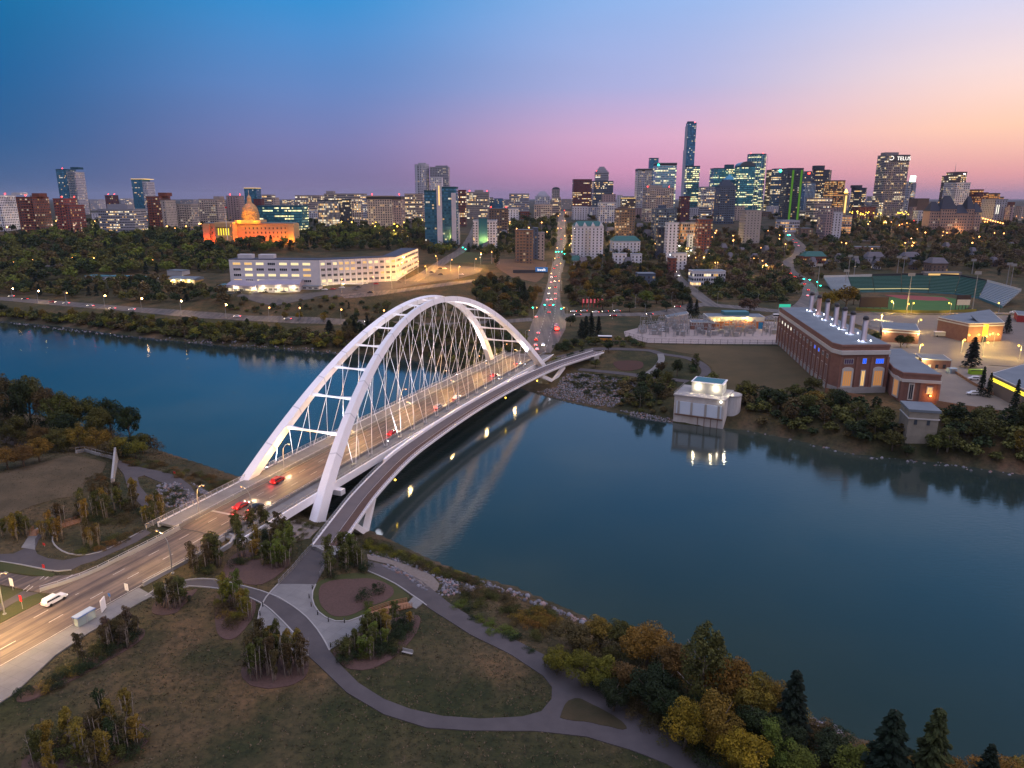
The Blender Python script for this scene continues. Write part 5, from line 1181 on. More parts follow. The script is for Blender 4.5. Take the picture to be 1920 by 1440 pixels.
shed('greenhouse', 426, 481, 547, 16, 4, 4.5, M['green_glass'], (.5, .48, .5), 'glass roofed greenhouse left of its twin in front of the white office', 'greenhouse', .6, (.3, .9), 5)
shed('greenhouse', 483, 562, 547, 16, 4.2, 4.5, M['green_glass'], (.6, .58, .6), 'longer glass roofed greenhouse with lit doors in front of the white office', 'greenhouse', .6, (.15, .5, .85), 8)
shed('link_building', 440, 500, 536, 10, 5.5, 0, M['tealroof'], (.5, .48, .5), 'flat roofed link building behind the two greenhouses', 'building', .5, (), 6)
shed('annex_building', 566, 598, 543, 6, 3.2, 0, M['roof'], (.6, .58, .56), 'low white annex at the left foot of the white office', 'building', 0, (), 3)
shed('pavilion', 316, 366, 531, 12, 3.5, 2.2, M['roof'], (.55, .36, .12), 'low pavilion with a glowing yellow open front beside the lawn', 'pavilion', 1, (.2, .5, .8), 6)
p = G(340, 533); point(p[0], p[1]-4, p[2]+2.5, (1, .62, .08), 6000, .5)
shed('long_shed', 200, 278, 527, 12, 5, 0, M['tealroof'], (.6, .62, .62), 'white flat roofed building with bright roof lamps among the left trees', 'building', .2, (.4, .7, .95), 8)
shed('long_shed', 160, 199, 524, 10, 4, 0, M['tealroof'], (.5, .52, .55), 'smaller teal roofed building left of the white one in the trees', 'building', .2, (), 4)
shed('storage_block', 314, 342, 517, 10, 5.5, 0, M['roof'], (.4, .4, .42), 'plain grey storage block behind the glowing pavilion', 'building', 0, (), 0)
shed('storage_block', 407, 427, 540, 8, 3.2, 0, M['tealroof'], (.3, .4, .42), 'small teal shed left of the greenhouses', 'shed', 0, (), 2)

# domed legislature, flood lit
Dg = 862; xl, xr = (387-960)/CF*Dg*.985, (554-960)/CF*Dg*.985; zg = h(xl*.5+xr*.5, Dg); W_ = xr-xl
r = empty('legislature', (xl, Dg, zg), 'domed stone legislature building glowing orange and yellow under floodlights', 'legislature')
ST = mat('lit_sandstone', (.50, .33, .17), .8, (.43, .28, .14), .3)
hc = vat(xl, Dg, 421)-zg; pxm = W_/(554-387)
def lb(name, u0, u1, y, d, z0, z1, m=None, parent=None): return MB().box((u0+u1)/2*pxm-387*pxm, y+d/2, z0, (u1-u0)*pxm, d, z1-z0).build(name, m or ST, parent or r)
lb('wall', 387, 554, 0, 18, -3, hc); lb('cornice', 386.5, 554.5, -.6, 19.2, hc, hc+1.2)
lb('wall', 416, 448, -14, 30, -3, hc+1.5); lb('cornice', 415.5, 448.5, -14.6, 31, hc+1.5, hc+3)
lb('pavilion_end', 544, 555, -2.5, 22, -3, hc+.6); lb('pavilion_end', 386, 398, -2.5, 22, -3, hc+.6)
lb('roof', 388, 553, .5, 17, hc+1.2, hc+2.2, M['roof'])
lb('podium', 446, 494, -2, 22, hc+1.2, hc+5)
x = (432-387)*pxm
for k in range(6):
    o = MB().lathe(0, 0, [(.8, 0), (.7, 1), (.6, 9.5), (.85, 10)], 8).build('column', ST, r) if k == 0 else link('column', me, r)
    me = o.data; o.location = (x-7.3+k*14.6/5, -15.6, hc-12.5)
lb('portico_floor', 418, 446, -17.2, 4, -3, hc-12.5); lb('portico_beam', 418, 446, -17, 3, hc-2.4, hc+1.5)
for k in range(5): 
    o = MB().box(0, 0, 0, 1.7, .2, 8).build('lit_window', M['win_y'], r) if k == 0 and M.setdefault('win_y', emis('yellow_pane', (1, .78, .06), 1.5)) else link('lit_window', me2, r)
    me2 = o.data; o.location = (x-7.3+(k+.5)*14.6/5, -14.15, hc-11.8)
wl = winmesh('window', 1.4, 2.3, M['win_dim'], ST, mull=2)
for k in range(11):
    for z in (hc-5.5, hc-10.5, hc-15.2): link('window', wl, r, ((464+k*7.4-387)*pxm, -.1, z))
for k in range(2):
    for z in (hc-5.5, hc-10.5): link('window', wl, r, ((402+k*7-387)*pxm, -.1, z))
dx = (470-387)*pxm; s_ = pxm
MB().lathe(dx, 10, [(17*s_, hc+2), (17*s_, hc+5), (15.2*s_, hc+5.2), (15.2*s_, hc+11.5), (15.8*s_, hc+12), (15*s_, hc+12.6)], 24).build('drum', ST, r)
for k in range(12):
    a = math.pi+k*math.pi/11; MB().lathe(dx+15.9*s_*math.cos(a), 10+15.9*s_*math.sin(a), [(.45, hc+5.2), (.4, hc+11.5)], 6).build('drum_column', ST, r)
P = [(14.6*s_*math.cos(a), hc+12.6+19*s_*math.sin(a)) for a in np.linspace(0, 1.25, 10)]
dome = MB().lathe(dx, 10, P, 32).build('dome', mat('dome_cladding', (.44, .28, .13), .7, (.38, .24, .11), .2), r, True)
for k in range(12):
    a0 = k*math.pi/6; MB().tube([(dx+(q[0]+.15)*math.cos(a0), 10+(q[0]+.15)*math.sin(a0), q[1]) for q in P], .22, 4).build('dome_rib', ST, r)
zl = P[-1][1]
lan = MB().lathe(dx, 10, [(5.2*s_, zl), (5.0*s_, zl+1), (4.2*s_, zl+1.2), (3.6*s_, zl+5.5), (4.2*s_, zl+6), (2.6*s_, zl+8.2), (.8*s_, zl+9.6), (.2, zl+12)], 12).build('lantern', ST, r)
MB().tube([(dx, 10, zl+11), (dx, 10, zl+16)], .12, 5).build('flagpole', M['white'], r)
for ux_, y, z, pw, c_ in [(392, -7, 1, 11000, (1, .09, .005)), (408, -7, 1, 11000, (1, .09, .005)), (455, -8, 1, 11000, (1, .12, .005)), (475, -8, 1, 11000, (1, .13, .005)), (495, -8, 1, 11000, (1, .13, .005)), (515, -8, 1, 12000, (1, .15, .006)), (535, -8, 1, 13000, (1, .22, .01)), (550, -9, 1, 15000, (1, .38, .02)), (432, -24, 1, 1500, (1, .5, .1)),
        (455, -4, hc+4, 5000, (1, .36, .01)), (485, -5, hc+4, 5000, (1, .42, .01)), (470, -9, hc+6, 9000, (1, .42, .01)), (462, -2, hc+14, 2200, (1, .34, .01)), (480, -3, hc+14, 2200, (1, .38, .01)), (470, 0, zl+1, 900, (1, .16, .01)), (470, -6, zl+1, 1200, (1, .16, .01))]:
    point(xl+(ux_-387)*pxm, Dg+y, zg+z, c_, pw*.62, .5)
p = np.array([xl+(445-387)*pxm, Dg-26, 0]); p[2] = h(p[0], p[1]); r = empty('flagpole', p, 'tall white flagpole with a red flag in front of the dome', 'flagpole'); zf_ = vat(p[0], p[1], 387)-p[2]
MB().tube([(0, 0, 0), (0, 0, zf_)], [.3, .15], 6).build('pole', M['white'], r); MB().prism([(0, 0), (2.6, .3), (2.6, .4), (0, .1)], zf_-2.2, zf_-.2).build('flag', mat('flag_red', (.5, .03, .04)), r)

# brick power station
z0 = 9.2; FL = un(1569, 737, z0); zr = vat(FL[0], FL[1], 651); FR = un(1669, 650, zr); BL = un(1462, 579, zr); BR_ = un(1522, 579, zr)
CHF = un(1551, 731, z0); PW = [CHF[:2], FL[:2], FR[:2], BR_[:2], BL[:2]]
r = empty('power_station', (FL[0], FL[1], z0), 'long red brick power station with a grey roof, white cornice and seven metal chimneys', 'power station')
def wp(name, poly, a, b_, m, color=None, parent=None):
    return MB().prism([tuple(p) for p in ccw([tuple(q) for q in poly])], a, b_).local((FL[0], FL[1], z0)).build(name, m, parent or r, color=color)
def inset(poly, e):
    P = np.array([p[:2] for p in poly], float); c_ = P.mean(0); return [tuple(p+(p-c_)/np.linalg.norm(p-c_)*e) for p in P]
wp('wall', PW, z0-2, zr, M['brick']); wp('plinth', inset(PW, .5), z0-2, z0+2.6, M['pale_concrete'])
wp('cornice', inset(PW, .9), zr-3.2, zr-1.5, M['stonetrim']); wp('parapet', inset(PW, .25), zr, zr+.9, M['brick']); wp('roof', inset(PW, -.7), zr+.9, zr+1.0, M['roof'])
wp('coping', inset(PW, .4), zr+.92, zr+1.05, M['stonetrim']) if False else None
pan = lambda lit: lit
arw = winmesh('window', 3.6, 6.5, mat('amber_glazing', (.3, .16, .06), .3, emit=(1, .42, .12), es=.35), M['stonetrim'], d=.3, mull=4, arched=True, fr=.7)
smw = winmesh('window', 1.4, 6.5, M['win_warm2'], M['stonetrim'], d=.3, mull=2, fr=.35)
blu = winmesh('window', 3.4, 2.0, M['blue_window'], M['stonetrim'], d=.2, mull=4); blu2 = winmesh('window', 1.6, 2.2, M['blue_window'], M['stonetrim'], d=.2, mull=2); dkw = winmesh('window', 3.8, 2.0, mat('violet_glass', (.10, .07, .14), .2), M['stonetrim'], d=.2, mull=4)
def onwall(P, Q, f, z, me, name='window', off=.02):
    d = np.array(Q[:2])-np.array(P[:2]); L = np.hypot(*d); n = np.array([d[1], -d[0]])/L
    p = np.array(P[:2])+d*f+n*off; o = link(name, me, r, (p[0]-FL[0], p[1]-FL[1], z-z0)); o.rotation_euler = (0, 0, math.atan2(d[1], d[0])); return o
for f, me in ((.17, arw), (.5, smw), (.82, arw)): onwall(FL, FR, f, z0+3.2, me)
for f, me in ((.17, dkw), (.5, blu2), (.82, blu)): onwall(FL, FR, f, zr-7.2, me)
tall = winmesh('window', 2.6, 6.8, mat('dim_brick_panel', (.13, .045, .035), .8), M['stonetrim'], d=.12, mull=2, fr=.18); clr = winmesh('window', 2.2, 1.5, M['win_dim'], M['stonetrim'], mull=2)
clb = winmesh('window', 2.2, 1.5, M['blue_window'], M['stonetrim'], mull=2); cll = winmesh('window', 2.2, 1.5, M['cool_window'], M['stonetrim'], mull=2)
for k in range(15):
    f = .035+k*.0655; onwall(BL, CHF, f, z0+3.4, tall); onwall(BL, CHF, f, zr-6.8, cll if k in (1, 2, 3, 4) else (clb if k in (11, 12) else clr))
for k in range(16): 
    me = MB().prism([(-.5, -.45), (.5, -.45), (.5, 0), (-.5, 0)], 0, zr-4.4-z0)
    if k == 0: o = me.build('buttress', M['brick'], r); bm_ = o.data; bpy.data.objects.remove(o)
    onwall(BL, CHF, k*.0655, z0, bm_, 'buttress', 0)
for f in (0.01, .345, .655, .99): onwall(FL, FR, f, z0, bm_, 'buttress', 0)
chim = [(1520, 582, 549), (1533.7, 590, 554.5), (1549, 599, 561.5), (1565.7, 609, 570), (1580.5, 616, 577), (1595.5, 625, 584.5), (1618.7, 639, 594)]
M['chimney'] = mat('chimney_steel', (.30, .27, .29), .35, (.2, .17, .18), .5, metal=.7, stretch=(1, 1, .2)); M['rust'] = mat('chimney_rust', (.26, .12, .08), .6, (.40, .30, .28), .4, metal=.4, stretch=(1, 1, .3))
for k, (u, v, vt) in enumerate(chim):
    p = un(u, v, zr+1); hh = vat(p[0], p[1], vt)-zr-1
    c_ = MB().lathe(0, 0, [(1.7, 0), (1.7, .5), (1.12, .6), (1.12, hh-1.1)], 16).build('chimney', M['rust'] if k == 1 else M['chimney'], r, True, loc=(p[0]-FL[0], p[1]-FL[1], zr+1-z0))
    MB().lathe(0, 0, [(1.25, hh-1.1), (1.3, hh-.5), (.9, hh+.2), (.2, hh+.45)], 16).build('cap', M['dark'], c_)
    for dx_, dy_ in ((-2.6, -1.2), (2.6, -1.2)):
        MB().lathe(dx_, dy_, [(.1, .1), (.28, .35), (.1, .6)], 6).build('uplight', M['cool_lamp'], c_)
    point(p[0]-1.6, p[1]-2.6, zr+1.6, (.75, .78, 1), 420, .15)
# annex of the power station
A1 = un(1669, 742, z0); A2 = un(1686, 752, z0); A3 = un(1757, 757, z0); za = vat(A2[0], A2[1], 702); A4 = un(1752, 697, za); A5 = un(1673, 656, za); AP = [A1[:2], A2[:2], A3[:2], A5[:2]+np.array([4, 0]), A5[:2]-np.array([9, 4])]
wp('annex_wall', AP, z0-3, za, M['brick']); wp('annex_cornice', inset(AP, .6), za-3, za-1.8, M['stonetrim']); wp('annex_parapet', inset(AP, .2), za, za+.8, M['brick']); wp('annex_roof', inset(AP, -.5), za+.8, za+.9, M['roof'])
sm2 = winmesh('window', 1.3, 6.2, M['win_dim'], M['stonetrim'], d=.3, mull=2, fr=.4); sm3 = winmesh('window', 1.6, 2.4, M['win_warm2'], M['stonetrim'], d=.3, mull=2, fr=.3)
onwall(A2, A3, .27, z0+1.2, sm2); onwall(A2, A3, .75, z0+4.2, sm3); onwall(A1, A2, .5, z0+1.5, arw)
for f in (.02, .53, .98): onwall(A2, A3, f, z0-1, bm_, 'buttress', 0).scale = (1, 1, .62)
q = A2+(A3-A2)*.76; MB().lathe(q[0]-FL[0], q[1]-1-FL[1], [(.15, 3.0), (.4, 3.3), (.15, 3.6)], 8).build('wall_lamp', M['warm_lamp'], r); point(q[0], q[1]-2, z0+3.5, (1, .35, .05), 700, .3)
# concrete gatehouse by the bank
q0, q1 = G(1697, 832), G(1753, 834); gz = max(q0[2]-1, 1); q0[2] = gz; zt = vat(q0[0], q0[1], 767)
r = empty('gatehouse', q0, 'small weathered concrete gatehouse with two dark windows on the bank below the power station', 'gatehouse')
L = np.hypot(*(q1-q0)[:2]); a = math.atan2(q1[1]-q0[1], q1[0]-q0[0]); r.rotation_euler = (0, 0, a); hh = zt-gz
MB().box(L/2, 5.5, -4, L, 11, hh+4-.9).build('wall', mat('weathered_concrete', (.30, .27, .22), .9, (.20, .18, .15), .35), r); MB().box(L/2, 5.5, hh-.9, L+.8, 11.8, .9).build('roof', M['roof'], r)
MB().box(L/2, 5.4, hh-3.6, L+.5, 11.5, .4).build('string_course', M['stonetrim'], r)
for f in (.24, .67): MB().box(L*f, -.08, hh-5.6, 1.0, .2, 1.8).build('window', M['win_dim'], r)

# pump house on the water
P0 = un(1262, 790, .3); P1 = un(1355, 803, .3); P2 = un(1384, 770, 2.0); zt = vat(P0[0], P0[1], 741)
d = (P1-P0)[:2]; L = np.hypot(*d); a = math.atan2(d[1], d[0]); r = empty('pump_house', (P0[0], P0[1], 0), 'pale concrete pump house standing in the water with a floodlit roof deck', 'pump house', rz=a)
CW = mat('stained_concrete', (.55, .56, .58), .85, (.30, .26, .23), .22, detail=8, contrast=.3, stretch=(1, 1, .4)); dep = 17
MB().box(L/2, dep/2, -3, L, dep, zt+3).build('base_wall', CW, r)
MB().box(L/2, -.12, zt-7.4, L*.9, .3, 5.2).build('cladding_panel', mat('pale_blue_panel', (.50, .58, .68), .6), r)
for f in (.1, .36, .64, .9): MB().box(L*f, -.3, zt-7.4, .9, .3, 5.2).build('pilaster', M['pale_concrete'], r)
MB().box(L/2, dep/2, zt, L+.8, dep+.8, .5).build('roof_deck', M['pale_concrete'], r)
MB().box(L/2, -.45, zt-8.0, L*.96, .6, .35).build('ledge', mat('rusty_ledge', (.12, .07, .05), .9), r)
MB().lathe(L+.6, 11.5, [(3.9, -3), (3.9, zt-.3)], 20).build('round_tower', CW, r); MB().lathe(L+.6, 11.5, [(4.1, zt-.3), (4.1, zt+.35)], 20).build('tower_roof', M['pale_concrete'], r)
uh = MB().box(L*.58, dep*.58, zt+.5, L*.62, dep*.5, 4.6).build('upper_room', M['wall'], r, color=(.33, .34, .36)); MB().box(L*.58, dep*.58, zt+5.1, L*.65, dep*.54, .35).build('upper_roof', M['white'], uh); MB().box(L*.58, dep*.58, zt+5.46, L*.58, dep*.46, .1).build('roof_sheet', M['tealroof'], uh)
mb = MB()
for k in range(13): mb.beam((L*k/12, -.2, zt+.5), (L*k/12, -.2, zt+1.6), .08, .08)
mb.tube([(0, -.2, zt+1.6), (L, -.2, zt+1.6)], .05, 4); mb.tube([(0, -.2, zt+1.1), (L, -.2, zt+1.1)], .04, 4); mb.tube([(0, -.2, zt+1.6), (0, dep, zt+1.6)], .05, 4)
for k in range(8): mb.beam((0, dep*k/7, zt+.5), (0, dep*k/7, zt+1.6), .08, .08)
mb.build('railing', M['rail'], r)
c_, s_ = math.cos(a), math.sin(a); tw = lambda x, y: (P0[0]+x*c_-y*s_, P0[1]+x*s_+y*c_)
for fx in (.4, .76):
    MB().box(L*fx, dep*.33-.25, zt+3.2, .8, .3, .35).build('deck_lamp', M['white_lamp'], r); p = tw(L*fx, dep*.33-1.0); point(p[0], p[1], zt+3.3, (1, .82, .5), 800, .2)
p = tw(L*1.0, dep*.5); point(p[0], p[1], zt+3.5, (1, .85, .55), 900, .2); p = tw(L*.93, -1.2); point(p[0], p[1], zt+.6, (1, .85, .6), 60, .2); MB().box(L*.93, -.5, zt-.6, .5, .4, .5).build('deck_lamp', M['white_lamp'], r)
for k in range(4): MB().tube([(L*(.5+.13*k), -.5, zt-8), (L*(.5+.13*k), -.5, -1)], .14, 5).build('pipe', mat('rust_pipe', (.14, .08, .06), .8) if k == 0 else bpy.data.materials['rust_pipe'], r)

# buildings of the right hand yard
def boxb(name, pts, zbase, vtop, m, label, cat='building', roofm=None, trim=True, color=None, dz=0, win=None):
    P = [un(*p, zbase) for p in pts]; zt = vat(P[1][0], P[1][1], vtop); poly = ccw([tuple(p[:2]) for p in P]); o0 = (P[1][0], P[1][1], zbase)
    r = empty(name, o0, label, cat)
    MB().prism(poly, zbase-2, zt).local(o0).build('wall', m, r, color=color)
    if trim: MB().prism(ccw(inset(poly, .4)), zt-1.4, zt-.7).local(o0).build('cornice', M['stonetrim'], r)
    MB().prism(ccw(inset(poly, .25)), zt, zt+.5).local(o0).build('parapet', M['stonetrim'], r); MB().prism(ccw(inset(poly, -.4)), zt+.5, zt+.58).local(o0).build('roof', roofm or M['roof'], r)
    return r, P, zt
def quad(u0, v0, u1, v1, dep, zb):                       # front edge px, going back dep metres
    a, b_ = un(u0, v0, zb), un(u1, v1, zb); n = back(a, b_, dep)
    f = lambda p: tuple(pix(p[0], p[1], zb)); return [(u0, v0), (u1, v1), f((b_[0]+n[0], b_[1]+n[1])), f((a[0]+n[0], a[1]+n[1]))]
r, P, zt = boxb('brick_workshop', quad(1652, 640, 1721, 645, 26, 9.8), 9.8, 622, M['brick'], 'low brick workshop with a grey roof and bright entrance lamps behind the chimneys', 'workshop')
for f in (.05, .95): q = P[0]+(P[1]-P[0])*f; point(q[0], q[1]-2, zt-1.5, (1, .72, .3), 1800, .3); MB().lathe(q[0]-P[1][0], q[1]-.7-P[1][1], [(.1, zt-11.8), (.4, zt-11.4), (.1, zt-11)], 6).build('wall_lamp', M['warm_lamp'], r)
r, P, zt = boxb('brick_hut', quad(1727, 690, 1781, 693, 13, 9.6), 9.6, 677, M['brick'], 'small flat roofed brick hut beside the bright yard lamp', 'hut', trim=False)
P_, Q_ = P[0], P[1]; q = P_+(Q_-P_)*.1; point(q[0]-2, q[1]-2, zt-.5, (1, .75, .3), 3600, .3)
for k in range(3): MB().box((P_[0]-Q_[0])*(.85-.3*k), -.1, .6, 1.4, .2, 1.9).build('window', M['win_warm'] if k == 0 else M['win_dim'], r)
r, P, zt = boxb('brick_hut', quad(1703, 684, 1728, 685, 9, 9.6), 9.6, 672, M['stonetrim'], 'pale flat shed left of the small brick hut', 'hut', trim=False)
r, P, zt = boxb('brick_hall', [(1755, 628), (1812, 642), (1877, 640), (1850, 612)], 9.8, 608, M['brick'], 'large red brick hall with white cornice and a tall yellow lit window', 'hall')
q = P[1]+(P[2]-P[1])*.48; zz = zt-9.8; MB().box(q[0]-P[1][0], q[1]-P[1][1]-.15, 3.5, 3.0, .5, zz-3.8).build('lit_window', M['win_y'], r); MB().box(q[0]-P[1][0], q[1]-P[1][1]-.2, 0, 2.6, .5, 3.2).build('door', M['win_dim'], r)
MB().add([(q[0]-P[1][0]-4, q[1]-P[1][1]+.5, zz+.6), (q[0]-P[1][0]+4, q[1]-P[1][1]+.5, zz+.6), (q[0]-P[1][0]+2, q[1]-P[1][1]+16, zz+.7), (q[0]-P[1][0]-2, q[1]-P[1][1]+12, zz+3.2)], [(0, 1, 3), (1, 2, 3), (2, 0, 3)]).build('skylight', M['roof'], r)
for f, pw in ((.02, 300), (.3, 600), (.62, 800), (.85, 500)): q = P[1]+(P[2]-P[1])*f; point(q[0], q[1]-3, 14, (1, .62, .14), pw*3.5, .3); MB().lathe(q[0]-P[1][0], q[1]-.8-P[1][1], [(.1, 4), (.5, 4.4), (.1, 4.8)], 6).build('wall_lamp', M['yellow_lamp'], r)
r, P, zt = boxb('office_wing', [(1852, 735), (1935, 778), (2010, 750), (1925, 712)], 9.4, 742, M['wall'], 'brown office wing with a continuous band of yellow lit windows at the right edge', 'office', color=(.22, .17, .13), trim=False)
d = P[1]-P[0]
for k in range(14):
    q = P[0]+d*(k+.5)/14; o = MB().box(0, 0, 0, np.hypot(*d[:2])/14*.85, .3, 1.5).build('window', M['win_y'], r) if k == 0 else link('window', me, r); me = o.data; o.location = (q[0]-P[1][0], q[1]-P[1][1]-.1, zt-9.4-2.3); o.rotation_euler = (0, 0, math.atan2(d[1], d[0]))
r, P, zt = boxb('red_shed', quad(1906, 604, 1935, 606, 20, 9.9), 9.9, 593, mat('red_cladding', (.30, .03, .03), .7), 'red clad shed cut off by the right edge behind the brick hall', 'shed', trim=False)
r, P, zt = boxb('canopy_roof', quad(1632, 612, 1662, 616, 8, 9.8), 9.8, 606, M['stonetrim'], 'thin white canopy left of the brick workshop', 'canopy', trim=False)

# substation
r, P, zt = boxb('control_building', quad(1326, 616, 1432, 617, 14, 9.5), 9.5, 596, M['stonetrim'], 'substation control building with brightly lit brick front and white roof edge', 'control building', trim=False)
for k in range(7): o = MB().box(0, 0, 0, 5, .25, 4.6).build('brick_panel', mat('orange_brick', (.38, .14, .05), .8) if k == 0 else bpy.data.materials['orange_brick'], r) if k == 0 else link('brick_panel', me, r); me = o.data; o.location = ((P[0][0]-P[1][0])*(k+.55)/7.1, -.1, .3)
MB().box(-2.2, -.2, .2, 3, .3, 4.2).build('door', mat('blue_door', (.02, .16, .35)), r); q = P[0]*.45+P[1]*.55; MB().box(q[0]-P[1][0], 10, zt-9.5+.6, 16, 8, 2.2).build('rooftop_unit', M['tealroof'], r)
for f in (.1, .18, .4, .66): q = P[0]+(P[1]-P[0])*f; point(q[0], q[1]-2.5, zt-.8, (1, .72, .25), 2600, .25); MB().lathe(q[0]-P[1][0], -.8, [(.1, zt-11.1), (.55, zt-10.6), (.1, zt-10.1)], 6).build('wall_lamp', M['yellow_lamp'], r)
r, P, zt = boxb('relay_hut', quad(1295, 618, 1340, 619, 8, 9.5), 9.5, 606, M['brick'], 'small brick relay hut in the middle of the substation', 'hut', trim=False)
r, P, zt = boxb('switch_hall', [(1246, 608), (1250, 613), (1290, 604), (1286, 600)], 9.5, 597, M['wall'], 'grey sloping switch hall at the left of the substation', 'hall', color=(.3, .27, .26), trim=False)
def gantry(kind):
    t = empty('switchgear', (0, 0, 0)); w_ = 5.0; H_ = 6.5 if kind == 0 else 4.2; mb = MB()
    for x in (-w_/2, w_/2): mb.beam((x, 0, 0), (x, 0, H_), .28, .28); mb.beam((x-.7, 0, 0), (x, 0, H_*.5), .14, .14)
    mb.beam((-w_/2, 0, H_), (w_/2, 0, H_), .3, .3); mb.beam((-w_/2, 0, H_*.6), (w_/2, 0, H_*.6), .16, .16); mb.build('steel_frame', M['steel'], t)
    for x in (-1.5, 0, 1.5):
        o = MB().lathe(0, 0, [(.12, 0), (.3, .2), (.14, .4), (.3, .6), (.14, .8), (.3, 1.0), (.1, 1.2)], 6).build('insulator', M['pale_concrete'], t) if x == -1.5 else link('insulator', me, t); me = o.data; o.location = (x, 0, H_+.1)
    if kind: MB().box(0, .2, .3, 2.6, 1.8, 2.4).build('transformer_tank', M['steel'], t)
    return t
pg = [gantry(0), gantry(1)]; used = [0, 0]; sites = []
for k in range(190):
    u = 1200+rnd.random()*255; v = 612+rnd.random()*22-(u-1200)*.01
    if 1318 < u < 1440 and v < 619: continue
    p = G(u, v)
    if any(np.hypot(p[0]-a_, p[1]-b_) < 3.3 for a_, b_ in sites): continue
    sites.append((p[0], p[1])); kd = k % 2; o = pg[kd] if not used[kd] else copytree(pg[kd]); used[kd] = 1; o.location = p; o.rotation_euler = (0, 0, rnd.choice((0, .1, math.pi/2)))
    tag(o, ('tall grey gantry with three insulators' if kd == 0 else 'grey transformer unit under a low frame')+' in the '+('left' if u < 1285 else 'middle' if u < 1370 else 'right')+' part of the fenced substation yard', 'switchgear', 'switchgear in the substation yard')
def fence(name, px, hgt, m, label, cat='fence', step=4, wood=False, zoff=0):
    P = [G(*p) for p in px]; r = empty(name, P[0], label, cat); body = MB()
    C = resample(np.array([p[:2] for p in P]), step); Z = Hh(C[:, 0], C[:, 1]); post = MB().box(0, 0, -.3, .14, .14, hgt+.4); me = None
    for k, (c_, z) in enumerate(zip(C, Z)):
        if k < 100:
            if me is None: o = post.build('post', m, r); me = o.data
            else: o = link('post', me, r)
            o.location = (c_[0]-P[0][0], c_[1]-P[0][1], z-P[0][2])
        if k:
            a = (*C[k-1], Z[k-1]); b_ = (*c_, z)
            if wood: body.beam((a[0], a[1], a[2]+hgt/2), (b_[0], b_[1], b_[2]+hgt/2), .1, hgt)
            else:
                for dz in (.1, hgt*.5, hgt-.05): body.beam((a[0], a[1], a[2]+dz), (b_[0], b_[1], b_[2]+dz), .05, .06)
                for j in range(10): 
                    f = j/10; x, y, z_ = [a[i]+(b_[i]-a[i])*f for i in range(3)]; body.beam((x, y, z_), (x, y, z_+hgt), .025, .025)
    body.local(tuple(P[0])).build('panel', m, r); return r
fence('chain_fence', [(1172, 632), (1213, 644), (1300, 646), (1400, 647), (1462, 648)], 3, M['dark'], 'tall chain link fence along the near side of the substation')
fence('wooden_fence', [(1547, 737), (1580, 745), (1620, 752)], 2.4, M['timber'], 'reddish wooden fence at the near corner of the power station', wood=True)
fence('wooden_fence', [(1755, 763), (1820, 774), (1870, 782), (1910, 790)], 2.6, M['timber'], 'reddish wooden fence along the bank right of the gatehouse', wood=True)
fence('wooden_fence', [(1782, 695), (1820, 720), (1862, 742)], 1.4, M['timber'], 'low timber fence beside the parked white car in the yard', wood=True)

# ball park
r = empty('ballpark_stands', G(1700, 560), 'open baseball stadium with green and grey seating sweeping round the field', 'stadium'); o0 = tuple(r.location)
fr = [(1560, 546, 11), (1600, 548, 11), (1640, 548, 11), (1690, 547.5, 11), (1740, 548.5, 11), (1790, 551, 11), (1835, 558, 11), (1880, 575, 11)]
bk = [(1544, 520, 20), (1590, 519, 20), (1635, 517.5, 20.5), (1690, 516, 21), (1745, 516, 21), (1800, 518.5, 21), (1850, 528, 20.5), (1915, 546, 20)]
fw = [un(*p) for p in fr]; bw = [un(*p) for p in bk]; ML = dict(g=mat('green_seats', (.02, .07, .055), .6, (.035, .10, .08), .8), s=mat('grey_bleachers', (.20, .24, .27), .6, (.28, .32, .35), .8))
for k in range(7):
    m_ = ML['s'] if k in (0, 6) else ML['g']; mb = MB(); n = 12; a0, a1, b0, b1_ = fw[k], fw[k+1], bw[k], bw[k+1]; g_ = .012
    a0, a1 = a0+(a1-a0)*g_, a1-(a1-a0)*g_; b0, b1_ = b0+(b1_-b0)*g_, b1_-(b1_-b0)*g_
    for j in range(n):
        t0, t1 = j/n, (j+1)/n; z = a0[2]+(b0[2]-a0[2])*(j+1)/n
        pl = [a0+(b0-a0)*t0, a1+(b1_-a1)*t0, a1+(b1_-a1)*t1, a0+(b0-a0)*t1]; mb.prism(ccw([tuple(p[:2]) for p in pl]), z-1.2, z)
    mb.local(o0).build('seating_block', m_, r)
    mb = MB(); d = np.array([0, 0, 0]); mb.beam(tuple(b0+[0, 0, .6]), tuple(b1_+[0, 0, .6]), .4, 2.2); mb.local(o0).build('rim_wall', M['stonetrim'] if k in (0, 1, 6) else M['dark'], r)
    MB().beam((*a0[:2], 10.4), (*a1[:2], 10.4), .4, 2.4).local(o0).build('dugout_wall', M['tealroof'], r)
    q = (a0+a1)/2; 
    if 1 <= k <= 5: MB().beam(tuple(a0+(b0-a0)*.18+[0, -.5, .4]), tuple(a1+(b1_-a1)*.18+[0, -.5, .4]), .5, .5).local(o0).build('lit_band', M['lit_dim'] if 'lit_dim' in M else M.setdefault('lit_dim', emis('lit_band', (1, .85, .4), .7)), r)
q = un(1765, 514, 22); MB().box(q[0], q[1], 20, 34, 7, 4).local(o0).build('press_box', M['wall'], r, color=(.2, .18, .17)); MB().box(q[0], q[1]-3.7, 21.3, 28, .3, 1.6).local(o0).build('press_box_window', M['win_warm2'], r)
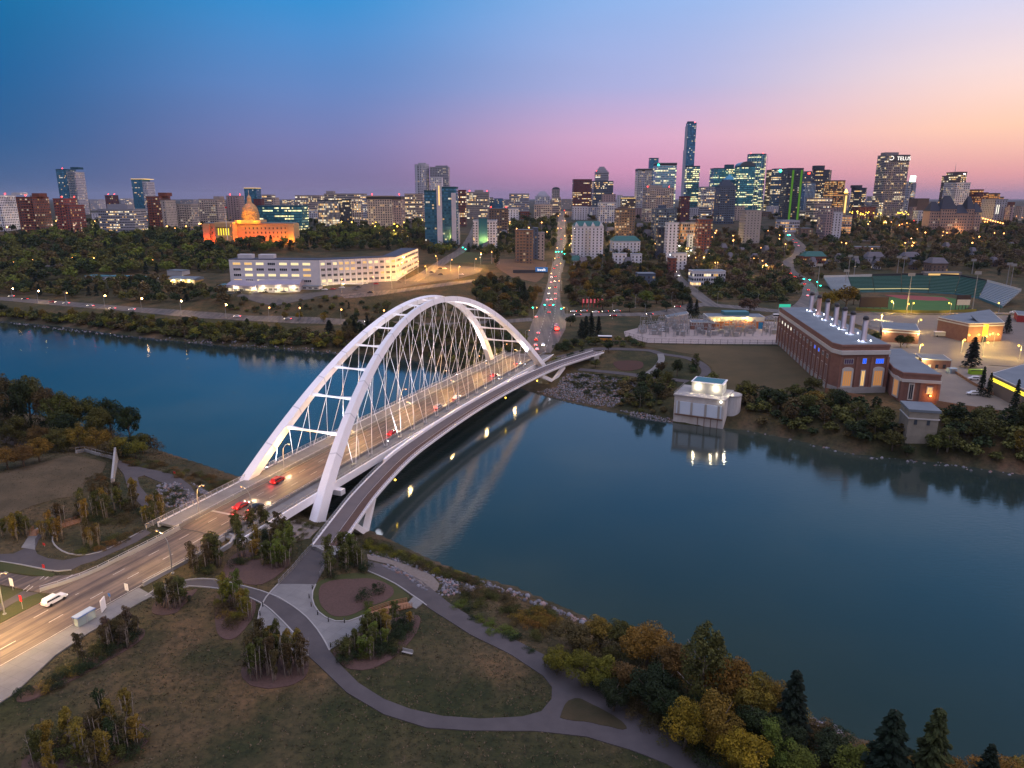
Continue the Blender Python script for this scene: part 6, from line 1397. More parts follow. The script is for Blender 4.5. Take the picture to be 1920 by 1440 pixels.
for (u0, u1, vb, vt, lab) in ((1611, 1662, 579, 557, 'wide dark scoreboard back at the left of the ball field'), (1791, 1816, 582, 553, 'small dark scoreboard on legs at the right of the ball field')):
    a, b_ = G(u0, vb), G(u1, vb); zt = vat(a[0], a[1], vt); rr = empty('scoreboard', a, lab, 'scoreboard'); L = b_[0]-a[0]
    MB().box(L/2, 0, (1 if u0 < 1700 else 4), L, .8, zt-a[2]-(1 if u0 < 1700 else 4)).build('board', mat('board_back', (.035, .025, .03), .8), rr)
    for k in range(5): (MB().box(L*k/4, .2, -1, .35, .35, zt-a[2]+1)).build('post', M['dark'], rr)
    if u0 > 1700: MB().box(L/2, -.5, 4, L*.96, .3, 4).build('lit_panel', M['stonetrim'], rr)
fence('field_fence', [(1605, 582), (1680, 587), (1760, 588), (1830, 585)], 2.2, mat('yellow_fence', (.16, .15, .03), .8), 'low green yellow fence closing the outfield of the ball park', wood=True, step=8)
def mast(u, vb, vt, label):
    p = G(u, vb); r = empty('floodlight_mast', p, label, 'floodlight mast', 'floodlight masts round the ball park'); hh = vat(p[0], p[1], vt)-p[2]
    MB().tube([(0, 0, 0), (0, 0, hh)], [.45, .2], 6).build('pole', M['steel'], r); MB().box(0, 0, hh-1, 5, .4, 2.2).build('lamp_rack', M['steel'], r); return r
for u, vb, vt, lab in ((1700, 583, 515, 'tall floodlight mast in front of the middle of the field'), (1823, 580, 512, 'tall floodlight mast right of the small scoreboard'), (1584, 540, 508, 'floodlight mast above the left bleachers'), (1590, 517, 480, 'left one of the pair of masts behind the left bleachers'), (1601, 517, 482, 'right one of the pair of masts behind the left bleachers'),
    (1682, 512, 482, 'left one of the pair of masts behind the middle stands'), (1693, 512, 484, 'right one of the pair of masts behind the middle stands'), (1822, 514, 488, 'mast behind the right green seating'), (1885, 545, 495, 'left one of the pair of masts at the right bleachers'), (1893, 545, 497, 'right one of the pair of masts at the right bleachers'), (1532, 545, 497, 'mast left of the stadium by the road')): mast(u, vb, vt, lab)
# ---------------------------------------------------------------- vegetation
def leaves(cent, rad, n, size, rs, up=.3, flat=1.0):
    """n leaf quads on clumps; returns verts (n*4,3)"""
    k = rs.randint(0, len(cent), n); d = rs.normal(size=(n, 3)); d[:, 2] += up; d /= np.linalg.norm(d, axis=1)[:, None]
    rr = rad[k]*(.72+.34*rs.rand(n)); p = cent[k]+d*rr[:, None]*np.array([1, 1, flat])
    nn = d+rs.normal(size=(n, 3))*.55; nn /= np.linalg.norm(nn, axis=1)[:, None]
    a = np.cross(nn, rs.normal(size=(n, 3))); a /= np.linalg.norm(a, axis=1)[:, None]; b = np.cross(nn, a)
    s = size*(.6+.8*rs.rand(n))[:, None]
    return np.stack([p-a*s*.5, p+b*s*.33, p+a*s*.5, p-b*s*.33], 1).reshape(-1, 3)
def qf(n): return np.arange(n*4).reshape(n, 4)
def limb_mb(kind, rs, H=10., W=8.):
    mb = MB()
    if kind == 'aspen':
        for k in range(5):
            x, y = rs.uniform(-1.1, 1.1, 2); mb.tube([(x, y, -.3), (x*1.1, y*1.1, 3.5), (x*1.3+rs.uniform(-.2, .2), y*1.3, 8.2)], [.11, .08, .02], 5)
            for j in range(3): z = 3+1.6*j; a = rs.rand()*6.3; mb.tube([(x*1.1, y*1.1, z), (x*1.1+.9*math.cos(a), y*1.1+.9*math.sin(a), z+1.1)], [.035, .01], 4)
    elif kind == 'spruce': mb.tube([(0, 0, -.3), (0, 0, 9.7)], [.2, .03], 6)
    else:
        mb.tube([(0, 0, -.3), (.1, 0, 2.2), (.15, .1, 4.6), (0, 0, 7.2)], [.30, .22, .15, .05], 7)
        for k in range(7):
            a = k*2.4+rs.rand(); z = 2.0+.65*k; l = 2.9*(1-.06*k); mb.tube([(.1, 0, z), (l*.5*math.cos(a), l*.5*math.sin(a), z+1.0), (l*math.cos(a), l*math.sin(a), z+2.3)], [.12, .08, .02], 5)
    return mb
def crown_np(kind, n, size, seed):
    rs = np.random.RandomState(seed)
    if kind == 'tree':
        nc = 34; d = rs.normal(size=(nc, 3)); d /= np.linalg.norm(d, axis=1)[:, None]; q = rs.rand(nc, 1)**.45
        c = d*q*np.array([2.9, 2.9, 2.9]); c[:, 2] += 6.1; k = c[:, 2] < 4.2; c[k, :2] *= .75
        c[:, :2] += rs.normal(size=(nc, 2))*.3; r = .75+.75*rs.rand(nc)
        return leaves(c, r, n, size, rs)
    if kind == 'round':
        nc = 26; d = rs.normal(size=(nc, 3)); d[:, 2] = abs(d[:, 2])*.9-.3; d /= np.linalg.norm(d, axis=1)[:, None]
        c = d*(rs.rand(nc, 1)**.3)*np.array([3.3, 3.3, 3.6]); c[:, 2] += 5.2; return leaves(c, 1.0+.6*rs.rand(nc), n, size, rs)
    if kind == 'poplar':
        nc = 40; z = 1.8+7.6*rs.rand(nc); w = 2.3*np.sin(np.clip((z-.8)/9.4, 0, 1)*math.pi)**.7; a = rs.rand(nc)*6.28; q = rs.rand(nc)**.5
        c = np.stack([w*q*np.cos(a), w*q*np.sin(a), z], 1); return leaves(c, .55+.5*rs.rand(nc), n, size, rs, up=.7, flat=1.5)
    if kind == 'aspen':
        nc = 26; z = 2.4+6.2*rs.rand(nc); a = rs.rand(nc)*6.28; q = 1.5*rs.rand(nc)*(1-.35*(z-2)/7); c = np.stack([q*np.cos(a), q*np.sin(a), z], 1)
        return leaves(c, .35+.4*rs.rand(nc), n, size, rs, up=.8, flat=1.5)
    if kind == 'shrub':
        nc = 14; a = rs.rand(nc)*6.28; q = 3.4*rs.rand(nc)**.6; c = np.stack([q*np.cos(a), q*np.sin(a), 1.2+3.2*rs.rand(nc)*(1-q/5)], 1)
        return leaves(c, 1.1+1.1*rs.rand(nc), n, size, rs, up=.6)
    if kind == 'spruce':
        t = rs.rand(n)**.75; lay = np.floor(t*15)/15+rs.rand(n)*.02; z = .9+9.0*(lay); w = 2.5*(1-lay)**.85+.12; nb = 9
        a = (rs.randint(0, nb, n)+np.floor(lay*15)*.37)*2*math.pi/nb+rs.normal(size=n)*.13; q = w*(rs.rand(n)**.6)*(.48+.62*np.abs(np.sin(a*2.1+np.floor(lay*15)*1.7+seed)))
        p = np.stack([q*np.cos(a), q*np.sin(a), z-.28*q+rs.normal(size=n)*.07], 1)
        o = np.stack([np.cos(a), np.sin(a), -.35+0*a], 1); s_ = np.stack([-np.sin(a), np.cos(a), rs.normal(size=n)*.4], 1); sz = size*(.7+.6*rs.rand(n))[:, None]
        return np.stack([p-o*sz*.5, p+s_*sz*.35, p+o*sz*.6, p-s_*sz*.35], 1).reshape(-1, 3)
PRO = {}
def proto(kind, lod, var):
    key = (kind, lod, var)
    if key in PRO: return PRO[key]
    n, size = {('tree', 0): (7000, .30), ('round', 0): (7000, .30), ('poplar', 0): (6000, .27), ('aspen', 0): (2600, .30), ('shrub', 0): (1600, .34), ('spruce', 0): (6000, .34),
        ('tree', 1): (1700, .62), ('round', 1): (1700, .62), ('poplar', 1): (1300, .55), ('shrub', 1): (420, .75), ('spruce', 1): (1400, .7), ('tree', 2): (330, 1.35), ('round', 2): (330, 1.35), ('poplar', 2): (240, 1.2), ('spruce', 2): (240, 1.3)}[(kind, lod)]
    v = crown_np(kind, n, size, hash((kind, lod, var)) % 1000 if False else (len(kind)*31+ord(kind[0])*7+lod*13+var*101) % 9973)
    me = npmesh('crown', v, qf(n), M['leaf']); tr = None
    if kind != 'shrub':
        mb = limb_mb(kind, np.random.RandomState(var)); tr = bpy.data.meshes.new('trunk'); tr.from_pydata(mb.v, [], mb.f); tr.materials.append(M['birch'] if kind in ('aspen', 'poplar') else M['bark']); tr.polygons.foreach_set('use_smooth', [True]*len(mb.f)); tr.update()
    PRO[key] = (me, tr); return PRO[key]
NAMES = dict(tree='deciduous_tree', round='deciduous_tree', poplar='poplar_tree', aspen='young_aspen', shrub='shrub', spruce='spruce_tree')
CATS = dict(tree='tree', round='tree', poplar='poplar', aspen='aspen', shrub='shrub', spruce='spruce')
def plant(kind, p, H_, W_, tint, label, group=None, lod=0):
    var = rnd.randrange(4 if lod == 0 else 5); me, tr = proto(kind, lod, var)
    base = dict(tree=(10, 8), round=(10, 8.4), poplar=(10, 4.8), aspen=(9.2, 3.6), shrub=(5, 8), spruce=(10, 5))[kind]
    s = (W_/base[1], W_/base[1]*(.9+.2*rnd.random()), H_/base[0]); j = .85+.3*rnd.random(); tint = tuple(c_*j*(.93+.14*rnd.random()) for c_ in tint)
    a = rnd.random()*6.28
    if kind == 'shrub':
        o = link('shrub', me, None, p, tint); o.scale = s; o.rotation_euler = (0, 0, a); return tag(o, label, 'shrub', group)
    r = empty(NAMES[kind], p, label, CATS[kind], group, a); r.scale = s
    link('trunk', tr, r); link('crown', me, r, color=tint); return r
# leaf colours
OL = (.066, .068, .022); DG = (.022, .034, .016); YG = (.125, .120, .020); AM = (.150, .105, .022); OR = (.150, .085, .020); RU = (.105, .062, .024); BN = (.068, .052, .026); LG = (.085, .105, .022); GD = (.20, .135, .016); SPC = (.010, .018, .013); PU = (.082, .056, .042)
def P_(u, v): return G(u, v)
def put(rows, group=None, lod=0):
    for kind, u, v, H_, W_, c_, lab in rows: plant(kind, P_(u, v), H_, W_, c_, lab, group, lod)
# big trees and shrubs along the near shore, lower right
put([('round', 1046, 1262, 5.5, 5.5, YG, 'bright lime green small tree at the left end of the shore thicket'), ('round', 1092, 1290, 7.5, 7, YG, 'lime green bushy tree second from the left of the thicket'), ('tree', 1128, 1300, 7.5, 6, YG, 'yellow green tree just right of the lime green ones'),
 ('tree', 1075, 1222, 6, 9, BN, 'brown olive bush behind the lime green trees'), ('tree', 1125, 1215, 6.5, 7, AM, 'amber tree beside the water behind the lime green trees'), ('tree', 1165, 1225, 7, 7, OL, 'olive tree beside the water right of the brown bush'),
 ('round', 1212, 1262, 10, 10, OR, 'large orange brown tree at the waterline in the middle of the thicket'), ('tree', 1258, 1290, 9, 8, RU, 'rust coloured tree right of the large orange one'), ('tree', 1180, 1310, 8, 8, RU, 'rust and olive tree above the dark hollow'),
 ('poplar', 1312, 1345, 17, 7, OL, 'tall olive pointed tree rising above the shore thicket'), ('round', 1362, 1345, 12, 10, OR, 'tall orange tree right of the pointed olive one'), ('round', 1405, 1365, 11, 9, AM, 'amber tree leaning over the water'), ('round', 1448, 1372, 10, 8, AM, 'amber green tree left of the dark spruce'),
 ('spruce', 1478, 1408, 15, 8, SPC, 'dark spruce standing at the water beside the amber trees'), ('round', 1283, 1408, 9, 8, GD, 'golden yellow tree near the path edge'), ('tree', 1345, 1425, 12, 8, AM, 'amber tree with a bare trunk right of the golden one'), ('round', 1390, 1470, 9.5, 9, GD, 'golden brown tree at the bottom right of the golden one'),
 ('tree', 1215, 1345, 9, 8, DG, 'dark green tree overhanging the path side of the thicket'), ('tree', 1255, 1375, 8, 7, DG, 'dark green tree just left of the golden yellow one'), ('poplar', 1445, 1455, 9, 5, LG, 'pale green narrow tree near the bottom edge'), ('round', 1492, 1480, 7, 7, LG, 'light green bushy tree at the bottom edge'),
 ('tree', 1150, 1335, 6, 6, DG, 'low dark green tree beside the path below the lime ones'), ('tree', 1320, 1385, 8, 8, DG, 'dark green tree in the shade of the thicket'), ('tree', 1420, 1410, 9, 9, DG, 'dark green tree between the amber trees and the bottom edge'), ('tree', 1465, 1440, 8, 8, DG, 'dark shaded tree below the water side spruce'),
 ('spruce', 1650, 1520, 17, 9, SPC, 'broad dark spruce at the bottom edge right of the stone patch'), ('spruce', 1728, 1530, 18, 8, (.03, .038, .018), 'olive green spruce right of the broad dark one'), ('round', 1600, 1490, 8, 7, LG, 'yellow green tree left of the broad dark spruce'), ('round', 1700, 1500, 7, 6, OR, 'orange tree between the two large spruces'),
 ('round', 1770, 1520, 8, 8, OR, 'orange tree right of the olive spruce'), ('spruce', 1843, 1490, 9, 5, SPC, 'small dark spruce near the bottom right corner'), ('round', 1870, 1490, 6, 8, OR, 'orange bush at the bottom right corner'), ('round', 1910, 1495, 6, 8, AM, 'amber bush in the bottom right corner'), ('tree', 1560, 1440, 6, 8, DG, 'dark green bush beside the stone patch'), ('round', 1800, 1545, 6, 8, RU, 'rust bush at the bottom edge between spruces'),
 ('tree', 1540, 1412, 5, 7, BN, 'brown bush left of the stone patch'), ('tree', 1240, 1320, 8, 7, DG, 'dark green tree in the middle of the thicket')])
# left point: cottonwoods
put([('tree', 12, 800, 22, 15, BN, 'tall brown green cottonwood at the left edge'), ('tree', 60, 800, 21, 14, OL, 'tall olive cottonwood second from the left edge'), ('tree', 95, 810, 18, 12, BN, 'brown cottonwood third from the left edge'), ('tree', 135, 815, 16, 12, OL, 'olive cottonwood behind the low yellow bushes'),
 ('tree', 170, 815, 15, 10, OL, 'thin cottonwood with a pale trunk left of the large dark one'), ('tree', 212, 830, 18, 11, DG, 'large dark green cottonwood standing over the water'), ('tree', 247, 838, 16, 10, DG, 'dark cottonwood at the tip of the left point'), ('round', 268, 850, 8, 8, OL, 'low olive tree at the water on the left point'),
 ('tree', 30, 838, 12, 11, OL, 'olive tree above the dark path at the left edge'), ('round', 75, 842, 9, 9, RU, 'rust tinted tree in the middle of the left wood'), ('round', 110, 848, 9, 9, OL, 'olive round tree before the cottonwoods'), ('round', 150, 845, 10, 9, AM, 'yellow brown tree above the lookout wall'),
 ('round', 185, 848, 9, 9, AM, 'yellowish tree right of the lookout wall'), ('round', 225, 856, 7, 8, YG, 'yellow green bush at the right end of the left wood'), ('round', 255, 860, 6, 8, YG, 'lime tinted bush beside the water below the cottonwoods'), ('tree', 130, 835, 12, 11, DG, 'dark tree in the shade behind the lookout wall'),
 ('round', 15, 880, 7, 9, OR, 'orange bush at the left edge before the mound'), ('round', 45, 876, 7, 9, RU, 'rust bush on the left side of the mound'), ('round', 75, 866, 8, 9, OR, 'orange brown bush at the top of the mound'), ('tree', -25, 800, 22, 14, OL, 'tall olive cottonwood cut by the left edge')])
# young aspen beds
BR_STUFF = []
def bed(n, poly, kind, H0, H1, W0, W1, cols, label, group, lod=0, seed=1, sp=1.2, stuff=False):
    rs = random.Random(seed); W_ = [G(*p)[:2] for p in poly]; xs_ = [p[0] for p in W_]; ys_ = [p[1] for p in W_]; got = []; t = 0
    while len(got) < n and t < n*60:
        t += 1; x, y = rs.uniform(min(xs_), max(xs_)), rs.uniform(min(ys_), max(ys_))
        if not inpoly(x, y, W_) or any(np.hypot(x-a, y-b_) < sp for a, b_ in got): continue
        got.append((x, y))
        if stuff: BR_STUFF.append((x, y, rs.uniform(H0, H1), rs.uniform(W0, W1), rs.choice(cols))); continue
        plant(kind, (x, y, h(x, y)), rs.uniform(H0, H1), rs.uniform(W0, W1), rs.choice(cols), label, group, lod)
def inpoly(x, y, W_):
    ins = False
    for i in range(len(W_)):
        (ax, ay), (bx, by) = W_[i-1], W_[i]
        if (ay > y) != (by > y) and x < (bx-ax)*(y-ay)/(by-ay)+ax: ins = not ins
    return ins
bed(20, [(458, 1262), (480, 1238), (520, 1230), (575, 1240), (570, 1272), (520, 1286), (475, 1280)], 'aspen', 6, 8.5, 2.2, 3.2, [BN, AM, OL, BN], 'slender young aspen in the round mulch bed below the plaza', 'aspens in the round bed')
bed(16, [(630, 1225), (650, 1248), (700, 1245), (735, 1222), (772, 1190), (775, 1168), (740, 1165), (690, 1185), (645, 1210)], 'aspen', 3.5, 5.5, 2, 3, [LG, OL, AM], 'yellow green young aspen in the crescent bed right of the plaza', 'aspens in the crescent bed')
bed(26, [(632, 1225), (650, 1248), (700, 1248), (740, 1225), (778, 1190), (780, 1162), (740, 1163), (690, 1183), (645, 1210)], 'shrub', 1.4, 2.4, 3, 4.5, [DG, OL, DG], 'low dark shrub under the crescent bed aspens', 'shrubs in the crescent bed')
bed(14, [(60, 1440), (100, 1400), (180, 1355), (265, 1362), (268, 1400), (200, 1440), (100, 1465)], 'aspen', 5, 7.5, 2.4, 3.4, [OL, BN, DG, AM], 'olive brown young aspen in the bed at the bottom left', 'aspens in the bottom left bed')
bed(16, [(20, 1450), (100, 1400), (180, 1355), (265, 1362), (268, 1400), (200, 1450)], 'shrub', 1.6, 3, 3.5, 5, [DG, OL, BN], 'dark shrub in the bed at the bottom left', 'shrubs in the bottom left bed')
bed(9, [(140, 1250), (190, 1215), (240, 1185), (262, 1188), (235, 1215), (170, 1255)], 'aspen', 4, 6.5, 2.2, 3, [BN, PU, BN], 'bare brownish young aspen in the long bed beside the sidewalk', 'aspens in the long roadside bed')
bed(18, [(45, 1308), (90, 1282), (150, 1245), (235, 1190), (265, 1190), (225, 1225), (150, 1265), (80, 1300)], 'shrub', 1.2, 2.4, 3, 4.5, [DG, OL, DG, AM], 'dark green shrub in the long bed beside the sidewalk', 'shrubs in the long roadside bed')
bed(7, [(415, 1120), (470, 1120), (470, 1160), (440, 1190), (415, 1170)], 'aspen', 5, 7, 2.6, 3.4, [YG, AM, LG], 'yellow tinted aspen in the narrow bed left of the plaza', 'aspens left of the plaza')
bed(8, [(410, 1130), (470, 1125), (455, 1185), (425, 1198)], 'shrub', 1.6, 2.8, 3, 4, [AM, YG, BN], 'amber shrub in the narrow bed left of the plaza', 'shrubs left of the plaza')
bed(6, [(290, 1150), (300, 1122), (345, 1115), (350, 1130), (325, 1148)], 'aspen', 5, 7, 2.6, 3.6, [OL, OL, BN], 'olive aspen at the bend of the path near the bus stop', 'aspens at the path bend')
bed(7, [(415, 1085), (440, 1045), (500, 1035), (530, 1050), (500, 1085)], 'aspen', 5, 7.5, 2.8, 3.8, [LG, OL, AM], 'green gold aspen between the road and the footbridge landing', 'aspens by the landing')
bed(9, [(500, 1080), (530, 1020), (556, 1022), (530, 1075), (512, 1098)], 'aspen', 5, 7, 3, 3.8, [LG, OL, LG], 'bright leaved aspen pressed against the footbridge landing', 'aspens against the landing')
bed(10, [(425, 1000), (470, 985), (545, 1000), (540, 1030), (470, 1020)], 'aspen', 4.5, 6.5, 2.8, 3.6, [OL, OL, BN], 'olive aspen below the bridge barrier', 'aspens below the barrier')
bed(12, [(420, 1010), (540, 1000), (540, 1050), (430, 1080)], 'shrub', 1.2, 2.4, 3, 4, [OL, DG, OL], 'olive shrub between the road and the landing', 'shrubs between road and landing')
bed(5, [(362, 1075), (370, 1050), (410, 1040), (405, 1068)], 'aspen', 6, 8, 3.4, 4.4, [OL, BN], 'dense olive aspen directly beside the approach road', 'aspens beside the approach road')
bed(6, [(355, 1080), (375, 1055), (410, 1050), (400, 1078)], 'shrub', 1.6, 2.8, 3, 4, [DG, OL], 'dark shrub directly beside the approach road', 'shrubs beside the approach road')
bed(7, [(600, 1098), (612, 1060), (650, 1040), (682, 1050), (685, 1072), (640, 1080)], 'aspen', 5.5, 7.5, 3.2, 4, [OL, LG, OL], 'green aspen right of the footbridge landing', 'aspens right of the landing')
bed(9, [(600, 1100), (612, 1060), (650, 1040), (690, 1050), (690, 1075), (640, 1082)], 'shrub', 1.8, 3, 3.2, 4.2, [DG, OL], 'green shrub right of the footbridge landing', 'shrubs right of the landing')
put([('shrub', 683, 1125, 2.6, 4, DG, 'round green bush in the middle of the mulched island'), ('shrub', 706, 1112, 2.4, 3.6, DG, 'round dark bush at the right of the mulched island'), ('shrub', 690, 1142, 2, 2.6, LG, 'small bright bush at the lower edge of the mulched island'), ('shrub', 348, 1128, 1.4, 2.2, DG, 'small dark bush beside the curving path near the bus stop')])
# left grove by the road and paths
bed(14, [(110, 990), (170, 985), (250, 960), (270, 935), (200, 950), (150, 960)], 'aspen', 5.5, 8, 2.4, 3.4, [AM, BN, OL], 'amber young aspen in the grove below the mound', 'aspens below the mound')
bed(18, [(100, 985), (150, 965), (265, 935), (285, 960), (240, 985), (170, 990)], 'shrub', 1.4, 2.6, 3.2, 4.6, [DG, OL, BN], 'dark shrub in the grove below the mound', 'shrubs below the mound')
bed(6, [(0, 1018), (50, 1010), (58, 995), (10, 998)], 'aspen', 5, 6.5, 2.2, 3, [AM, OL], 'slim aspen with a white trunk at the left edge by the path', 'aspens at the left edge')
bed(6, [(78, 1012), (90, 1000), (120, 1000), (110, 1018)], 'aspen', 5, 6.5, 2.2, 3, [AM, OR, OL], 'orange tinted aspen at the bend of the wide path', 'aspens at the wide path bend')
bed(5, [(150, 1032), (160, 1018), (200, 1010), (190, 1028)], 'aspen', 5, 7.5, 2, 2.8, [AM, BN], 'lone slim aspen on the lawn inside the path curve', 'aspens inside the path curve')
bed(16, [(140, 1040), (180, 1020), (262, 996), (268, 1004), (210, 1028), (160, 1044)], 'shrub', .9, 1.5, 2.4, 3.4, [RU, OL, BN], 'low brown shrub in the row along the asphalt path', 'shrubs along the asphalt path')
bed(8, [(258, 985), (262, 965), (300, 955), (312, 970), (290, 985)], 'aspen', 4.5, 6, 2.4, 3.2, [AM, OL], 'small aspen next to the end of the bridge railing', 'aspens by the railing end')
bed(12, [(160, 905), (180, 890), (205, 898), (205, 925), (170, 925)], 'shrub', 1, 1.6, 2.4, 3.4, [RU, BN], 'rust coloured low shrub left of the leaning slab', 'shrubs by the leaning slab')
bed(7, [(305, 935), (330, 915), (350, 925), (340, 945), (315, 950)], 'shrub', 1.2, 2, 2.6, 3.4, [DG, DG, OL], 'dark shrub in the rock garden', 'shrubs in the rock garden')
bed(46, [(225, 858), (290, 868), (380, 892), (450, 912), (420, 925), (370, 908), (300, 884), (230, 870)], 'shrub', .9, 1.8, 2.6, 4, [BN, OL, RU], 'low brown shrub on the left bank above the waterline', 'shrubs on the left bank', stuff=True)
bed(60, [(690, 1018), (740, 1034), (800, 1060), (850, 1078), (905, 1094), (900, 1103), (840, 1085), (790, 1068), (740, 1050), (692, 1036)], 'shrub', 1, 2, 2.6, 3.8, [OL, YG, BN, OL], 'olive shrub in the belt between the gravel loop and the water', 'shrubs between the gravel loop and the water', stuff=True)
bed(30, [(890, 1100), (950, 1118), (1030, 1150), (1060, 1180), (1050, 1215), (1000, 1200), (940, 1165), (850, 1130), (840, 1118)], 'shrub', 1, 2.2, 3, 4.4, [AM, BN, OL], 'tawny shrub on the slope above the near shore', 'shrubs on the near shore slope', stuff=True)
bed(12, [(970, 1160), (1010, 1150), (1040, 1170), (1010, 1190)], 'shrub', 1.4, 2.2, 3, 4, [OR, OR, AM], 'orange shrub near the water on the slope', 'orange shrubs on the near shore slope')
bed(14, [(835, 1125), (860, 1125), (960, 1185), (1010, 1218), (990, 1222), (920, 1185), (850, 1140)], 'shrub', .6, 1.1, 2.4, 3.6, [DG, LG], 'low green ground shrub beside the riverside path', 'green shrubs beside the riverside path')
bed(20, [(470, 1000), (540, 975), (600, 985), (640, 1010), (600, 1025)], 'shrub', .8, 1.4, 2, 3, [BN, OL], 'brown shrub under the near end of the bridge', 'shrubs under the bridge end')
bed(80, [(1060, 715), (1090, 700), (1190, 712), (1170, 745), (1110, 750)], 'shrub', 1, 1.8, 2.6, 4, [DG, DG, OL], 'dark shrub growing among the stone riprap', 'shrubs in the riprap', stuff=True)
# far bank: individual trees
def ok(x, y, m=2.0):
    for p in PAVED:
        if p[:, 0].min()-1 < x < p[:, 0].max()+1 and p[:, 1].min()-1 < y < p[:, 1].max()+1 and inpoly(x, y, p): return False
    for C, hw in RIBS:
        if (np.hypot(C[:, 0]-x, C[:, 1]-y)).min() < hw+m: return False
    for cx, cy, rr in CITY_BLOCKED:
        if abs(x-cx) < rr and abs(y-cy) < rr: return False
    return float(rivdist(np.array([x]), np.array([y]))[0]) > 3
def spots(n, poly, sp, seed, m=2.0, rows=None):
    rs = random.Random(seed); W_ = [G(*p)[:2] for p in poly]; xs_ = [p[0] for p in W_]; ys_ = [p[1] for p in W_]; got = []; grid = {}; t = 0
    while len(got) < n and t < n*25:
        t += 1; x, y = rs.uniform(min(xs_), max(xs_)), rs.uniform(min(ys_), max(ys_))
        if not inpoly(x, y, W_): continue
        k = (int(x//sp), int(y//sp))
        if any(np.hypot(x-a, y-b_) < sp for i in (-1, 0, 1) for j in (-1, 0, 1) for a, b_ in grid.get((k[0]+i, k[1]+j), ())): continue
        if not ok(x, y, m): continue
        grid.setdefault(k, []).append((x, y)); got.append((x, y))
    return got
CN = {OL: 'olive', DG: 'dark green', YG: 'lime', AM: 'amber', OR: 'orange', RU: 'rust', BN: 'brown', LG: 'light green', GD: 'golden', SPC: 'dark', PU: 'mauve brown'}
# building pads that are not in the tower list
for u, v, rr in ((600, 540, 24), (660, 533, 28), (720, 528, 28), (520, 540, 26), (470, 540, 22), (760, 515, 20), (342, 528, 14), (240, 524, 18), (1610, 690, 20), (1700, 735, 18), (1385, 610, 28), (1325, 770, 16), (1725, 800, 8), (1815, 632, 24), (1690, 635, 18), (1750, 690, 12), (1700, 530, 70), (1620, 540, 40), (1800, 540, 60), (1860, 560, 40), (1580, 620, 28), (1540, 600, 20), (1510, 590, 16), (1900, 745, 26)):
    p = G(u, v); CITY_BLOCKED.append((p[0], p[1], rr))
p = (xl+W_*0+60, Dg+4); CITY_BLOCKED.append((xl+54, Dg, 30)); CITY_BLOCKED.append((xl+15, Dg-6, 20)); CITY_BLOCKED.append((xl+95, Dg, 22))
for u in range(1470, 1570, 12): p = G(u+6, 655+(u-1470)*.85); CITY_BLOCKED.append((p[0]+6, p[1], 9))
ZONES = [
 (100, [(0, 588), (150, 596), (300, 606), (450, 618), (650, 640), (650, 655), (450, 645), (250, 626), (0, 600)], 6.0, (5, 9), (5, 8), [OL, OL, YG, DG, BN, AM], 'along the far shore left of the arches', 'trees along the far left shore', 11),
 (26, [(650, 612), (780, 620), (930, 615), (985, 640), (960, 665), (880, 690), (760, 668), (650, 655)], 7.5, (7, 11), (7, 10), [OL, DG, BN, OL], 'on the far shore behind the hangers', 'trees behind the hangers', 12),
 (64, [(1060, 575), (1070, 505), (1150, 492), (1240, 500), (1255, 520), (1290, 548), (1290, 570), (1150, 575)], 9.5, (8, 13), (8, 12), [BN, PU, OL, RU, AM, DG], 'in the autumn wood right of the avenue', 'trees right of the avenue', 13),
 (30, [(900, 520), (1000, 545), (1010, 560), (980, 600), (900, 590), (890, 550)], 9, (8, 13), (8, 11), [BN, OL, OR, DG], 'in the wood left of the avenue', 'trees left of the avenue', 14),
 (22, [(1400, 690), (1470, 700), (1530, 745), (1640, 770), (1680, 800), (1660, 840), (1540, 820), (1440, 800), (1395, 760)], 8.5, (5, 10), (7, 10), [DG, OL, BN, AM], 'between the pump house and the gatehouse', 'trees between pump house and gatehouse', 15),
 (22, [(1765, 795), (1920, 800), (1980, 815), (1980, 868), (1900, 860), (1770, 850)], 8, (8, 12), (9, 12), [OL, AM, OL, DG], 'on the bank right of the gatehouse', 'trees right of the gatehouse', 16),
 (12, [(1215, 700), (1270, 705), (1262, 740), (1215, 770), (1190, 760)], 6.5, (6, 10), (6, 8), [DG, OL, BN], 'on the bank left of the pump house', 'trees left of the pump house', 17),
 (10, [(1060, 690), (1040, 660), (1080, 640), (1130, 650), (1160, 655), (1120, 690)], 6.5, (4, 7), (5, 7), [DG, OL, LG], 'beside the far end of the footbridge', 'trees by the far end of the footbridge', 18),
 (10, [(1290, 690), (1400, 690), (1420, 720), (1400, 740), (1350, 700)], 8, (5, 9), (6, 9), [DG, OL], 'behind the pump house', 'trees behind the pump house', 21)]
for n, poly, sp, hr, wr, cols, where, grp, seed in ZONES:
    for (x, y) in spots(n, poly, sp, seed):
        H_ = rnd.uniform(*hr); c_ = rnd.choice(cols); kd = rnd.choice(('tree', 'round', 'tree', 'poplar') if seed != 13 else ('tree', 'round'))
        z = h(x, y); u = pix(x, y, z)[0]; uu = [pix(*G(*p)[:2], 5)[0] for p in poly]; f = (u-min(p[0] for p in poly))/(max(p[0] for p in poly)-min(p[0] for p in poly))
        side = ('left' if f < .33 else 'middle' if f < .66 else 'right')
        lab = f"{'tall' if H_ > (hr[0]+hr[1])/2 else 'short'} {CN[c_]} {'poplar' if kd == 'poplar' else 'tree'} {where}, {side} part"
        plant(kd, (x, y, z), H_, rnd.uniform(*wr)*(.6 if kd == 'poplar' else 1), c_, lab, grp, 1)
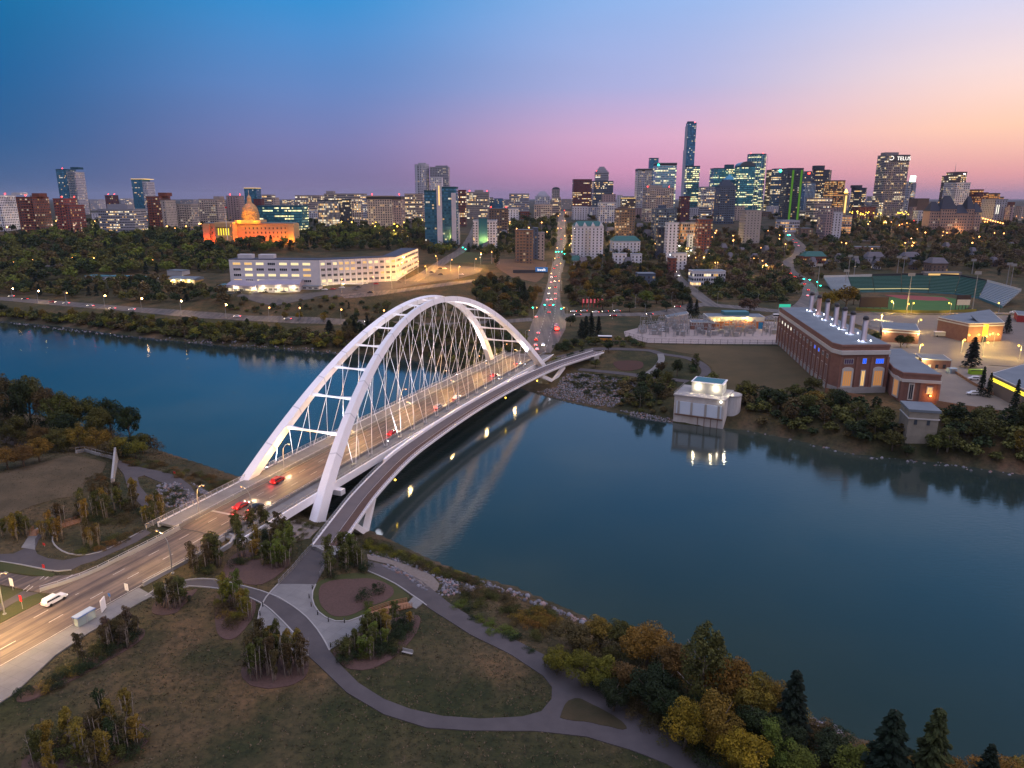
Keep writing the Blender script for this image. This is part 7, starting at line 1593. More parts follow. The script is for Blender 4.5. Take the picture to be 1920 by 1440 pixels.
put([('round', 1672, 846, 8, 9, OL, 'olive bushy tree left of the gatehouse at the waterline'), ('round', 1757, 850, 8, 9, OL, 'olive bushy tree right of the gatehouse at the waterline'), ('round', 1700, 858, 5, 6, DG, 'low dark bush at the foot of the gatehouse'), ('round', 1640, 815, 10, 9, OL, 'tall olive tree between power station and gatehouse'), ('round', 1585, 580, 19, 19, AM, 'big amber tree just behind the first chimneys'), ('round', 1556, 580, 15, 14, GD, 'golden brown tree joined to the big amber one behind the chimneys'), ('round', 1600, 572, 11, 10, OL, 'olive tree left of the wide scoreboard'), ('spruce', 1820, 690, 16, 9, SPC, 'large open spruce standing in the middle of the yard'), ('spruce', 1887, 625, 12, 6, SPC, 'dark spruce behind the brick hall at the right'),
 ('spruce', 1838, 742, 13, 4, SPC, 'narrow dark spruce by the timber fence, left one'), ('spruce', 1852, 745, 11, 3.5, SPC, 'narrow dark spruce by the timber fence, right one'), ('spruce', 1900, 775, 14, 4, SPC, 'narrow dark spruce before the lit office wing'), ('round', 1640, 640, 6, 7, DG, 'dark round tree beside the brick workshop, left one'), ('round', 1688, 652, 8, 7, DG, 'dark tree in front of the brick workshop'), ('round', 1700, 652, 8, 7, OL, 'olive tree in front of the brick workshop'),
 ('spruce', 1098, 635, 14, 7, SPC, 'dark spruce left in the trio beside the crossroads'), ('spruce', 1108, 630, 15, 7, SPC, 'tallest dark spruce of the trio beside the crossroads'), ('spruce', 1122, 628, 12, 5, SPC, 'slim dark spruce right of the trio beside the crossroads'), ('spruce', 1090, 632, 11, 6, SPC, 'low dark spruce left of the crossroads trio'), ('round', 1070, 612, 8, 8, DG, 'round dark tree at the corner of the crossroads'),
 ('spruce', 1293, 594, 14, 8, SPC, 'blue dark spruce behind the switch hall'), ('spruce', 1305, 590, 11, 6, SPC, 'second dark spruce behind the switch hall'), ('round', 1405, 588, 12, 17, PU, 'broad mauve tree behind the control building'), ('round', 1180, 585, 8, 9, DG, 'dark round street tree along the cross road, first'), ('round', 1210, 585, 8, 9, DG, 'dark round street tree along the cross road, second'), ('round', 1250, 584, 8, 9, DG, 'dark round street tree along the cross road, third'),
 ('spruce', 665, 632, 12, 6, SPC, 'dark spruce left of the arch crown by the valley road'), ('spruce', 648, 628, 9, 8, SPC, 'broad dark spruce by the valley road'), ('spruce', 690, 635, 15, 6, SPC, 'tall dark spruce second left of the arch crown'), ('spruce', 678, 633, 9, 5, SPC, 'small dark spruce between two taller ones by the valley road'), ('spruce', 618, 622, 8, 8, SPC, 'low broad spruce furthest left by the valley road'), ('poplar', 607, 604, 7, 5, GD, 'golden little tree by the valley road'), ('round', 562, 600, 6, 6, GD, 'golden bush by the valley road, second'), ('round', 535, 600, 6, 6, AM, 'amber bush by the valley road, third'),
 ('spruce', 983, 560, 14, 6, SPC, 'dark spruce among autumn trees left of the avenue'), ('round', 1212, 575, 13, 15, LG, 'big light green tree in the autumn wood'), ('round', 1190, 545, 14, 15, DG, 'big dark green tree in the autumn wood'), ('round', 1130, 582, 9, 14, BN, 'broad brown tree at the near edge of the autumn wood'), ('spruce', 1200, 520, 13, 6, SPC, 'dark spruce inside the autumn wood'),
 ('round', 1265, 560, 12, 14, DG, 'dark round tree beside the hillside road bend'), ('round', 1280, 572, 11, 13, DG, 'dark round tree lower at the hillside road bend'), ('round', 1310, 520, 10, 12, DG, 'dark round tree before the white modern building, left one'), ('round', 1352, 522, 10, 12, DG, 'dark round tree before the white modern building, right one'), ('round', 1430, 545, 13, 20, OL, 'broad olive tree right of the white modern building'), ('poplar', 930, 500, 16, 8, DG, 'dark tall tree left of the brown field')], lod=1)
bed(46, [(1040, 1235), (1120, 1215), (1230, 1245), (1400, 1300), (1500, 1370), (1520, 1440), (1440, 1500), (1300, 1425), (1180, 1340), (1060, 1275)], 'shrub', 2.2, 4.5, 4.5, 7, [OL, AM, DG, BN], 'undergrowth bush filling the near shore thicket', 'undergrowth in the near shore thicket', sp=2.6)
bed(14, [(1560, 1400), (1640, 1420), (1960, 1500), (1960, 1560), (1580, 1520)], 'shrub', 2, 4, 4, 6, [DG, OL, OR], 'low bush between the spruces at the bottom right', 'bushes between the bottom right spruces', sp=2.6)
bed(34, [(-60, 800), (60, 790), (200, 818), (290, 848), (280, 868), (200, 862), (120, 850), (60, 850), (-60, 840)], 'shrub', 3.5, 7, 6, 9, [DG, OL, DG, BN], 'dark undergrowth bush below the left cottonwoods', 'undergrowth below the left cottonwoods', sp=4)
put([('tree', -10, 830, 20, 14, BN, 'brown olive cottonwood half cut by the left edge'), ('tree', 40, 812, 21, 13, DG, 'dark cottonwood behind the path at the left'), ('tree', 115, 822, 18, 12, OL, 'full olive cottonwood in the middle of the left wood'), ('tree', 190, 835, 15, 10, OL, 'olive cottonwood leaning toward the large dark one')])
# woodland too far off and too many to count: one mesh
rs_ = np.random.RandomState(5)
WOOD = [(900, [(-60, 500), (0, 452), (90, 440), (200, 436), (320, 434), (385, 448), (385, 462), (560, 458), (640, 434), (790, 436), (860, 470), (840, 492), (790, 470), (600, 472), (440, 478), (430, 512), (310, 512), (150, 520), (0, 540), (-60, 550)], 9.5, (9, 15), [OL, DG, DG, OL, LG, BN]),
 (170, [(-60, 545), (150, 530), (300, 528), (420, 552), (420, 574), (250, 566), (0, 552), (-60, 550)], 8.5, (8, 12), [DG, OL, BN]), (40, [(430, 560), (560, 572), (860, 575), (860, 590), (600, 590), (430, 582)], 11, (4, 7), [OL, DG]),
 (1000, [(1470, 560), (1290, 535), (1290, 440), (1500, 432), (1590, 425), (1760, 420), (2000, 425), (2000, 520), (1900, 520), (1780, 505), (1640, 508), (1530, 530), (1520, 545)], 11, (8, 14), [OL, BN, DG, PU, BN]),
 (260, [(1060, 500), (1065, 430), (1290, 425), (1290, 500), (1150, 490)], 11, (8, 13), [DG, OL, BN]), (120, [(870, 480), (900, 425), (1040, 415), (1040, 470), (925, 480)], 11, (8, 13), [DG, OL]),
 (220, [(1500, 412), (1920, 416), (1990, 410), (1990, 425), (1760, 420), (1500, 428)], 14, (6, 11), [BN, DG]), (300, [(-60, 436), (860, 430), (860, 414), (-60, 416)], 15, (8, 12), [DG, OL, OL]), (120, [(900, 414), (1500, 414), (1500, 404), (900, 404)], 18, (8, 11), [DG, BN]),
 (20, [(1900, 790), (1990, 790), (1990, 640), (1935, 620), (1890, 625), (1925, 700)], 12, (8, 12), [DG, OL]), (60, [(500, 440), (640, 434), (700, 440), (640, 465), (560, 455)], 9, (8, 12), [DG, OL])]
BRUSH = [(330, [(0, 587), (150, 595), (300, 604), (450, 616), (650, 634), (650, 656), (450, 646), (250, 627), (0, 601)], 4.0, (3, 6), [OL, YG, DG, BN, OL]), (130, [(650, 612), (780, 620), (930, 615), (985, 640), (960, 668), (880, 692), (760, 670), (650, 657)], 5, (3, 6), [OL, DG, BN]),
 (230, [(1395, 700), (1470, 705), (1540, 748), (1640, 772), (1690, 800), (1680, 850), (1540, 826), (1440, 806), (1392, 780)], 4.2, (2.5, 5.5), [DG, OL, BN, DG]), (150, [(1762, 790), (1920, 795), (1990, 810), (1990, 872), (1900, 866), (1764, 856)], 4.5, (3, 6), [DG, OL, OL]), (60, [(1165, 715), (1262, 718), (1258, 772), (1215, 780), (1160, 762)], 4, (2, 4), [DG, BN, OL]),
 (200, [(1060, 575), (1070, 505), (1150, 492), (1240, 500), (1255, 520), (1290, 548), (1290, 570), (1150, 575)], 6.5, (3, 6), [BN, PU, OL, DG]), (90, [(900, 520), (1000, 545), (1010, 560), (980, 600), (900, 590), (890, 550)], 7, (3, 6), [BN, OL, DG]), (70, [(430, 562), (860, 575), (860, 600), (600, 596), (430, 584)], 7, (1.5, 3.5), [OL, DG, BN]),
 (60, [(1040, 680), (1060, 640), (1180, 640), (1210, 655), (1120, 655), (1060, 690)], 5, (2, 4), [DG, OL]), (120, [(1290, 540), (1330, 530), (1470, 545), (1470, 568), (1340, 562)], 7, (3, 8), [OL, DG, BN]), (50, [(1290, 690), (1400, 690), (1420, 720), (1400, 745), (1340, 740)], 5, (2, 4), [DG, OL])]
VV, CC = [], []
for wi, (n, poly, sp, hr, cols) in enumerate(WOOD+BRUSH):
    for (x, y) in spots(n, poly, sp, 100+wi, 3):
        kd = rs_.choice(['tree', 'round', 'round', 'spruce'], p=[.4, .3, .2, .1]) if wi < len(WOOD) else 'brush'; key = ('raw', kd, rs_.randint(4))
        if key not in PRO:
            nn = {'tree': 330, 'round': 330, 'spruce': 240, 'brush': 420}[kd]; PRO[key] = crown_np('round' if kd == 'brush' else kd, nn, 1.3, 500+key[2]*7+len(kd))
        v = PRO[key]; H_ = rs_.uniform(*hr); t_ = 0; sc_ = np.array([H_/10*1.15, H_/10*1.15, H_/10])*(1 if kd != 'brush' else np.array([1.5, 1.5, 1.15])); a = rs_.rand()*6.28; c_, s_ = math.cos(a), math.sin(a)
        v = v*sc_; v = np.stack([v[:, 0]*c_-v[:, 1]*s_+x, v[:, 0]*s_+v[:, 1]*c_+y, v[:, 2]-H_*(.12 if kd != 'brush' else .22)+h(x, y)], 1)
        t = np.array(SPC if kd == 'spruce' else cols[rs_.randint(len(cols))])*(1.15+.6*rs_.rand()); VV.append(v); CC.append(np.repeat(t[None], len(v), 0))
VV = np.concatenate(VV); CC = np.concatenate(CC)
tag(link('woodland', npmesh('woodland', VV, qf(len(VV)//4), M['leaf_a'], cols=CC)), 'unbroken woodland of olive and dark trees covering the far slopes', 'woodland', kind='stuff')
print('WOOD', len(VV)//4)

VV, CC = [], []
for (x, y, H_, W_2, c_) in BR_STUFF:
    key = ('bs', rs_.randint(5))
    if key not in PRO: PRO[key] = crown_np('shrub', 1400, .36, 900+key[1])
    a = rs_.rand()*6.28; v = PRO[key]*np.array([W_2/8, W_2/8, H_/5]); v = np.stack([v[:, 0]*math.cos(a)-v[:, 1]*math.sin(a)+x, v[:, 0]*math.sin(a)+v[:, 1]*math.cos(a)+y, v[:, 2]+h(x, y)-.1], 1)
    VV.append(v); CC.append(np.repeat((np.array(c_)*(.75+.5*rs_.rand()))[None], len(v), 0))
VV = np.concatenate(VV); CC = np.concatenate(CC)
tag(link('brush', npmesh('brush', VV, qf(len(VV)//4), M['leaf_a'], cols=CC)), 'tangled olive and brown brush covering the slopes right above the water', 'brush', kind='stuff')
# rough grass over the near park and the left mound
rs_ = np.random.RandomState(9); gx_, gy_ = rs_.uniform(-190, 75, 90000), rs_.uniform(78, 262, 90000)
kp = (rivdist(gx_, gy_) > 2.5) & (gy_ < np.interp(gx_, nearx[o_], neary[o_])+2)
u_, v_ = pix(gx_, gy_, 8.0); kp &= (u_ > -60) & (u_ < 1980) & (v_ < 1480)
def inpv(x, y, W_):
    ins = np.zeros(len(x), bool)
    for i in range(len(W_)):
        (ax, ay), (bx, by) = W_[i-1], W_[i]
        if abs(by-ay) > 1e-9: ins ^= ((ay > y) != (by > y)) & (x < (bx-ax)*(y-ay)/(by-ay)+ax)
    return ins
gx_, gy_ = gx_[kp], gy_[kp]; bad = np.zeros(len(gx_), bool)
for p in HARD: bad |= inpv(gx_, gy_, p)
s_ = (gx_-BX)*BD[0]+(gy_-BY)*BD[1]; w_ = (gx_-BX)*BR[0]+(gy_-BY)*BR[1]; bad |= (w_ > -7.5) & (w_ < 8) & (s_ < -100)
dn = .5+.5*np.sin(gx_*.11+2*np.sin(gy_*.07))*np.sin(gy_*.13+1.5*np.sin(gx_*.05)); kp = ~bad & (rs_.rand(len(gx_)) < .35+.65*dn); gx_, gy_, dn = gx_[kp][:34000], gy_[kp][:34000], dn[kp][:34000]
n = len(gx_); gz_ = Hh(gx_, gy_); B_ = 3; ang = rs_.rand(n, B_)*6.28; off_ = rs_.normal(size=(n, B_, 2))*.22; hh_ = (.06+.12*rs_.rand(n, B_)); ln = rs_.normal(size=(n, B_, 2))*.12
bx_ = gx_[:, None]+off_[..., 0]; by_ = gy_[:, None]+off_[..., 1]; z0_ = gz_[:, None]+.0*hh_; wx, wy = np.cos(ang)*.13, np.sin(ang)*.13
Q = np.stack([np.stack([bx_-wx, by_-wy, z0_], -1), np.stack([bx_+wx, by_+wy, z0_], -1), np.stack([bx_+wx*.5+ln[..., 0], by_+wy*.5+ln[..., 1], z0_+hh_], -1), np.stack([bx_-wx*.5+ln[..., 0], by_-wy*.5+ln[..., 1], z0_+hh_], -1)], 2).reshape(-1, 3)
tt = (rs_.rand(n)*.6+.9)[:, None]*np.where((rs_.rand(n) < .25+.5*dn)[:, None], np.array([[.046, .045, .020]]), np.array([[.085, .064, .038]])); CT = np.repeat(tt, 4*B_, 0)
M['grass_a'] = mat('grass_blades', (1, 1, 1), .95, attr='tint')
tag(link('grass', npmesh('grass', Q, qf(n*B_), M['grass_a'], cols=CT)), 'dry brown and olive grass tufts covering the near park and mound', 'grass', kind='stuff')
# ---------------------------------------------------------------- vehicles
M['tyre'] = mat('tyre', (.02, .02, .02), .9); M['cabin'] = mat('cabin_glass', (.02, .025, .035), .08, spec=.8)
def wheel_me():
    mb = MB(); n = 12; R_ = .33
    v = [(x, R_*math.cos(2*math.pi*k/n), R_+R_*math.sin(2*math.pi*k/n)) for x in (-.11, .11) for k in range(n)]
    mb.add(v, [(k, (k+1) % n, n+(k+1) % n, n+k) for k in range(n)]+[tuple(range(n-1, -1, -1)), tuple(range(n, 2*n))]); me = bpy.data.meshes.new('wheel'); me.from_pydata(mb.v, [], mb.f); me.materials.append(M['tyre']); return me
WH = wheel_me()
def carme(prof, glass, w_):
    def ext(P, w0, w1s):
        n = len(P); v = [(-w0*k, y, z) for (y, z), k in zip(P, w1s)]+[(w0*k, y, z) for (y, z), k in zip(P, w1s)]
        return v, [tuple(range(n)), tuple(range(2*n-1, n-1, -1))]+[(k, n+k, n+(k+1) % n, (k+1) % n) for k in range(n)]
    b = MB(); b.add(*ext(prof, w_, [1, 1, 1, 1, .96, .8, .8, .96, 1, 1])); g = MB(); g.add(*ext(glass, w_*.985, [.99, .83, .83, .99]))
    g2 = MB(); g2.add(*ext([(y*1.01, z) for y, z in glass], w_*.80, [1.02, .9, .9, 1.02]))
    return b, g, g2
SED = ([(-2.2, .35), (-2.25, .62), (-2.15, .92), (-1.6, .95), (-1.45, .97), (-.85, 1.42), (.35, 1.44), (1.05, .97), (2.1, .78), (2.25, .4)], [(-1.4, .98), (-.84, 1.36), (.33, 1.38), (.98, .98)])
SUV = ([(-2.25, .4), (-2.3, .75), (-2.25, 1.05), (-2.2, 1.08), (-2.15, 1.1), (-1.95, 1.72), (.35, 1.75), (1.05, 1.12), (2.15, .98), (2.3, .45)], [(-2.08, 1.12), (-1.9, 1.62), (.32, 1.65), (.98, 1.12)])
CARS = {}
def car(p, head, col, label, cat='car', kind='sed', lights='on', group=None, small=False, zoff=.1):
    key = (kind, lights)
    if key not in CARS:
        b, g, g2 = carme(*(SED if kind == 'sed' else SUV), .9); mk = lambda mb, n, m: mb.build(n, m)
        L = {}
        objs = [b.build('body', M['paint']), g.build('side_window', M['cabin']), g2.build('windscreen', M['cabin'])]
        for nm, y, m_ in (('tail_light', -2.27, M['red_lamp'] if lights != 'off' else M['brick']), ('headlight', 2.24, M['white_lamp'] if lights != 'off' else M['pale_concrete'])):
            for x in (-.68, .68): objs.append(MB().box(x, y, .62 if y > 0 else .74, .34, .1, .16).build(nm, m_))
        CARS[key] = [(o.name.split('.')[0], o.data) for o in objs]
        for o in objs: bpy.data.objects.remove(o)
    r = empty('parked_car' if lights == 'off' else 'car', (p[0], p[1], p[2]+zoff), label, cat, group, head)
    for nm, me in CARS[key]: link(nm, me, r, color=col if nm == 'body' else None)
    if not small:
        for x in (-.82, .82):
            for y in (-1.4, 1.42): link('wheel', WH, r, (x, y, 0))
    return r
WHT, BLK, RED, SIL, BLU, GRY = (.7, .7, .72), (.02, .02, .025), (.35, .02, .02), (.4, .41, .43), (.03, .06, .16), (.12, .12, .13)
def deckpt(u, v):
    q = un(u, v, 9.3); s = (q[0]-BX)*BD[0]+(q[1]-BY)*BD[1]; z = zd(s) if s > -120 else h(q[0], q[1]); q = un(u, v, z+.6); return (q[0], q[1], z)
for k, (u, v, c_, kd, lab) in enumerate([(521, 901, RED, 'suv', 'red car on the bridge just inside the left arch leg'), (452, 948, RED, 'sed', 'dark red car on the bridge approach, left lane'), (480, 953, BLK, 'suv', 'black car on the bridge approach, right lane'), (735, 812, RED, 'sed', 'red car alone on the bridge under the first hangers'),
    (822, 763, SIL, 'suv', 'silver car on the bridge below the arch crown'), (856, 745, WHT, 'sed', 'white car on the bridge ahead of the silver one'), (926, 704, RED, 'sed', 'small red car on the far half of the bridge'), (970, 681, GRY, 'sed', 'grey car leaving the far end of the bridge'), (102, 1125, WHT, 'suv', 'white and blue car at the junction in the lower left')]):
    p = deckpt(u, v); car(p, BROT, c_, lab, kind=kd, group='cars on the bridge road')
    if k < 8: point(p[0]+BD[0]*5, p[1]+BD[1]*5, p[2]+.8, (1, .8, .5), 500, .2); point(p[0]-BD[0]*3.2, p[1]-BD[1]*3.2, p[2]+.7, (1, .03, .02), 160, .2)
av = [(1009, 626, 'sed', 0), (1005, 639, 'suv', 0), (1004, 649, 'sed', 0), (1018, 649, 'sed', 1), (1007, 657, 'sed', 0), (1003, 664, 'sed', 1), (1029, 587, 'sed', 0), (1031, 574, 'sed', 0), (1005, 596, 'sed', 0), (1026, 564, 'sed', 0), (1033, 563, 'suv', 1), (1041, 562, 'sed', 0), (1029, 552, 'sed', 1), (1041, 552, 'sed', 0), (1030, 541, 'sed', 1), (1041, 540, 'suv', 0),
    (1033, 531, 'sed', 0), (1040, 529, 'sed', 1), (1034, 521, 'sed', 1), (1041, 520, 'sed', 0), (1039, 505, 'sed', 0), (1044, 499, 'sed', 0), (1047, 484, 'sed', 0), (1052, 430, 'suv', 0), (1055, 415, 'suv', 0), (1052, 450, 'sed', 0)]
ordn = ['first', 'second', 'third', 'fourth', 'fifth', 'sixth', 'seventh', 'eighth', 'ninth', 'tenth', 'eleventh', 'twelfth', 'thirteenth', 'fourteenth', 'fifteenth', 'sixteenth', 'seventeenth', 'eighteenth', 'nineteenth', 'twentieth', 'twenty first', 'twenty second', 'twenty third', 'twenty fourth', 'twenty fifth', 'twenty sixth']
for k, (u, v, kd, rev) in enumerate(sorted(av, key=lambda a: -a[1])):
    p = G(u, v); car(p, math.pi if rev else 0, rnd.choice((WHT, BLK, SIL, GRY, RED)), f"{'oncoming car with headlights' if rev else 'car with red tail lights'} on the avenue, {ordn[k]} from the bridge", kind=kd, group='cars on the avenue', small=v < 560, zoff=.2)
p = G(1043, 619); r = empty('bus', (p[0], p[1], p[2]+.2), 'bus with glowing red rear at the roadside near the crossroads', 'bus')
MB().box(0, 0, .5, 2.6, 11, 2.6).build('body', M['paint'], r, color=(.35, .05, .04)); MB().box(0, -5.55, 1, 2.4, .1, 1.4).build('rear_light', M['red_lamp'], r); MB().box(0, 0, 1.6, 2.66, 10, .9).build('window_band', M['cabin'], r)
for x in (-1.2, 1.2):
    for y in (-3.5, 3.8): o = link('wheel', WH, r, (x, y, 0)); o.scale = (1.4, 1.4, 1.4)
for k, (u, v, c_) in enumerate(sorted([(1075, 586, WHT), (1095, 585, SIL), (1117, 587, WHT), (1135, 586, GRY), (1157, 585, SIL), (1218, 591, GRY), (1150, 594, RED), (1083, 592, BLK), (1270, 577, RED)])):
    car(G(u, v), math.pi/2, c_, f"{'white' if c_ == WHT else 'silver' if c_ == SIL else 'red' if c_ == RED else 'dark'} car on the cross road right of the lights, {ordn[k]} from the left", group='cars on the cross road', zoff=.2)
for k, (u, v) in enumerate([(22, 557), (47, 562), (99, 568), (125, 570), (170, 575), (211, 580), (248, 582), (445, 595), (540, 600), (690, 605)]):
    car(G(u, v), math.pi/2*(1 if k != 2 else -1), rnd.choice((WHT, BLK, SIL, RED)), f"car on the valley road along the far shore, {ordn[k]} from the left edge", group='cars on the valley road', zoff=.2, small=True)
for k, (u, v) in enumerate([(1272, 518), (1266, 511)]): car(G(u, v), math.pi, WHT, f"oncoming car with white headlights on the hillside road, {'nearer' if k == 0 else 'farther'} one", group='cars on the hill roads', zoff=.2, small=True)
for k, (u, v) in enumerate(sorted([(1475, 507), (1482, 514), (1490, 520), (1499, 527), (1508, 534), (1515, 545), (1514, 556), (1487, 450), (1492, 456), (1497, 462), (1480, 441)], key=lambda a: -a[1])):
    car(G(u, v), -.3, rnd.choice((WHT, BLK, RED)), f"car with red tail lights on the winding right hand road, {ordn[k]} from the stadium end", group='cars on the hill roads', zoff=.2, small=True)
cc_ = {}
for k, (u, v, c_, a) in enumerate(sorted([(825, 505, BLK, 1.2), (833, 505, WHT, 1.2), (809, 512, GRY, .9), (826, 516, BLK, 1.3), (865, 516, WHT, 1.2), (749, 531, GRY, 1.3), (641, 541, WHT, 1.5), (672, 540, BLK, 1.5), (624, 544, RED, 1.4), (609, 545, WHT, 1.4), (694, 550, BLK, 1.5), (666, 545, GRY, 1.4), (705, 534, RED, 1.5), (685, 533, WHT, 1.5), (480, 550, SIL, 1.5), (497, 550, BLK, 1.5), (515, 550, WHT, 1.5), (532, 549, GRY, 1.5), (447, 550, BLK, 1.5)])):
    z_ = 2 if u > 740 else 1 if u > 590 else 0; cc_[z_] = cc_.get(z_, -1)+1
    car(G(u, v), a, c_, f"{'white' if c_ == WHT else 'black' if c_ == BLK else 'red' if c_ == RED else 'silver' if c_ == SIL else 'grey'} parked car {'in the orange lit car park' if u > 740 else 'in front of the white office' if u > 590 else 'before the greenhouses'}, {ordn[cc_[z_]]} from the left", lights='off', group='cars parked round the white office', zoff=.2, small=True)
car(G(1823, 741), 1.5, WHT, 'white car parked alone in the open yard right of the brick annex', lights='off', kind='suv', zoff=.15)
for u, v, lab in ((1825, 713, 'white van beside the green bin in the yard'), (1836, 588, 'dark car at the far side of the ball park road'), (1900, 588, 'white car near the right edge on the ball park road'), (1240, 622, 'white car parked inside the substation')):
    car(G(u, v), 1.4, WHT if 'white' in lab else BLK, lab, lights='off', kind='suv', zoff=.2)
for (u, v, c1, lab, L) in ((1134, 640, (.5, .2, .03), 'orange and white bus parked below the crossroads', 8), (1463, 598, (.6, .55, .55), 'white bus with red lamps on the cross road near the stadium', 10), (1764, 632, (.4, .4, .42), 'grey tanker truck beside the large brick hall', 8)):
    p = G(u, v); r = empty('bus' if 'bus' in lab else 'truck', (p[0], p[1], p[2]+.2), lab, 'bus' if 'bus' in lab else 'truck', rz=1.45)
    MB().box(0, 0, .6, 2.5, L, 1.2).build('lower_body', M['paint'], r, color=c1); MB().box(0, 0, 1.8, 2.45, L*.97, 1.0).build('window_band' if 'bus' in lab else 'tank', M['cabin'] if 'bus' in lab else M['steel'], r); MB().box(0, 0, 2.8, 2.5, L, .3).build('roof', M['white'], r)
    for x in (-1.1, 1.1):
        for y in (-L*.33, L*.33): o = link('wheel', WH, r, (x, y, 0)); o.scale = (1.4, 1.4, 1.4)
p = G(1831, 702); r = empty('skip', (p[0], p[1], p[2]+.15), 'bright green skip container by the timber fence in the yard', 'container'); MB().box(0, 0, 0, 7, 2.4, 2.2).build('body', mat('lime_paint', (.25, .42, .03), .5), r)
for y in (-1.25, 1.25): MB().box(0, y, 1.9, 7.2, .15, .3).build('rim', M['dark'], r)
p = G(1784, 700); r = empty('storage_container', (p[0], p[1], p[2]+.15), 'pale blue container beside the skip in the yard', 'container', rz=.1); MB().box(0, 0, 0, 4, 2.4, 2.4).build('body', M['paint'], r, color=(.3, .38, .42)); MB().box(0, -1.25, .2, 1.8, .1, 2).build('door', M['steel'], r)

# ---------------------------------------------------------------- lamps
def lamp_proto(hgt, arm, curved):
    pts = [(0, 0, 0), (0, 0, hgt*.55), (arm*.12, 0, hgt*.8), (arm*.5, 0, hgt*.95), (arm, 0, hgt)] if curved else [(0, 0, 0), (0, 0, hgt*.93), (arm*.3, 0, hgt*.99), (arm, 0, hgt)]
    pole = MB().tube(pts, [.16, .13, .10, .08, .06][:len(pts)] if curved else [.14, .11, .08, .06], 6); base = MB().lathe(0, 0, [(.35, -.2), (.35, .25), (.2, .3)], 8)
    head = MB().box(arm, 0, hgt-.08, .9, .32, .14); bulb = MB().lathe(arm+.05, 0, [(.1, hgt-.24), (.22, hgt-.16), (.1, hgt-.08)], 6)
    return [(n, mb) for n, mb in (('pole', pole), ('base', base), ('lamp_head', head), ('lamp', bulb))]
LP_ = {}; M['streak_lamp'] = emis('bright_lamp', (1, .5, .15), 90)
def street_lamp(p, rz, label, group, hgt=9, arm=2.2, curved=False, on='warm_lamp', power=0, col=(1, .66, .26), glow=1.0, cat='street lamp'):
    key = (round(hgt), curved, on, glow)
    if key not in LP_:
        L = []
        for n, mb in lamp_proto(hgt, arm, curved):
            if n == 'lamp' and glow > 1: mb = MB().lathe(arm+.05, 0, [(.15, hgt-.2-.55*glow), (.32*glow, hgt-.2-.25*glow), (.15, hgt-.2)], 6)
            o = mb.build(n, M[on] if n == 'lamp' and on else M['steel']); L.append((n, o.data)); bpy.data.objects.remove(o)
        LP_[key] = L
    r = empty('street_lamp', p, label, cat, group, rz)
    for n, me in LP_[key]: link(n, me, r)
    if power: point(p[0]+math.cos(rz)*arm*1.05, p[1]+math.sin(rz)*arm*1.05, p[2]+hgt-.8-.75*glow, col, power*(9 if power < 1000 else 7), .5 if curved else .25)
    return r
for k, s in enumerate((-116, -82, -47, -12, 23, 58, 93)):
    q = BF(s, -7.4, zd(s)+.1); street_lamp(q, BROT, f"curved steel street lamp on the left barrier of the bridge, {ordn[k]} from the near end", 'street lamps on the bridge', 9, 2.6, True, power=1150 if k else 500, col=(1, .52, .14))
for k, s in enumerate((-113, -64, -28, 8, 44, 80)):
    q = BF(s, 7.6, zd(s)+.1); street_lamp(q, BROT+math.pi, f"curved steel street lamp on the right barrier of the bridge, {ordn[k]} from the near end", 'street lamps on the bridge', 9, 2.6, True, power=200 if k else 120)
p = G(324, 1076); street_lamp(p, BROT+math.pi, 'tall curved street lamp right of the approach road by the aspens', None, 10, 3, True, power=450)
p = G(9, 1153); street_lamp(p, BROT, 'tall curved street lamp on the grass island at the lower left edge', None, 10, 3, True, power=450)
for x, y, pw in [(*un(-40, 1230, 9)[:2], 700), (*un(60, 1190, 9)[:2], 300), (*un(-30, 1150, 9)[:2], 300)]: point(x, y, 17, (1, .62, .25), pw*14, .3)
for k, (u, v) in enumerate([(24, 563), (72, 568), (125, 572), (197, 578), (266, 584), (340, 590), (424, 597), (505, 603), (562, 604), (640, 607), (720, 609)]):
    p = G(u, v); street_lamp(p, math.pi/2, f"street lamp on the valley road by the far shore, {ordn[k]} from the left edge", 'street lamps on the valley road', 10, 2.4, power=260 if k % 2 else 0, glow=1.8, on='streak_lamp' if k in (0, 1, 3, 4, 5, 6) else 'warm_lamp')
for k, (u, v) in enumerate([(30, 505), (66, 500), (140, 497), (180, 497), (225, 497), (250, 499), (290, 501)]):
    p = G(u, v); street_lamp(p, -1.57, f"street lamp on the upper park path left of the white office, {ordn[k]} from the left", 'street lamps in the park', 8, 2, power=700 if 1 < k < 6 else 0, col=(1, .5, .14), glow=1.6)
for k, (u, v, pw) in enumerate(sorted([(640, 549, 250), (700, 545, 400), (760, 532, 2600), (800, 522, 5200), (845, 508, 6500), (890, 506, 5500), (735, 541, 800), (820, 500, 3000), (784, 512, 2000), (860, 522, 2600)])):
    p = G(u, v); street_lamp(p, rnd.random()*6, f"tall lamp lighting the orange car park beside the white office, {ordn[k]} from the left", 'lamps in the orange car park', 11, 1.5, power=pw, col=(1, .42, .05), glow=1.3)
for k, (u, v, pw) in enumerate([(985, 648, 300), (1063, 600, 300), (1000, 600, 300), (1024, 560, 260), (1053, 545, 300), (1029, 530, 260), (1055, 510, 300), (1036, 500, 300), (1062, 480, 500), (1041, 478, 500), (1062, 455, 500), (1043, 440, 600), (1062, 425, 600), (1044, 415, 700), (1063, 408, 800), (1046, 402, 0)]):
    p = G(u, v); street_lamp(p, 0 if u < 1045 else math.pi, f"street lamp lining the avenue on its {'left' if k % 2 == 0 else 'right'} side, {ordn[k]} from the bridge", 'street lamps on the avenue', 9, 2.2, power=pw, glow=1.0+.06*k, col=(1, .6, .24))
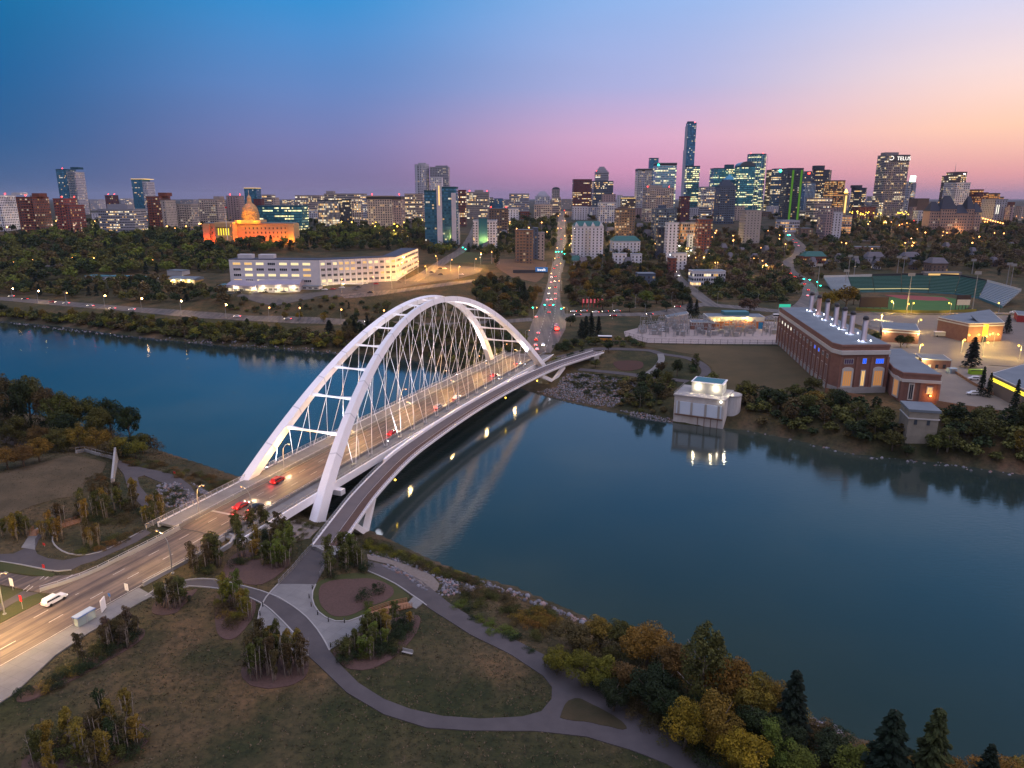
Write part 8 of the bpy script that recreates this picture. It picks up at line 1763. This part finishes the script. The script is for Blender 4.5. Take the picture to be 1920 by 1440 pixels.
for k, (u, v) in enumerate(sorted([(1103, 581), (1128, 578), (1191, 577), (1259, 572), (1307, 560), (1148, 598), (1209, 598), (1345, 570), (1420, 576)])):
    p = G(u, v); street_lamp(p, -1.57 if v < 597 else 1.57, f"unlit street lamp by the cross road, {ordn[k]} from the left", 'street lamps on the cross road', 10, 2.4, on=None)
for k, (u, v, pw) in enumerate(sorted([(1651, 612, 1100), (1719, 622, 1100), (1802, 662, 900), (1840, 655, 900), (1862, 650, 900), (1842, 668, 900), (1911, 675, 900), (1673, 585, 600), (1708, 588, 600), (1722, 672, 1500), (1781, 588, 600), (1872, 588, 500), (1700, 590, 900)])):
    p = G(u, v); street_lamp(p, rnd.random()*6, f"glowing yellow lamp in the yard right of the power station, {ordn[k]} from the left", 'lamps in the power station yard', 8, 1.4, on='yellow_lamp', power=pw*.75, col=(1, .62, .13), glow=1.4)
# small city lamps spread through the districts
cl = 0
for n, poly, c_, on, where in [(38, [(1045, 500), (1290, 500), (1290, 440), (1065, 440)], (1, .6, .2), 'warm_lamp', 'in the streets above the autumn wood'), (34, [(1290, 520), (1470, 520), (1480, 440), (1290, 440)], (1, .6, .2), 'warm_lamp', 'on the slope right of the hillside road'), (30, [(1590, 419), (1790, 419), (1790, 412), (1590, 412)], (1, .75, .1), 'yellow_lamp', 'in the row along the hill crest'),
    (20, [(1780, 424), (1920, 424), (1920, 410), (1780, 410)], (1, .45, .12), 'warm_lamp', 'below the orange lit blocks at the right'), (26, [(1500, 470), (1700, 500), (1900, 470), (1900, 430), (1600, 425)], (1, .5, .2), 'warm_lamp', 'scattered over the wooded right hillside'), (26, [(0, 445), (380, 445), (380, 425), (0, 425)], (1, .75, .5), 'warm_lamp', 'at the foot of the left hand towers'),
    (24, [(640, 470), (860, 460), (860, 425), (640, 425)], (1, .7, .25), 'yellow_lamp', 'in the park below the beige hotel'), (16, [(900, 500), (1030, 495), (1040, 430), (900, 430)], (1, .65, .3), 'warm_lamp', 'between the teal twin tower and the avenue'), (12, [(20, 378), (1900, 378), (1900, 374), (20, 374)], (1, .7, .4), 'cool_lamp', 'strung on the far horizon'), (12, [(1240, 500), (1300, 500), (1300, 470), (1240, 470)], (1, .8, .4), 'cool_lamp', 'around the shops on the hillside road')]:
    for k in range(n):
        for _ in range(20):
            u = rnd.uniform(min(p[0] for p in poly), max(p[0] for p in poly)); v = rnd.uniform(min(p[1] for p in poly), max(p[1] for p in poly))
            if not inpoly(u, v, poly): continue
            p = G(u, v)
            if not any(abs(p[0]-a_) < r_+9 and -40 < p[1]-b_ < r_+9 for a_, b_, r_ in CITY_BLOCKED): break
        else: continue
        D_m = math.hypot(p[0], p[1]); g_ = (1.4 if D_m < 950 else 2.2)*rnd.choice((.7, 1, 1.3))
        street_lamp((p[0], p[1], p[2]+(2 if where.startswith('in the row') else 0)), rnd.random()*6, f"small {'yellow' if on == 'yellow_lamp' else 'white' if on == 'cool_lamp' else 'warm'} street lamp {where}", 'street lamps '+where, 12, 1.6, on=on, power=rnd.choice((0, 900, 1500)) if D_m < 1500 and k % 2 == 0 else 0, col=c_, glow=g_)
for k in range(13):
    p = G(1820+k*4.6, 422+k*1.25); street_lamp((p[0], p[1], p[2]+3), 0, 'small white lamp in the descending string on the right hillside', 'lamps strung down the right hillside', 12, 1.6, on='warm_lamp', glow=3)

# floodlights washing the arches
for side in (-1, 1):
    for t0, t1 in ((-.86, -.35), (-.5, -.05), (.5, .05), (.86, .35)):
        a = arch(t0, side); s0_ = t0*AL; q = BF(s0_, side*(9 if side > 0 else 12.5), zd(s0_)+.6); b_ = arch(t1, side)
        r = empty('floodlight', q, f"small floodlight on the {'right' if side > 0 else 'left'} deck edge aimed at the arch, {'near' if t0 < 0 else 'far'} {'outer' if abs(t0) > .6 else 'inner'} one", 'floodlight'); MB().box(0, 0, 0, .5, .5, .5).build('housing', M['dark'], r); MB().box(0, 0, .5, .4, .4, .06).build('lens', M['cool_lamp'], r)
        point(q[0], q[1], q[2]+.8, (.80, .84, 1), 30000, .3, to=tuple(b_), ang=75)
for side in (-1, 1):
    for e in (-1, 1):
        q = BF(e*AL*.985-e*16, side*(AWB+9), 6); b_ = arch(e*.72, side); point(q[0], q[1], q[2], (.80, .84, 1), 30000, .4, to=tuple(b_), ang=70)
for s_, dz in ((-72, -1.9), (26, -1.9), (60, -1.9)):
    (q, n_) = atf(s_); x, y = q+n_*3.2; z = float(zfoot(x, y))+dz; r = empty('navigation_light', (x, y, z), f"yellow navigation light under the footbridge, {'near' if s_ < 0 else 'middle' if s_ < 50 else 'far'} one", 'navigation light'); MB().lathe(0, 0, [(.1, -.3), (.3, 0), (.1, .3)], 8).build('lamp', M['yellow_lamp'], r); MB().box(0, 0, .3, .2, .2, 1).build('bracket', M['dark'], r)

# ---------------------------------------------------------------- traffic signals, signs and small things
def signal(u, vb, vt, label, on='green_lamp', arm=0, glow=.45, group='traffic signals'):
    p = G(u, vb); hh = max(vat(p[0], p[1], vt)-p[2], 4); r = empty('traffic_signal', p, label, 'traffic signal', group)
    MB().tube([(0, 0, 0), (0, 0, hh)], .12, 6).build('pole', M['dark'], r); MB().box(0, -.1, hh-1.1, .45, .4, 1.2).build('signal_head', M['dark'], r)
    MB().lathe(0, -.45, [(.1, hh-.9), (glow, hh-.6), (.1, hh-.3)], 8).build('lamp', M[on], r)
    return r
for k, (u, vb, vt) in enumerate([(999, 590, 575), (1021, 582, 570), (1037, 582, 570), (1052, 592, 577), (1042, 482, 471), (1047, 482, 471), (1053, 482, 471), (1058, 486, 475), (1476, 447, 440), (1480, 447, 440), (1506, 533, 522), (1517, 533, 523), (1531, 540, 527), (1537, 545, 534), (868, 472, 463), (873, 474, 466), (1450, 505, 497)]):
    signal(u, vb, vt, f"green traffic signal {'at the crossroads beyond the bridge' if k < 4 else 'halfway up the avenue' if k < 8 else 'at the top of the right hand road' if k < 10 else 'beside the stadium on the right hand road' if k < 14 else 'on the side avenue by the car park' if k < 16 else 'by the right hand road bend'}, {ordn[[0,1,2,3,0,1,2,3,0,1,0,1,2,3,0,1,0][k]]} from the left", glow=.6 if k < 4 else .9)
for k, (u, vb, vt) in enumerate(sorted([(1000, 470, 462), (1058, 400, 394), (1318+452, 418, 408), (1712, 424, 413), (1780, 418, 407), (790, 414, 408)])):
    signal(u, vb, vt, f"red traffic signal high in the city, {ordn[k]} from the left", on='red_lamp', glow=1.2)
def sign(u, vb, vt, label, w_=.7, hh=.9, m='white', name='road_sign', n=1, cat='sign', rz=BROT, z=None):
    p = G(u, vb); H_ = vat(p[0], p[1], vt)-p[2]; r = empty(name, p, label, cat, rz=rz); MB().tube([(0, 0, 0), (0, 0, H_)], .05, 6).build('pole', M['steel'], r)
    for k in range(n): MB().box((k-(n-1)/2)*(w_+.12), -.08, H_-hh, w_, .05, hh).build('banner' if name == 'banner_pole' else 'plate', M[m], r)
    return r
M['blue'] = mat('blue_sign', (.05, .15, .45), .5); M['redp'] = mat('red_sign', (.55, .03, .03), .5); M['pinkp'] = emis('pink_banner', (1, .2, .25), .5)
sign(240, 1117, 1094, 'pole with two small white banners beside the concrete sidewalk', .45, 1.6, name='banner_pole', n=2)
sign(25, 1108, 1084, 'pole with two white banners on the lower left grass', .5, 1.8, name='banner_pole', n=2)
sign(208, 1133, 1112, 'bus stop sign with a blue plate beyond the shelter', .6, .7, 'blue')
sign(43, 1143, 1116, 'wooden post with a pink and white notice on the grass island', .7, 1.4, 'redp'); sign(83, 1067, 1058, 'round red and white sign lying by the wide asphalt path', .8, .9, 'redp'); sign(84, 1026, 1018, 'small bright red marker on the lawn inside the path curve', .8, .6, 'redp'); sign(328, 891, 884, 'small red marker on the left bank grass', .8, .7, 'redp')
for k in range(6):
    u = 1092+k*7; p = G(u, 577); r = empty('banner_pole', p, f"red lit banner pole by the cross road, {ordn[k]} from the left", 'banner pole', 'red lit banner poles'); MB().tube([(0, 0, 0), (0, 0, 7)], .15, 6).build('pole', M['redp'], r); MB().box(.7, 0, 3.6, 1.2, .1, 3).build('banner', M['pinkp'], r)
# overhead green sign and billboard
p = G(1470, 590); r = empty('overhead_sign', p, 'green overhead road sign lit beside the cross road near the stadium', 'sign'); MB().box(0, 0, 5, 8, .4, 2.4).build('sign_board', mat('green_board', (.02, .3, .2), .5, emit=(.05, .8, .5), es=.5), r)
for x in (-4.2, 4.2): MB().tube([(x, 0, 0), (x, 0, 7.6)], .2, 6).build('post', M['steel'], r)
p = G(962, 512); q = G(1026, 514); r = empty('site_hoarding', p, 'long dark hoarding with a small blue panel at the top of the brown field', 'hoarding'); L = q[0]-p[0]; MB().box(L/2, 0, 0, L, .4, 3).build('panel', mat('dark_hoarding', (.03, .035, .05), .7), r); MB().box(L-6, -.5, 1.2, 12, .3, 4.5).build('blue_panel', mat('blue_hoarding', (.02, .10, .28), .6, emit=(.03, .2, .6), es=.3), r)
text('bwalk', 3.4, M['sign_white'], r, (L-6, -.75, 2.2))
# bus shelter
a = G(160, 1168); r = empty('bus_shelter', a, 'glass bus shelter with a pale blue roof on the wide sidewalk', 'bus shelter', rz=BROT+math.pi/2); r.scale = (.85, .8, .9)
MB().box(0, 0, 2.4, 4.6, 1.9, .14).build('roof', mat('shelter_roof', (.35, .42, .50), .4), r); MB().box(0, 0, 2.33, 4.8, 2.1, .08).build('roof_trim', M['blue'], r)
mg = bpy.data.materials.new('shelter_glass'); mg.use_nodes = True; b_ = mg.node_tree.nodes['Principled BSDF']; b_.inputs['Base Color'].default_value = (.5, .62, .6, 1); b_.inputs['Alpha'].default_value = .45; b_.inputs['Roughness'].default_value = .1
MB().box(0, -.8, .25, 4.3, .04, 1.95).build('back_pane', mg, r)
for x in (-2.15, 2.15): MB().box(x, -.15, .25, .04, 1.3, 1.95).build('side_pane', mg, r)
for x in (-2.2, 0, 2.2):
    for y in (-.85, .8): MB().box(x, y, 0, .09, .09, 2.35).build('post', M['steel'], r)
MB().box(0, -.45, .45, 3, .4, .08).build('bench_seat', M['timber'], r)
pn = empty('advert_panel', (a[0]+BD[0]*4.2, a[1]+BD[1]*4.2, a[2]), 'tall white advert panel standing at the end of the bus shelter', 'panel', rz=BROT+math.pi/2+.5); MB().box(0, 0, .3, 1.9, .2, 2.6).build('face', M['white'], pn); MB().box(0, 0, 0, 1.6, .25, .3).build('foot', M['dark'], pn)
q = G(150, 1168); r = empty('litter_bin', q, 'round brown litter bin beside the bus shelter', 'litter bin'); MB().lathe(0, 0, [(.28, 0), (.36, .1), (.36, .85)], 14).build('bin_body', mat('bin_brown', (.16, .11, .09), .7), r); MB().lathe(0, 0, [(.38, .85), (.38, .95), (.2, 1.0)], 14).build('lid', M['dark'], r)
for k, (u, v) in enumerate(sorted([(586, 1106), (580, 1123), (584, 1139), (596, 1154), (616, 1167), (646, 1169), (680, 1162), (678, 1182), (650, 1198), (620, 1215), (493, 1138), (488, 1156), (488, 1176), (577, 1228)])):
    p = G(u, v); r = empty('bollard', (p[0], p[1], p[2]+.1), f"black bollard on the rim of the pale plaza, {ordn[k]} from the left", 'bollard', 'bollards round the plaza'); MB().lathe(0, 0, [(.11, 0), (.11, .95), (.06, 1.05)], 8).build('post', M['dark'], r); MB().lathe(0, 0, [(.14, .8), (.14, .86)], 8).build('collar', M['steel'], r)
p = G(764, 1229); r = empty('park_bench', (p[0], p[1], p[2]+.1), 'grey park bench on the lawn near the crescent bed', 'bench', rz=-.35); MB().box(0, 0, .42, 2.2, .5, .07).build('seat', M['pale_concrete'], r); MB().box(0, .28, .55, 2.2, .07, .5).build('backrest', M['pale_concrete'], r)
for x in (-.9, .9): MB().box(x, 0, 0, .09, .45, .42).build('leg', M['dark'], r)
# wooden stairs from the plaza to the riverside path
def stairs(label, P, Q, w_, nst, rails=True, m=M['timber']):
    r = empty('wooden_stairs', P, label, 'stairs'); d = Q-P; L = np.hypot(*d[:2]); n = np.array([-d[1], d[0]])/L
    for k in range(nst):
        f = (k+.5)/nst; q = P+d*f
        o = MB().box(0, 0, 0, L/nst*1.02, w_, .18, math.atan2(d[1], d[0])).build('step', m, r) if k == 0 else link('step', me, r); me = o.data; o.location = (q[0]-P[0], q[1]-P[1], (q[2]-P[2])+.12)
    for s_ in (-1, 1):
        mb = MB(); K = 7; pts = []
        for k in range(K):
            f = k/(K-1); z = d[2]*f+.2; x, y = d[0]*f+n[0]*w_/2*s_, d[1]*f+n[1]*w_/2*s_; mb.beam((x, y, z-.3), (x, y, z+1.05), .1, .1); pts.append((x, y, z))
        for a_, b_ in zip(pts, pts[1:]):
            for dz in (.35, .7, 1.05): mb.beam((a_[0], a_[1], a_[2]+dz), (b_[0], b_[1], b_[2]+dz), .05, .12)
        mb.build('handrail', m, r)
P0_, P1_, P2_ = G(698, 1156), G(736, 1142), G(768, 1136)
stairs('timber stairs with railings, upper flight between the plaza and the mulched island', P0_, P1_, 2.4, 9); stairs('timber stairs with railings, lower flight down to the riverside path', P1_, P2_, 2.4, 8)
stairs('timber steps half hidden by trees at the lower right water edge', G(1545, 1410), G(1582, 1396), 2.2, 8); stairs('small wooden footbridge with rails in the grove at the left', G(112, 990), G(160, 975), 2, 8)
stairs('short wooden steps beside the concrete path at the far left', G(60, 1006), G(72, 994), 2, 4)
# footbridge landing rails
fence('landing_rail', [(583, 1030), (552, 1066), (523, 1097)], 1.2, M['rail'], 'metal railing on the left side of the footbridge landing', cat='railing', step=2)
fence('landing_rail', [(629, 1030), (612, 1060), (600, 1082)], 1.2, M['rail'], 'metal railing on the right side of the footbridge landing', cat='railing', step=2)
# thin evening haze
hz = bpy.data.materials.new('haze_air'); hz.use_nodes = True; nt = hz.node_tree; nt.nodes.clear(); vo = nd(nt, 'ShaderNodeVolumePrincipled'); vo.inputs['Color'].default_value = (.62, .68, .9, 1); vo.inputs['Density'].default_value = 2.6e-5; vo.inputs['Anisotropy'].default_value = .2
ou = nd(nt, 'ShaderNodeOutputMaterial'); nt.links.new(vo.outputs[0], ou.inputs['Volume'])
tag(MB().box(0, 10000, -8, 54000, 41000, 330).build('haze', hz), 'thin blue evening haze over the city', 'haze', kind='stuff')
